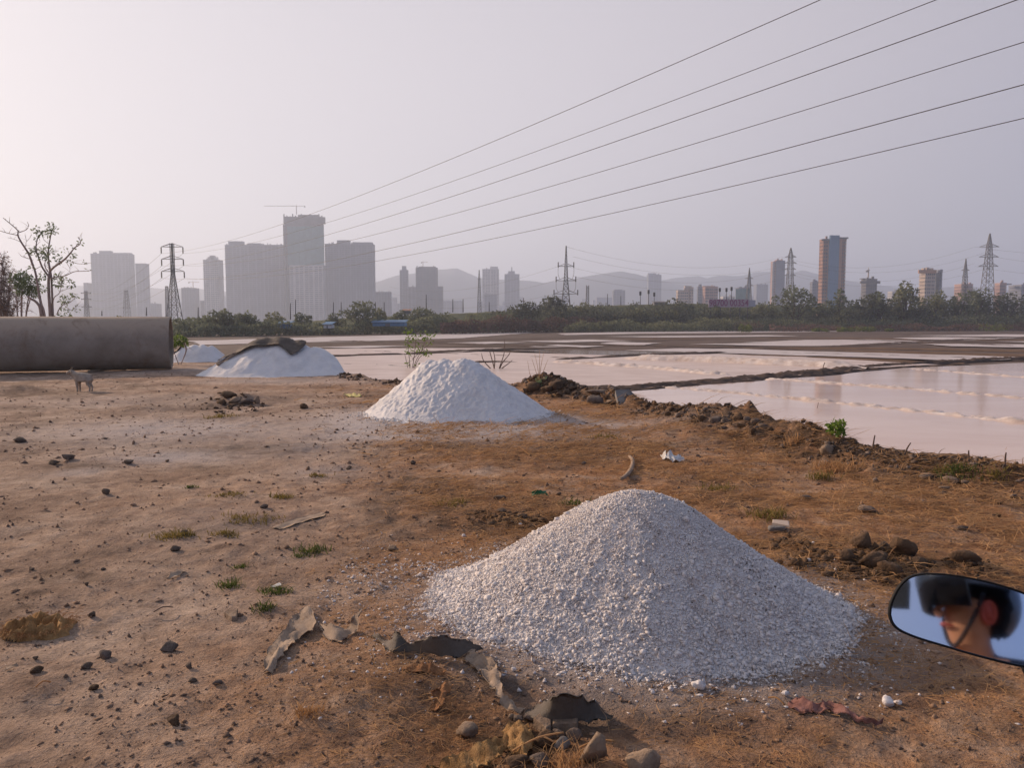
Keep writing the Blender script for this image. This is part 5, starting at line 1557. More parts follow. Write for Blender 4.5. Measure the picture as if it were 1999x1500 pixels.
def rock(name, label, px, py, w_px, ratio, mat, cat, group=None, seed=0, shape=None, depth=.8, rot=None, sink=.18, base=None, smooth=False):
    p = base or on_ground(px, py)
    k = p.y / F
    w = w_px * k * (.78 if mat == 'dark_clod' else 1); h = w * ratio
    rng = random.Random(seed * 13 + int(px))
    v, f = ROCKS[shape if shape is not None else rng.randrange(8)]
    a = rng.uniform(0, 6.28) if rot is None else rot
    v = v @ np.array([[math.cos(a), -math.sin(a), 0], [math.sin(a), math.cos(a), 0], [0, 0, 1]]).T
    v = (v - (v.max(0) + v.min(0)) / 2) / ((v.max(0) - v.min(0)) / 2)
    V = v * np.array([w / 2, w / 2 * depth, h / 2 * (1 + sink)]) + np.array([p.x, p.y + w / 2 * depth * .8, p.z + h / 2 * (1 - sink)])
    o = mesh_obj(name, V, f, M[mat], None, smooth, loc=(p.x, p.y, p.z))
    return tag(o, label, cat, group)

G1 = "jagged rocks in the bank rubble"
for i, (px, py, w, r) in enumerate([(1305, 812, 22, .6), (1330, 812, 34, .55), (1352, 815, 22, .7), (1372, 822, 30, .6), (1398, 824, 40, .62), (1420, 826, 32, .8), (1442, 822, 34, .75), (1462, 824, 30, .85), (1476, 826, 30, .7), (1448, 836, 26, .6), (1492, 834, 30, .55), (1415, 838, 22, .6),
                                    (1472, 848, 24, .8), (1530, 846, 26, .5), (1560, 852, 20, .5), (1505, 842, 20, .6), (1580, 862, 18, .5), (1665, 878, 22, .5), (1360, 826, 18, .5), (1385, 834, 16, .6), (1690, 890, 22, .5), (1730, 897, 20, .5), (1650, 866, 24, .45)]):
    rock('rock', "jagged dark rock among the rubble heaped along the bank of the pink pool", px, py, w * .68, r * (.6 + .35 * (i % 3 == 0)), 'rock' if i % 3 else 'clod', 'rock', G1, i, shape=i % 8, sink=.5)
rng = np.random.default_rng(77)
NB = 20000
th = rng.uniform(-13, 40, NB); dd = np.abs(rng.normal(0, .6, NB)) + .10
rr = edge_r(th) - dd / .75
bx_, by_ = rr * np.sin(np.radians(th)), rr * np.cos(np.radians(th))
wgt = np.clip(.35 + 1.2 * fbm(bx_ * 1.1, by_ * 1.1, 0, 88, 3), .03, 1) * np.exp(-dd / .9)
ok = rng.random(NB) < wgt
bx_, by_ = bx_[ok], by_[ok]
bs = (.008 + .035 * rng.random(len(bx_)) ** 3) * np.clip(rr[ok] / 12, .7, 1.5)
half = rng.random(len(bx_)) < .6
lumps('bank_rubble', np.stack([bx_, by_, ground_z(bx_, by_) + bs * .3], -1)[half], bs[half], 'clod', None, 78)
lumps('bank_rubble', np.stack([bx_, by_, ground_z(bx_, by_) + bs * .3], -1)[~half], bs[~half], 'rock', None, 79)
G2 = "dark clods at the edge of the dirt behind the second heap"
for i, (px, py, w, r) in enumerate([(722, 726, 20, .8), (738, 727, 24, .85), (755, 733, 26, .5), (772, 733, 22, .55), (700, 727, 16, .5), (748, 729, 14, .7), (786, 737, 18, .5), (712, 731, 14, .5)]):
    rock('earth_clod', "%s from the left of the dark clods between third heap and sapling" % ORD[sorted([722, 738, 755, 772, 700, 748, 786, 712]).index(px)], px, py, w, r, 'dark_clod', 'clod', G2, i, shape=8 + i % 5, smooth=True)
G3 = "rocks in the earth mound under the dry weed"
for i, (px, py, w, r) in enumerate([(1046, 765, 38, .5), (1070, 768, 30, .5), (1088, 763, 34, .6), (1105, 770, 20, .5), (1030, 768, 20, .5), (1125, 773, 18, .5), (1092, 775, 14, .6), (1118, 764, 22, .4)]):
    rock('rock', "%s from the left of the brown rocks in the mound under the dry weed" % ORD[sorted([1046, 1070, 1088, 1105, 1030, 1125, 1092, 1118]).index(px)], px, py, w, r, 'clod', 'rock', G3, i, smooth=i % 2 == 0)
rock('rock', "flat whitish crusted rock on the bank left of the leaning slab", 1168, 773, 50, .22, 'rock', 'rock', None, 3)
rock('rock', "greyish flat rock just below the leaning slab, left side", 1162, 790, 34, .5, 'rock', 'rock', None, 4)
rock('rock', "pale brown stone at the foot of the leaning slab", 1195, 791, 30, .35, 'pale_rock', 'rock', None, 5)

def prism(name, label, cat, px_poly, mat, thick, lift=0.0, tilt=0.0, group=None, seed=0):
    """a flat slab: the outline seen in the photograph, lying on the ground, with thickness"""
    rng = random.Random(seed)
    P = [on_ground(px, py) for px, py in px_poly]
    zc = sum(p.z for p in P) / len(P); yc = min(p.y for p in P)
    n = len(P)
    top = [Vector((p.x, p.y, zc + lift + thick + (p.y - yc) * tilt + rng.uniform(-.003, .003))) for p in P]
    bot = [Vector((p.x, p.y, zc - .02 + (p.y - yc) * tilt * .3)) for p in P]
    c = sum((Vector(t) for t in top), Vector()) / n
    inner = [t.lerp(c, .10) + Vector((0, 0, .004)) for t in top]
    V = bot + top + inner
    f = [tuple(range(n - 1, -1, -1)), tuple(range(2 * n, 3 * n))]
    for i in range(n):
        j = (i + 1) % n
        f += [(i, j, n + j, n + i), (n + i, n + j, 2 * n + j, 2 * n + i)]
    bmx = sum((P[i].x * P[(i + 1) % n].y - P[(i + 1) % n].x * P[i].y) for i in range(n))
    if bmx < 0: f = [q[::-1] for q in f]
    return tag(mesh_obj(name, V, f, M[mat], None, loc=(c.x, c.y, zc)), label, cat, group)

def leaning_slab(label, corners, thick, D, mat, name='concrete_slab'):
    """corners (px, py) of the face seen, upper edge leaning away"""
    base = on_ground(*corners[0]); y0 = base.y
    ymax = max(c[1] for c in corners)
    pts = []
    for px, py in corners:
        t = (ymax - py) / max(1, (ymax - min(c[1] for c in corners)))
        pts.append(at(px, py, y0 + .35 * t))
    nrm = (pts[1] - pts[0]).cross(pts[2] - pts[1]).normalized()
    if nrm.y < 0: nrm = -nrm
    back = [p + nrm * thick for p in pts]
    n = len(pts)
    V = pts + back
    f = [tuple(range(n)), tuple(range(2 * n - 1, n - 1, -1))] + [(i, n + i, n + (i + 1) % n, (i + 1) % n) for i in range(n)]
    return tag(mesh_obj(name, V, f, M[mat], None, loc=base), label, 'slab')
leaning_slab("broken grey concrete slab leaning on the bank beside the dark bund", [(1208, 792), (1245, 791), (1240, 772), (1228, 760), (1201, 762)], .12, 14, 'concrete')
leaning_slab("grey concrete block half buried at the right edge of the dirt", [(1958, 950), (2015, 955), (2015, 926), (1985, 921), (1950, 925)], .3, 8, 'concrete', 'concrete_block')
for i, (px, py, w, r, mt, lab) in enumerate([
    (1815, 938, 36, .35, 'rock', "flat dark grey stone left of the pale stone near the right-hand weeds"), (1862, 946, 28, .5, 'pale_rock', "pale angular stone among weeds left of the concrete block"),
    (1845, 958, 20, .4, 'pale_rock', "small pale stone just before the pale angular stone"), (1885, 945, 16, .4, 'pale_rock', "small tan stone right of the pale angular stone"), (1618, 887, 26, .7, 'pale_rock', "upright tan stone on the slope left of the yellow grass tuft"),
    (1520, 1040, 36, .32, 'concrete', "grey rounded stone against the flat brick by the near heap"), (1700, 1110, 56, .55, 'clod', "largest light-topped clod in the clump of clods above the mirror"), (1690, 1075, 46, .7, 'clod', "dark clod behind the largest light-topped clod"),
    (1770, 1092, 56, .75, 'clod', "tall round clod right of the largest light-topped clod"), (1720, 1112, 60, .45, 'clod', "broad low clod before the largest light-topped clod"), (1745, 1128, 44, .6, 'clod', "clod directly above the mirror's upper edge"), (1660, 1100, 40, .6, 'clod', "clod at the left of the largest light-topped clod"),
    (1890, 1102, 60, .4, 'clod', "low wide clod apart from the others, near the right edge"), (1800, 1112, 40, .5, 'clod', "rough clod at the right end of the clod clump"), (1735, 1075, 34, .6, 'dark_clod', "small dark clod between the largest and the round clod"),
    (460, 788, 26, .5, 'pale_rock', "round tan stone in the rubble heap before the third salt heap"), (478, 790, 30, .4, 'rock', "flat grey stone in the middle of the rubble heap"), (500, 789, 12, 1.3, 'pale_rock', "upright pale chip at the right end of the rubble heap"),
    (430, 790, 20, .4, 'clod', "brown clod at the left end of the rubble heap"), (445, 779, 30, .5, 'clod', "brown clod topping the rubble heap"), (592, 799, 16, .7, 'clod', "lone round clod right of the rubble heap"),
    (592, 709, 6, .8, 'dark_clod', "small dark stone lying on the third salt heap's slope"), (505, 736, 6, .8, 'dark_clod', "dark stone at the third heap's front foot, left one"), (535, 737, 6, .6, 'dark_clod', "dark stone at the third heap's front foot, right one"),
    (33, 865, 40, .35, 'dark_clod', "flat dark clod at the left edge, far part of the dirt"), (100, 908, 30, .4, 'dark_clod', "dark clod at the left of the ash patch"), (130, 900, 22, .6, 'rock', "grey stone on the ash patch at left"), (248, 907, 18, .5, 'rock', "small square grey stone right of the ash patch"),
    (325, 903, 8, .7, 'pale_rock', "small pale pebble right of the square grey stone"), (203, 966, 24, .6, 'dark_clod', "round dark clod alone in the left middle of the dirt"), (357, 1046, 16, .7, 'rock', "small grey stone in the yellow grass tuft"), (340, 1078, 24, .6, 'dark_clod', "dark lump just below the stone in the yellow grass tuft"),
    (514, 993, 16, .5, 'rock', "small grey stone left of the straw patch"), (766, 1078, 22, .5, 'pale_rock', "pale egg-shaped stone left of the near heap"), (177, 1207, 20, .8, 'dark_clod', "dark cube-like clod right of the sack"), (168, 1145, 12, .8, 'dark_clod', "small black clod above the cube-like clod"),
    (328, 1274, 34, .5, 'rock', "brown stone with a dry stalk across it"), (200, 1290, 30, .6, 'rock', "grey-brown stone in the clods below the sack"), (165, 1308, 28, .5, 'dark_clod', "dark clod in front of the grey-brown stone"), (66, 1317, 24, .5, 'clod', "brown clod under the sack, left of the dark clod"), (68, 1290, 16, .6, 'dark_clod', "small dark pebble just under the sack"),
    (367, 1307, 20, .7, 'dark_clod', "upright dark clod right of the stalk-crossed stone"), (375, 1334, 22, .5, 'dark_clod', "dark clod below the upright clod"), (180, 1350, 18, .6, 'clod', "brown clod under the dark clods in the lower left"), (335, 1418, 30, .6, 'clod', "brown clod low in the left corner, near the picture's bottom"), (423, 1340, 20, .5, 'rock', "grey chip right of the two dark clods"),
    (200, 1115, 12, .6, 'dark_clod', "small dark clod in the bare tan middle-left"), (60, 1115, 14, .5, 'dark_clod', "small dark clod near the left edge, above the sack"), (150, 985, 10, .6, 'dark_clod', "tiny dark clod below left of the round dark clod"),
    (680, 918, 16, .6, 'dark_clod', "dark clod in the whitish dust below the second heap"), (806, 908, 14, .8, 'dark_clod', "dark pointed clod below the second heap's left foot"), (1140, 908, 12, .5, 'rock', "grey pebble below the second heap's right foot"),
    (975, 978, 34, .35, 'dark_clod', "dark flattened lump beside the green plastic"), (1090, 968, 16, .5, 'dark_clod', "small dark clod right of the green plastic"), (980, 1005, 30, .5, 'dark_clod', "left dark clod behind the near heap's crest"), (1020, 1015, 26, .6, 'dark_clod', "right dark clod behind the near heap's crest"),
    (1880, 1036, 34, .3, 'dark_clod', "flat dark lump in the straw at the far right"), (1575, 978, 26, .4, 'rock', "grey stone in the straw right of the near heap's top"), (1700, 1003, 40, .3, 'rock', "flat grey stone in the straw above the clod clump"), (1845, 968, 26, .3, 'rock', "flat stone near the concrete block")]):
    nm = 'stone' if ('stone' in lab or 'boulder' in lab or 'chip' in lab or 'pebble' in lab) else 'earth_clod'
    base = None
    if 'third salt heap' in lab and py == 710: base = heap_hit(px, py, fn3)
    rock(nm, lab, px, py, w, r, mt, 'stone' if nm == 'stone' else 'clod', "loose stones and clods on the dirt", i + 50, smooth='clod' in mt, base=base)

prism('brick', "flat pale brick lying on the soil right of the near heap", 'brick', [(1507, 1036), (1541, 1040), (1540, 1030), (1508, 1027)], 'cream_wall', .05)
prism('tile_shard', "broken pinkish tile shard on bare dirt left of the torn strips", 'tile', [(438, 1203), (452, 1214), (462, 1213), (465, 1198), (455, 1201), (440, 1199)], 'pale_rock', .02)
prism('cement_slab', "left half of a cracked pale cement piece below the torn sheet", 'slab', [(1041, 1422), (1066, 1440), (1076, 1434), (1075, 1414), (1052, 1416)], 'pale_rock', .02, .012, .1)
prism('cement_slab', "right half of the cracked pale cement piece below the torn sheet", 'slab', [(1078, 1412), (1078, 1433), (1098, 1430), (1126, 1427), (1130, 1412), (1110, 1413)], 'pale_rock', .02, .012, .1)
for i, (px, py, w, r, mt, shp, lab) in enumerate([(910, 1448, 48, .55, 'pale_rock', 0, "wedge-shaped pale stone left of the burlap"), (998, 1408, 14, .9, 'pale_rock', 8, "small round tan pebble at the torn sheet's foot"), (1012, 1414, 20, .7, 'rock', 3, "little grey stone between pebble and cracked cement"),
    (1036, 1412, 30, .5, 'rock', 1, "flat grey stone tucked under the torn sheet"), (1062, 1464, 40, .75, 'clod', 4, "brown stone under the cracked cement's left half"), (1098, 1468, 36, .62, 'concrete', 5, "blue-grey stone in the middle of the stone pile"), (1092, 1446, 34, .55, 'rock', 6, "upper grey stone of the pile under the cracked cement"),
    (1122, 1450, 34, .7, 'rock', 7, "brown grey stone of the pile next to the tall pale lump"), (1158, 1496, 58, 1.05, 'pale_rock', 5, "tall pale knobbly lump at the right of the stone pile"), (1262, 1514, 76, .46, 'pale_rock', 6, "large rounded pale boulder at the bottom edge"), (1010, 1500, 46, .35, 'clod', 1, "brown lump at the bottom edge before the burlap"),
    (1052, 1502, 46, .5, 'rock', 2, "grey lump at the bottom edge in the straw")]):
    rock('stone', lab, px, py, w, r, mt, 'stone', "stones below the torn sheet", i + 150, shape=shp, smooth=shp >= 8)

G4 = "loose salt lumps on the soil round the near heap"
for i, (px, py, w) in enumerate([(963, 1256, 18), (795, 1231, 11), (1607, 1308, 15), (1030, 1252, 14), (1003, 1313, 12), (1194, 1353, 10), (1190, 1300, 16), (1240, 1320, 14), (1275, 1357, 10), (1310, 1352, 11), (1350, 1306, 16), (1440, 1318, 18), (1495, 1296, 16), (1560, 1295, 18), (1580, 1100, 12), (1604, 1117, 10), (1634, 1116, 10), (1588, 1064, 8),
                                  (1535, 1362, 16), (1500, 1382, 10), (1660, 1205, 18), (1640, 1170, 16), (820, 1128, 12), (838, 1118, 10), (905, 1050, 9), (1016, 1028, 8), (1155, 1382, 10)]):
    rock('salt_lump', "loose knob of white salt fallen on the brown soil beside the near heap", px, py, w, .75, 'salt', 'salt lump', G4, i + 300, shape=8 + i % 5, smooth=True, sink=.1)
rock('salt_lump', "largest loose salt lump, below the middle of the near heap", 1366, 1350, 32, .62, 'salt', 'salt lump', None, 330, shape=9, sink=.1)
rock('salt_lump', "white salt lump with a chip beside it, right of the red rag", 1738, 1384, 26, .8, 'salt', 'salt lump', None, 331, shape=1, sink=.1)
rock('salt_lump', "small flat white chip right of the white lump by the red rag", 1756, 1378, 16, .5, 'salt', 'salt lump', None, 332, shape=2, sink=.1)

# ------------------------------------------------------------------ torn sheets, rags, sack
def cloth(name, label, cat, rows, mat, wr=.006, sub=6, thick=.0022, seed=0, freq=25, group=None):
    """rows of points (px, py, height above the soil): a sheet through them, wrinkled, with thickness"""
    G = []
    for row in rows:
        pts = []
        for px, py, *h in row:
            h = h[0] if h else .01
            g = on_ground(px, py); z = g.z + h
            pts.append(gp(px, py, z))
        G.append(smooth_path(pts, sub))
    cols = list(zip(*G))
    cols = [smooth_path(c, sub) for c in cols]
    nx, ny = len(cols), len(cols[0])
    V = np.array([[tuple(p) for p in c] for c in cols])
    X, Y, Z = V[..., 0], V[..., 1], V[..., 2]
    Z += wr * 2.2 * fbm(X * freq, Y * freq, 0, seed, 4) + wr * .9 * np.sin(X * freq * 3.1 + 6 * fbm(X * 9, Y * 9, 0, seed + 1, 2))
    Z = np.maximum(Z, ground_z(X, Y) + .006)
    edge = np.zeros((nx, ny)); edge[0] = edge[-1] = 1; edge[:, 0] = edge[:, -1] = 1
    X += edge * .012 * vnoise(X * 70, Y * 70, 0, seed + 4); Y += edge * .014 * vnoise(X * 70, Y * 70, 0, seed + 5)
    V = np.stack([X, Y, Z], -1).reshape(-1, 3)
    idx = np.arange(nx * ny).reshape(nx, ny)
    f = np.stack([idx[:-1, :-1], idx[1:, :-1], idx[1:, 1:], idx[:-1, 1:]], -1).reshape(-1, 4)
    n = len(V)
    rim = list(idx[0, :]) + list(idx[1:, -1]) + list(idx[-1, -2::-1]) + list(idx[-2:0:-1, 0])
    side = [(rim[i], rim[i] + n, rim[(i + 1) % len(rim)] + n, rim[(i + 1) % len(rim)]) for i in range(len(rim))]
    o = mesh_obj(name, np.concatenate([V, V - np.array([0, .002, thick])]), [tuple(q) for q in f] + [tuple(q + n)[::-1] for q in f] + side, M[mat], None, True, loc=V.mean(0))
    return tag(o, label, cat, group)

cloth('torn_sheet', "pale tapering strip of torn sheet, leftmost of the torn pieces", 'torn sheet', [[(595, 1186), (606, 1187)], [(572, 1206, .02), (618, 1222, .03)], [(556, 1230, .03), (587, 1246, .02)], [(530, 1262, .02), (566, 1258, .04)], [(515, 1298, .02), (545, 1283, .035)], [(519, 1314), (531, 1312)]], 'tarp_pale', .009, seed=1, freq=34)
cloth('torn_sheet', "small pale torn piece with an upturned tip beside the tapering strip", 'torn sheet', [[(622, 1217, .02), (636, 1248, .01)], [(645, 1218, .05), (662, 1252, .02)], [(672, 1226, .03), (684, 1240, .01)], [(682, 1222, .03), (697, 1228, .03)], [(690, 1206, .07), (701, 1208, .07)], [(704, 1190, .10), (708, 1193, .10)]], 'tarp_pale', .006, seed=2)
cloth('torn_sheet', "dark crumpled sheet standing in peaks left of the near heap's foot", 'torn sheet', [[(722, 1241), (738, 1236, .05)], [(745, 1258), (760, 1250, .02)], [(768, 1273), (776, 1231, .11)], [(800, 1274), (800, 1256, .05)], [(840, 1278, .015), (845, 1242, .12)], [(880, 1282, .02), (890, 1246, .10)], [(908, 1284, .01), (922, 1254, .06)], [(926, 1272), (942, 1264, .01)]], 'tarp', .006, seed=3, freq=18)
cloth('torn_sheet', "narrow tan ribbon of sheet twisting down from the dark peaks", 'torn sheet', [[(900, 1288), (925, 1272, .02)], [(930, 1306, .02), (963, 1290, .03)], [(952, 1330, .03), (974, 1312, .05)], [(970, 1356, .035), (984, 1344, .06)], [(990, 1384, .02), (1003, 1375, .02)], [(1020, 1394), (1026, 1382, .01)]], 'tarp_pale', .009, seed=4, freq=34)
cloth('torn_sheet', "grey-brown curled sheet with a raised hump, right end of the torn pieces", 'torn sheet', [[(1022, 1392, .02), (1030, 1384, .03)], [(1045, 1408, .03), (1060, 1370, .05)], [(1070, 1410, .03), (1080, 1362, .13)], [(1110, 1412, .02), (1120, 1357, .14)], [(1140, 1412, .02), (1152, 1370, .08)], [(1172, 1406, .015), (1182, 1388, .03)], [(1195, 1400), (1199, 1396)]], 'tarp', .006, seed=5, freq=18)
cloth('burlap_rag', "frayed orange-brown burlap bunched beside the stone pile", 'rag', [[(978, 1424, .01), (1000, 1412, .03), (1020, 1408, .02)], [(988, 1446, .02), (1012, 1430, .045), (1036, 1420, .025)], [(998, 1470, .01), (1022, 1452, .04), (1042, 1442, .015)], [(1008, 1484, .01), (1030, 1472, .03), (1040, 1462, .01)]], 'burlap', .008, seed=6, freq=60)
cloth('burlap_rag', "long ragged strip of orange burlap running into the bottom edge", 'rag', [[(985, 1432, .02), (1000, 1446, .02)], [(950, 1446, .04), (975, 1478, .02)], [(905, 1468, .03), (940, 1500, .03)], [(865, 1486, .03), (900, 1520, .02)], [(830, 1502, .01), (850, 1530, .01)]], 'burlap', .008, seed=7, freq=60)
cloth('burlap_rag', "small rust-orange curled scrap in the soil between ribbon and watermark corner", 'rag', [[(838, 1384), (850, 1388)], [(846, 1362, .03), (866, 1368, .02)], [(848, 1350, .03), (872, 1352, .04)], [(872, 1336, .03), (882, 1340, .03)]], 'orange_cloth', .010, seed=8, freq=30)['label'] = "small rust-orange curled scrap lying in soil below the dark peaks"
cloth('burlap_rag', "flat orange rag lying just under the dark peaked sheet", 'rag', [[(782, 1302), (790, 1310)], [(815, 1296, .02), (820, 1312, .01)], [(845, 1298, .03), (850, 1316, .01)], [(868, 1308), (868, 1316)]], 'orange_cloth', .008, seed=9, freq=30)
cloth('red_rag', "twisted dull red rag on bare soil below the near heap's right foot", 'rag', [[(1534, 1374), (1545, 1366, .015)], [(1558, 1386, .015), (1565, 1366, .03)], [(1592, 1391, .01), (1600, 1372, .035)], [(1620, 1386, .025), (1624, 1372, .03)], [(1645, 1396, .02), (1650, 1384, .03)], [(1690, 1411, .01), (1684, 1400, .03)], [(1726, 1415, .005), (1729, 1408, .02)]], 'red_cloth', .008, seed=10, freq=40)
cloth('plastic_wrapper', "flat yellow wrapper on the dirt between the third and second heaps", 'wrapper', [[(672, 770), (678, 775)], [(690, 769, .03), (694, 775, .02)], [(704, 771), (706, 775)]], 'plastic_yellow', .02, seed=11)
cloth('plastic_scrap', "dark green scrap of plastic on the straw behind the near heap", 'plastic scrap', [[(1036, 963), (1040, 968)], [(1050, 957, .05), (1054, 967, .01)], [(1066, 960, .02), (1070, 966)]], 'plastic_green', .01, seed=12)
cloth('plastic_bag', "crumpled white plastic bag on the straw, right of the bent branch", 'plastic bag', [[(1290, 892), (1296, 899)], [(1300, 880, .12), (1304, 898, .02)], [(1312, 882, .10), (1316, 900, .02)], [(1334, 892, .03), (1336, 899)]], 'plastic_white', .02, seed=13)
cloth('paper_scrap', "small white paper scrap above the green grass tuft", 'paper', [[(530, 1144), (536, 1146)], [(544, 1138, .01), (546, 1144, .01)]], 'plastic_white', .003, seed=14)
cloth('wood_chip', "pale leaf-shaped bark chip on the bare tan dirt", 'wood chip', [[(325, 1129), (330, 1130)], [(338, 1116, .02), (348, 1122, .01)], [(356, 1112), (361, 1113)]], 'tarp_pale', .003, seed=15)
cloth('wood_chip', "thin tan chip near the left edge below the sack", 'wood chip', [[(10, 1304), (12, 1308)], [(28, 1296, .02), (34, 1302, .01)]], 'tarp_pale', .003, seed=16)
cloth('paper_scrap', "long broken strips of pale paper on the dirt left of the straw", 'paper', [[(530, 1030), (545, 1033)], [(570, 1015, .01), (582, 1022, .01)], [(630, 1000, .01), (636, 1006, .01)]], 'tarp_pale', .006, seed=17)

def sack():
    g = on_ground(40, 1257)
    k = g.y / F
    n = 46
    X, Y = np.meshgrid(np.linspace(-1, 1, n), np.linspace(-1, 1, n))
    rr = np.hypot(X, Y); ang = np.arctan2(Y, X)
    base = np.clip(1 - rr ** 2.4, 0, None)
    ridg = 1 - np.abs(fbm(X * 1.7 + 3, Y * 2.4, 0, 77, 3)) * 2.2
    z = base ** .5 * (.038 + .045 * np.clip(ridg, 0, 1) + .016 * np.sin(7 * fbm(X * 1.2, Y * .8, 0, 74, 2) + X * 9 + Y * 4) + .008 * np.sin(X * 31 + 6 * fbm(X * 2, Y * 2, 0, 75, 2) - Y * 14)) + .010 * fbm(X * 8, Y * 8, 0, 78, 3) * (base > 0)
    z -= .05 * np.exp(-(((X - .1) / .35) ** 2 + ((Y + .0) / .3) ** 2))          # the hollow mouth of the sack
    edge = 1 + .16 * vnoise(np.cos(ang) * 3, np.sin(ang) * 3, 0, 79)
    wx, wy = g.x, g.y + .15
    V = np.stack([wx + X * .165 * edge, wy + Y * .15 * edge, np.maximum(z, -.01) + gz(g.x, g.y) - .004], -1).reshape(-1, 3)
    idx = np.arange(n * n).reshape(n, n)
    f = np.stack([idx[:-1, :-1], idx[:-1, 1:], idx[1:, 1:], idx[1:, :-1]], -1).reshape(-1, 4)
    keep = (rr[:-1, :-1] < 1.02).reshape(-1)
    o = mesh_obj('burlap_sack', V, np.ascontiguousarray(f[keep]), M['burlap'], None, True, loc=(wx, wy, 0))
    tag(o, "crumpled golden burlap sack lying at the left edge of the dirt", 'sack')
    m = MB(); rng = random.Random(3)
    for i in range(140):
        a = rng.uniform(0, 6.28); r = rng.uniform(.75, 1.05)
        p = Vector((wx + math.cos(a) * .16 * r, wy + math.sin(a) * .145 * r, gz(wx, wy) + .03))
        d = Vector((math.cos(a) + rng.uniform(-.5, .5), math.sin(a) + rng.uniform(-.5, .5), rng.uniform(-.2, .5))) * rng.uniform(.015, .05)
        m.tube([p, p + d * .6 + Vector((0, 0, .01)), p + d], .0012, 3, False)
    tag(m.build('loose_threads', M['straw'], o), kind='stuff')
sack()

b = [on_ground(*p) + Vector((0, 0, .035)) for p in ((1212, 943), (1224, 934), (1233, 920), (1235, 905), (1228, 897))]
tag(MB().tube(smooth_path(b, 6), [.012 + .012 * math.sin(math.pi * (.12 + .8 * i / 24)) + .002 * math.sin(i * 2.1) for i in range(25)], 8).build('bent_branch', M['wood'], None, True, loc=b[0]), "curved pale branch lying on the straw between the two nearest heaps", 'branch')
for i, (a, c, lab) in enumerate([((1238, 893), (1262, 899), "thin straight stick right of the curved branch"), ((1500, 1372), (1532, 1392), "yellow straw stem pointing at the red rag"), ((300, 1203), (338, 1197), "brown twig on the bare dirt right of the sack"), ((70, 1352), (100, 1346), "short twig in the lower left dirt"),
                                 ((1000, 1478), (1100, 1468), "long straw stem across the bottom stone pile"), ((1130, 1472), (1200, 1486), "straw stem crossing the foot of the tall pale lump"), ((1730, 1100), (1752, 1086), "pale straw sticking out of the clods over the mirror"), ((1040, 1456), (1082, 1466), "straw stem lying over the brown stone under cracked cement")]):
    pa, pb = on_ground(*a) + Vector((0, 0, .02)), on_ground(*c) + Vector((0, 0, .03 + .04 * (i in (4, 5, 6))))
    tag(MB().tube(smooth_path([pa, pa.lerp(pb, .5) + Vector((.0, 0, .015)), pb], 4), [.0035] * 9, 5).build('straw_stem' if i in (1, 4, 5, 6, 7) else 'twig', M['straw'] if i != 2 else M['twig'], None, True, loc=pa), lab, 'stem' if i in (1, 4, 5, 6, 7) else 'twig')

# ------------------------------------------------------------------ grass tufts
def tuft(label, px, py, w_px, h_px, mat, n, seed, group="grass tufts on the dirt", name='grass_tuft'):
    g = on_ground(px, py); k = g.y / F
    rng = random.Random(seed)
    m = MB()
    for i in range(n):
        x, y = g.x + rng.gauss(0, .30) * w_px * k, g.y + rng.gauss(0, .22) * w_px * k
        z = gz(x, y)
        h = h_px * k * rng.uniform(.5, 1.2)
        d = Vector((rng.gauss(0, .7), rng.gauss(0, .7), 0)) * h
        q = Vector((rng.uniform(-1, 1), rng.uniform(-1, 1), 0)).normalized() * max(.0022, .0007 * g.y)
        a = Vector((x, y, z - .01)); b = a + d * .4 + Vector((0, 0, h * .7)); c = a + d + Vector((0, 0, h))
        b0 = len(m.v); m.v += [a - q, a + q, b + q * .8, b - q * .8, c]
        m.f += [(b0, b0 + 1, b0 + 2, b0 + 3), (b0 + 3, b0 + 2, b0 + 4)]
    o = m.build(name, M[mat], None, loc=g)
    return tag(o, label, 'grass tuft', group)
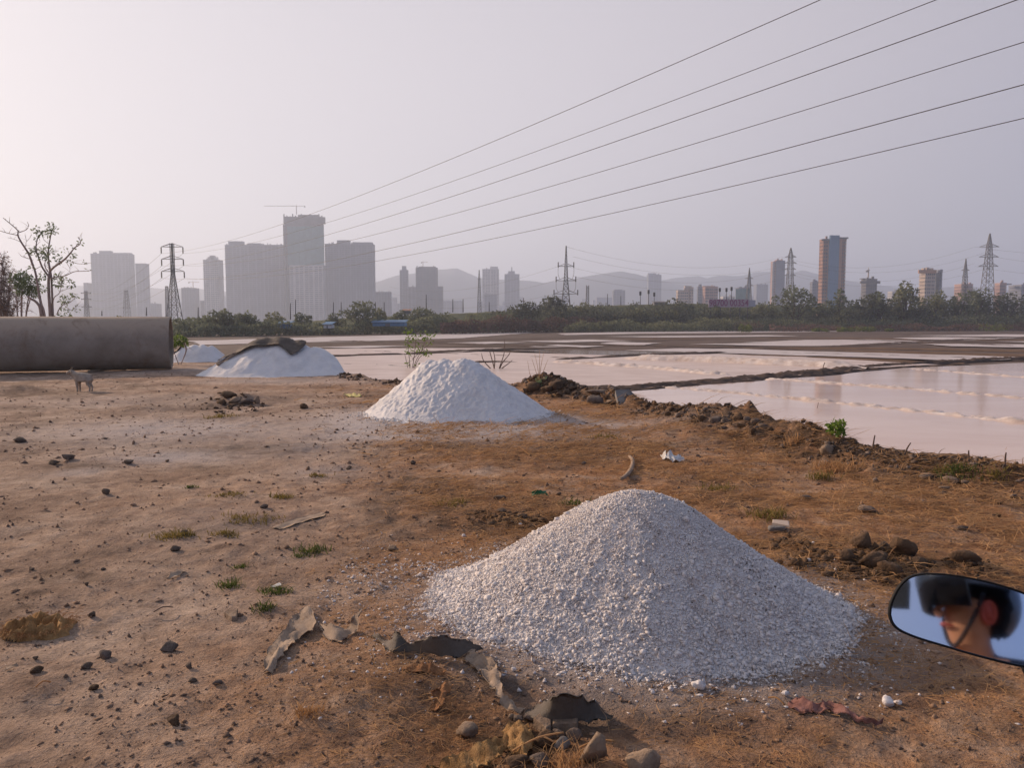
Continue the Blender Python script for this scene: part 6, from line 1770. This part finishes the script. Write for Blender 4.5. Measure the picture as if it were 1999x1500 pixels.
for i, (px, py, w, h, mt, n, lab) in enumerate([
    (345, 1048, 70, 16, 'grass_dry', 170, "yellowish tuft with a grey stone in it"), (612, 1078, 52, 16, 'grass', 120, "green tuft left of the straw, above the other green tufts"), (585, 1087, 26, 10, 'grass', 50, "small green tuft just left of the upper green tuft"), (540, 1158, 48, 16, 'grass', 150, "greenest tuft, under the white paper scrap"),
    (516, 1190, 34, 16, 'grass', 100, "green tuft just above the tapering torn strip"), (450, 1146, 36, 18, 'grass', 90, "small green tuft above the pinkish tile shard"), (472, 1108, 22, 12, 'grass', 60, "little green tuft above the tile shard's tuft"), (550, 972, 40, 10, 'grass_dry', 100, "pale green tuft in the left middle distance"),
    (445, 967, 60, 8, 'grass_dry', 120, "yellow low tuft left of the pale green tuft"), (620, 930, 36, 8, 'grass_dry', 70, "low yellow tuft on the whitish dust"), (440, 1045, 44, 12, 'grass_dry', 100, "pale olive tuft right of the stone tuft"), (490, 1015, 90, 12, 'grass_dry', 180, "wide low olive tuft in the centre left"),
    (372, 952, 20, 8, 'grass', 50, "tiny green tuft in the left middle distance"), (1630, 920, 66, 28, 'straw', 200, "bushy golden dry grass tuft on the right slope"), (1500, 1010, 60, 20, 'grass_dry', 140, "olive tuft right of the near heap's top"), (1605, 935, 40, 16, 'grass_dry', 90, "low tuft under the golden dry tuft"),
    (1868, 922, 70, 17, 'grass', 150, "green weeds on the bank near the right edge"), (1840, 922, 50, 14, 'grass_dry', 100, "dry weeds left of the green bank weeds"), (1940, 930, 50, 16, 'grass_dry', 90, "dry weeds beside the concrete block"), (1550, 868, 26, 26, 'straw', 24, "thin tall dry stalks on the bank slope"),
    (600, 1395, 60, 26, 'straw', 90, "spiky straw tuft left of the orange scrap"), (1110, 1492, 100, 40, 'straw', 130, "coarse straw tuft over the bottom stone pile"), (1400, 958, 60, 14, 'grass_dry', 100, "low olive tuft behind the near heap"), (1180, 855, 60, 8, 'grass_dry', 80, "low dry tuft before the second heap's right foot"),
    (430, 815, 50, 8, 'grass_dry', 90, "yellow-green low tuft below the rubble heap"), (885, 985, 60, 12, 'grass_dry', 120, "olive tuft left of the dark flattened lump"), (1120, 985, 50, 12, 'grass', 70, "olive green tuft right of the green plastic")]):
    tuft(lab, px, py, w, h, mt, n, i + 10)

# ------------------------------------------------------------------ what nobody could count: clods, straw
def scatter(n, seed, r0, r1, th0, th1, power=1.0):
    rng = np.random.default_rng(seed)
    r = np.exp(rng.uniform(math.log(r0), math.log(r1), n)); t = np.radians(rng.uniform(th0, th1, n))
    x, y = r * np.sin(t), r * np.cos(t)
    d = (edge_r(np.degrees(t)) - r) * .75
    ok = d > .15
    return x[ok], y[ok], r[ok], rng

rng = np.random.default_rng(5)
cx_, cy_, cs_ = [], [], []
for (px, py, sx_, sy_, n_) in ((1640, 1090, 150, 26, 260), (1720, 1108, 80, 20, 260), (1890, 1105, 50, 12, 90), (1540, 1055, 60, 14, 90), (450, 790, 60, 9, 130), (1010, 1008, 70, 12, 120)):
    for _ in range(n_):
        g = gp(px + rng.normal(0, sx_ * .5), py + rng.normal(0, sy_ * .5))
        if float(fn1(np.array([g.x]), np.array([g.y]))[0]) < .02:
            cx_.append(g.x); cy_.append(g.y); cs_.append((.006 + .024 * rng.random() ** 2.5) * (g.y / 4.5) ** .5)
cx_, cy_, cs_ = map(np.array, (cx_, cy_, cs_))
lumps('earth_crumbs', np.stack([cx_, cy_, ground_z(cx_, cy_) + cs_ * .3], -1), cs_, 'clod', None, 44)
x, y, r, rng = scatter(46000, 41, 1.6, 26, -44, 44)
dens = fbm(x * .8, y * .8, 0, 91, 4)
px = CX + F * x / y; py_ = HORIZON + F * H / y
dens = dens + .35 * (px > 600) + .35 * np.exp(-((py_ - 1330) / 90) ** 2) * (px > 560)
ok = rng.random(len(x)) < np.clip(.42 + dens * .75, .04, 1)
x, y, r = x[ok], y[ok], r[ok]
s = (.0035 + .010 * rng.random(len(x)) ** 5) * np.clip(r / 3.6, .8, 3.2) ** .75
hsel = fn1(x, y) < .02
h2sel = fn2(x, y) < .02
ok = hsel & h2sel
x, y, s = x[ok], y[ok], s[ok]
half = rng.random(len(x)) < .74
lumps('dirt_crumbs', np.stack([x, y, ground_z(x, y) + s * .25], -1)[half], s[half], 'crumb', None, 42, OCT)
lumps('dirt_crumbs', np.stack([x, y, ground_z(x, y) + s * .25], -1)[~half], s[~half], 'crumb_dark', None, 43, OCT)

def straw_litter(n, seed, r0, r1, th0, th1, ln, wd, tilt):
    x, y, r, rng = scatter(n, seed, r0, r1, th0, th1)
    px = CX + F * x / y
    w = sstep(520, 1150, px + 200 * fbm(x * .7, y * .7, 0, 95, 3)) * np.clip(.45 + 1.3 * fbm(x * 1.4, y * 1.4, 0, 96, 4), 0, 1)
    w = w * (1 - .75 * sstep(4.0, 3.3, r)) + .22 * np.exp(-((px - 700) / 260) ** 2) * (r < 3.4)
    w = w * ((fn1(x, y) < .01) & (fn2(x, y) < .01))
    ok = rng.random(len(x)) < w
    x, y, r = x[ok], y[ok], r[ok]; n = len(x)
    a = rng.normal(0, 1.1, n) - .25
    L = ln * rng.uniform(.4, 1.5, n) * np.clip(r / 5, .7, 2.2)
    W = wd * np.clip(r / 4, .8, 4)
    dz = np.abs(rng.normal(0, tilt, n)) * L
    z = ground_z(x, y) + .006
    c0 = np.stack([x, y, z], -1)
    d = np.stack([np.cos(a) * L, np.sin(a) * L, dz], -1)
    bend = np.stack([-np.sin(a) * L, np.cos(a) * L, np.abs(rng.normal(0, .12, n)) * L], -1) * rng.normal(0, .14, n)[:, None]
    q = np.stack([-np.sin(a), np.cos(a), rng.normal(0, .5, n)], -1) * W[:, None] * .5
    mid = c0 + d * .5 + bend + np.array([0, 0, 1]) * (L * .06)[:, None]
    V = np.stack([c0 - q, c0 + q, mid + q, mid - q, c0 + d], 1).reshape(-1, 3)
    i = np.arange(n)[:, None] * 5
    f = np.concatenate([np.hstack([i, i + 1, i + 2]), np.hstack([i, i + 2, i + 3]), np.hstack([i + 3, i + 2, i + 4])])
    return tag(mesh_obj('dry_straw', V, np.ascontiguousarray(f), M['straw']), kind='stuff')
straw_litter(180000, 51, 2.2, 20, -30, 42, .085, .0024, .10)
straw_litter(28000, 52, 2.0, 14, -12, 42, .16, .0022, .20)
# ------------------------------------------------------------------ motorcycle with its mirror, the rider, the phone in the rider's hand
MIR = at(1893, 1212, .56)                                   # middle of the mirror glass
HEAD = Vector((.03, -.36, 1.53))
to_cam = (Vector((0, 0, H)) - MIR).normalized()
to_head = (HEAD + Vector((0, 0, -.035)) - MIR).normalized()
NRM = (to_cam + to_head).normalized()
UPV = (Vector((0, 0, 1)) - NRM * NRM.z).normalized()
SIDE = UPV.cross(NRM).normalized()
OUT = [(1733, 1200), (1735, 1182), (1742, 1163), (1753, 1144), (1768, 1129), (1788, 1121), (1815, 1119), (1850, 1121), (1900, 1129), (1950, 1141), (1999, 1157), (2032, 1173), (2054, 1197), (2062, 1228), (2058, 1262), (2046, 1288), (2024, 1302), (1999, 1303),
       (1960, 1295), (1920, 1285), (1880, 1274), (1840, 1262), (1800, 1250), (1772, 1240), (1750, 1229), (1738, 1216)]
def on_mirror(px, py):
    d = ray(px, py); o = Vector((0, 0, H))
    t = (MIR - o).dot(NRM) / d.dot(NRM)
    return o + d * t
ring = [on_mirror(*p) - MIR for p in OUT]
ring = [(p.dot(SIDE), p.dot(UPV)) for p in ring]
ring = [(p.dot(Vector((1, 0, 0))), p.dot(Vector((0, 1, 0)))) for p in smooth_path([Vector((a, b, 0)) for a, b in ring + ring[:1]], 3)[:-1]]
def mp(a, b, c): return MIR + SIDE * a + UPV * b + NRM * c

FWD = Vector((math.sin(R(58)), math.cos(R(58)), 0)); LEFT = Vector((-FWD.y, FWD.x, 0))
HIP = Vector((.02, -.40, .80))
def bike(f, l, z): return Vector((HIP.x, HIP.y, 0)) + FWD * f + LEFT * l + Vector((0, 0, z))

def m_mirror():
    m, nt, b = mat_new("mirror_glass")
    b.inputs["Base Color"].default_value = (.55, .68, .90, 1)
    b.inputs["Metallic"].default_value = 1
    b.inputs["Roughness"].default_value = .045
    return m
M['mirror'] = m_mirror()
M['helmet'] = simple("helmet_shell", two((.07, .072, .08), (.10, .103, .11)), 8, .3, spec=.6)
M['visor'] = simple("smoked_visor", two((.008, .008, .01), (.012, .012, .014)), 8, .1, spec=.6)
M['skin'] = simple("skin", two((.62, .25, .11), (.72, .33, .16)), 20, .55)
M['lip_and_backlit_ear'] = simple("lip_and_backlit_ear", two((.55, .10, .06), (.65, .13, .08)), 20, .5)  # the ear's red backlight is put into the colour; the lips share it
M['jacket'] = simple("navy_jacket", two((.02, .025, .04), (.04, .045, .065)), 12, .85, .004, 60)
M['jeans'] = simple("dark_jeans", two((.02, .025, .045), (.04, .05, .08)), 12, .9)
M['mask_cloth'] = simple("mask_cloth", two((.015, .016, .02), (.03, .032, .036)), 20, .9)
M['bike_paint'] = simple("bike_paint", two((.02, .02, .022), (.035, .03, .03)), 5, .3, spec=.5)
M['chrome'] = simple("bike_metal", two((.35, .35, .36), (.45, .45, .46)), 10, .3, metal=1)
M['rubber'] = simple("tyre_rubber", two((.015, .015, .016), (.03, .03, .03)), 12, .9)

root = thing('motorcycle', "motorcycle of which the rounded black-rimmed left mirror shows at the right edge", 'motorcycle', bike(.2, 0, 0))
# mirror: housing with a lip, convex glass
n = len(ring)
RC = 1.02
house = MB()
sc_ = lambda k: [(a * k, b * k) for a, b in ring]
levels = [(1.0, .002), (1.0, .0075), (.965, .0085), (.955, .0015)]
V = []
for k, c in levels: V += [mp(a, b, c - (a * a + b * b) / (2 * RC)) for a, b in sc_(k)]
bk = [(1.0, -.004), (.94, -.02), (.72, -.038), (.3, -.046)]
fr = len(levels)
for k, c in bk: V += [mp(a, b, c) for a, b in sc_(k)]
fc = []
for lv in range(fr - 1):
    for i in range(n): fc.append((lv * n + i, lv * n + (i + 1) % n, (lv + 1) * n + (i + 1) % n, (lv + 1) * n + i))
prev = 0
for lv in range(fr, fr + len(bk)):
    for i in range(n): fc.append((prev * n + (i + 1) % n, prev * n + i, lv * n + i, lv * n + (i + 1) % n))
    prev = lv
fc.append(tuple((fr + len(bk) - 1) * n + i for i in range(n - 1, -1, -1)))
mirror = mesh_obj('mirror', V, fc, M['black'], root, True)
gv, gf = [], []
K = 14
for j in range(K + 1):
    k = .955 * j / K
    gv += [mp(a * k, b * k, .003 - (a * a + b * b) * k * k / (2 * RC)) for a, b in ring]
for j in range(K):
    for i in range(n):
        if j == 0: gf.append((0, n + i, n + (i + 1) % n))
        else: gf.append((j * n + i, (j + 1) * n + i, (j + 1) * n + (i + 1) % n, j * n + (i + 1) % n))
mesh_obj('mirror_glass', gv, gf, M['mirror'], mirror, True)
grip0 = bike(.62, .12, 1.0); grip1 = bike(.50, .40, .99)
st0 = mp(.045, -.03, -.045)
MB().tube(smooth_path([st0, st0 - NRM * .03 + Vector((.03, 0, -.05)), Vector((st0.x + .07, st0.y - .02, st0.z - .12)), bike(.56, .25, 1.0)], 6), .006, 8).build('mirror_stem', M['black'], root, True)
MB().tube(smooth_path([grip1, grip0, bike(.66, 0, .98), bike(.62, -.12, 1.0), bike(.50, -.40, .99)], 6), .012, 8).build('handlebar', M['chrome'], root, True)
for s in (1, -1): MB().tube([bike(.50, .40 * s, .99), bike(.56, .27 * s, .995)], .018, 10).build('grip', M['rubber'], root, True)
def oval(name, pts, radii, mat, sx=1.0):
    m = MB().tube(smooth_path(pts, 5), np.interp(np.linspace(0, 1, (len(pts) - 1) * 5 + 1), np.linspace(0, 1, len(radii)), radii), 14)
    return m.build(name, M[mat], root, True)
oval('fuel_tank', [bike(.18, 0, .82), bike(.30, 0, .86), bike(.45, 0, .88), bike(.58, 0, .86)], [.05, .12, .14, .06], 'bike_paint')
oval('seat', [bike(.2, 0, .76), bike(0, 0, .75), bike(-.3, 0, .78), bike(-.5, 0, .82)], [.07, .11, .11, .05], 'rubber')
oval('engine', [bike(.05, 0, .42), bike(.3, 0, .45), bike(.5, 0, .52)], [.12, .16, .09], 'chrome')
oval('headlamp', [bike(.70, 0, .86), bike(.78, 0, .86), bike(.82, 0, .86)], [.06, .085, .08], 'bike_paint')
oval('exhaust', [bike(.4, -.14, .35), bike(.1, -.16, .3), bike(-.5, -.18, .36)], [.02, .03, .045], 'chrome')
for s in (1, -1):
    MB().tube([bike(.62, .09 * s, .9), bike(.86, .09 * s, .31)], .018, 8).build('fork', M['chrome'], root, True)
    MB().tube([bike(.1, .08 * s, .45), bike(-.44, .08 * s, .31)], .02, 8).build('swing_arm', M['bike_paint'], root, True)
for f_ in (.86, -.44):
    pts = [bike(f_ + .26 * math.cos(t), 0, .31 + .26 * math.sin(t)) for t in np.linspace(0, 2 * math.pi, 41)]
    w = MB().tube(pts, .048, 10, False).build('wheel', M['rubber'], root, True)
    sp = MB()
    for t in np.linspace(0, 2 * math.pi, 11)[:-1]: sp.tube([bike(f_, 0, .31), bike(f_ + .23 * math.cos(t), 0, .31 + .23 * math.sin(t))], .01, 5)
    sp.tube([bike(f_, -.08, .31), bike(f_, .08, .31)], .04, 10)
    sp.build('rim', M['chrome'], w)

# rider astride, turned left to photograph
def rider():
    nose = Vector((-.66, .75, -.06)).normalized(); hs = Vector((0, 0, 1)).cross(nose).normalized(); hu = nose.cross(hs)      # hs: the head's left
    T = Vector((.03, -.40, 1.28))
    sL, sR = T + Vector((-.20, .06, .04)), T + Vector((.20, -.06, .04))
    v, e, r, kind = [], [], [], []
    def add(p, rad, par, k='jacket'):
        v.append(Vector(p)); r.append(rad); kind.append(k)
        if par is not None: e.append((par, len(v) - 1))
        return len(v) - 1
    pel = add(HIP + Vector((0, 0, .08)), (.15, .12), None, 'jeans')
    wa = add(HIP.lerp(T, .45), (.14, .11), pel)
    ch = add(T + Vector((0, 0, -.02)), (.165, .12), wa)
    nb = add(T + Vector((0, 0, .10)), .075, ch)
    nk = add(HEAD + Vector((0, -.02, -.125)), .056, nb, 'skin')
    jw = add(HEAD + nose * .015 + Vector((0, 0, -.045)), .072, nk, 'skin')
    add(HEAD + Vector((0, 0, .045)), .085, jw, 'skin')
    for s, sh in ((-1, sL), (1, sR)):
        hand = Vector((-.150, -.035, 1.465)) if s < 0 else bike(.40, -.16, .86)
        a = add(sh, .075, ch)
        elb = Vector((-.27, -.16, 1.24)) if s < 0 else sR.lerp(hand, .5) + Vector((.08, -.10, -.03))
        b = add(sh.lerp(elb, .5), .055, a); c = add(elb, .046, b); d = add(elb.lerp(hand, .6), .038, c)
        w = add(elb.lerp(hand, .88), .026, d, 'skin'); pm = add(hand + Vector((.012 * s, -.008, -.012)), (.034, .018), w, 'skin')
        for k in range(4):
            z = .028 - .019 * k; L = (.030, .034, .031, .024)[k]
            f1 = add(hand + Vector((.010 * s, .004, z)), .0085, pm, 'skin')
            f2 = add(hand + Vector((.002 * s, .004 + L * .5, z + .004)), .008, f1, 'skin')
            add(hand + Vector((-.020 * s, .006 + L * .35, z + .006)), .007, f2, 'skin')
        t1 = add(hand + Vector((.0, -.022, -.006)), .010, pm, 'skin'); add(hand + Vector((-.022 * s, -.028, .012)), .0085, t1, 'skin')
    for s in (1, -1):
        kn = bike(.42, .21 * s, .70); an = bike(.22, .26 * s, .36) if s == -1 else bike(.16, .36, .10)
        if s == 1: kn = bike(.36, .28, .56)
        a = add(HIP + LEFT * .1 * s + FWD * .04, .10, pel, 'jeans'); b = add((HIP + LEFT * .1 * s).lerp(kn, .55), .082, a, 'jeans'); c = add(kn, .06, b, 'jeans'); d = add(kn.lerp(an, .45), .056, c, 'jeans'); f0 = add(an, .042, d, 'jeans')
        add(an + FWD * .10 + Vector((0, 0, -.045)), (.045, .03), f0, 'black'); add(an + FWD * .19 + Vector((0, 0, -.055)), (.04, .025), len(v) - 1, 'black')
    o = skin_mesh('person', v, e, r, M['skin'], None, 2)
    me = o.data
    me.materials.append(M['jacket']); me.materials.append(M['jeans']); me.materials.append(M['black'])
    slot = {'skin': 0, 'jacket': 1, 'jeans': 2, 'black': 3}
    vv = np.array([tuple(p) for p in v])
    for p in me.polygons:
        c = np.array(p.center); p.material_index = slot[kind[int(((vv - c) ** 2).sum(1).argmin())]]
    base = Vector((HIP.x, HIP.y, 0)); me.transform(Matrix.Translation(-base)); o.location = base
    tag(o, "person in a dark helmet and navy jacket astride the motorcycle, seen in its mirror", 'person')
    def hp(f, l, u): return HEAD + nose * f + hs * l + hu * u
    def shell(name, rx, ry, rz, cut, mat, off=(0, 0, 0)):
        vs, fs = ICO4
        V = np.array([tuple(hp(p[0] * rx + off[0], p[1] * ry + off[1], p[2] * rz + off[2])) for p in vs])
        F_ = [tuple(q) for q in fs if cut(vs[q].mean(0))]
        return mesh_obj(name, V, F_, M[mat], o, True)
    # open-face helmet: the face, the cheek and the ear stay free below the brow
    hel = shell('helmet', .150, .128, .150, lambda c: c[2] > .12 or (c[0] < -.38 and c[2] > -.75), 'helmet', (-.008, 0, .035))
    inner = shell('helmet_lining', .138, .116, .138, lambda c: c[2] > .10 or (c[0] < -.36 and c[2] > -.73), 'mask_cloth', (-.008, 0, .035))
    m = MB(); P = []
    for i in range(13):
        t = R(-62 + 124 * i / 12)
        P.append((math.cos(t), math.sin(t)))
    for j, (q, u, off_) in enumerate([(1.0, -.018, 0), (1.06, .07, .012), (1.03, .155, .008), (1.0, .152, .004), (1.02, .07, .006), (.97, -.016, -.004)]):
        m.v += [hp(a * .152 * q + off_ - .008, b * .130 * q, u) for a, b in P]
    for j in range(6):
        for i in range(12): m.f.append((j * 13 + i, j * 13 + i + 1, ((j + 1) % 6) * 13 + i + 1, ((j + 1) % 6) * 13 + i))
    m.build('visor', M['visor'], hel, True)
    MB().tube(smooth_path([hp(.02, .115, .03), hp(.045, .085, -.05), hp(.06, .0, -.125), hp(.045, -.085, -.05), hp(.02, -.115, .03)], 6), .007, 6).build('chin_strap', M['mask_cloth'], hel, True)
    MB().tube(smooth_path([hp(.070, .026, -.066), hp(.088, .012, -.062), hp(.092, 0, -.061), hp(.088, -.012, -.062), hp(.070, -.026, -.066)], 4), np.r_[np.linspace(.002, .0075, 9), np.linspace(.0075, .002, 8)], 6).build('lips', M['lip_and_backlit_ear'], o, True)
    MB().tube(smooth_path([hp(.080, 0, .025), hp(.098, 0, -.005), hp(.106, 0, -.022), hp(.094, 0, -.032)], 4), np.linspace(.009, .015, 13), 8).build('nose', M['skin'], o, True)
    for s in (1, -1):
        ey = mesh_obj('eye', np.array([tuple(hp(p[0] * .012 + .074, p[1] * .014 + .031 * s, p[2] * .011 + .012)) for p in ICO2[0]]), ICO2[1], M['white_paint'], o, True)
        mesh_obj('iris', np.array([tuple(hp(p[0] * .004 + .0845, p[1] * .006 + .031 * s, p[2] * .006 + .012)) for p in ICO2[0]]), ICO2[1], M['black'], ey, True)
        pts = [hp(-.012 + .020 * math.cos(t), (.080 + .006 * math.sin(t)) * s, -.018 + .032 * math.sin(t)) for t in np.linspace(0, 2 * math.pi, 17)]
        em = MB().tube(pts, .0075, 6, False)
        em.tube([hp(-.012, .074 * s, -.043), hp(-.010, .078 * s, .008)], [.014, .012], 8)
        em.build('ear', M['lip_and_backlit_ear'], o, True)
rider()
ph = thing('phone', "phone held up by the rider to take the picture, seen in the mirror at most", 'phone', (0, -.012, 1.475))
MB().box(-.146, .008, -.0125, -.0045, 1.432, 1.508).build('phone_body', M['black'], ph)
MB().box(-.140, .002, -.0132, -.0127, 1.436, 1.504).build('screen', M['glazing'], ph)

# ------------------------------------------------------------------ the hazy air
hz = MB().box(-5300, 5300, -5300, 5300, PAN - 2.2, 275)
hm = bpy.data.materials.new("haze_air"); hm.use_nodes = True
hn, hl = hm.node_tree.nodes, hm.node_tree.links
hn.clear()
ho = hn.new("ShaderNodeOutputMaterial")
hv = hn.new("ShaderNodeVolumePrincipled")
hv.inputs["Color"].default_value = (.71, .81, 1.0, 1)
hv.inputs["Density"].default_value = HAZE
hv.inputs["Anisotropy"].default_value = .35
hl.new(hv.outputs["Volume"], ho.inputs["Volume"])
tag(hz.build('haze', hm), kind='stuff')
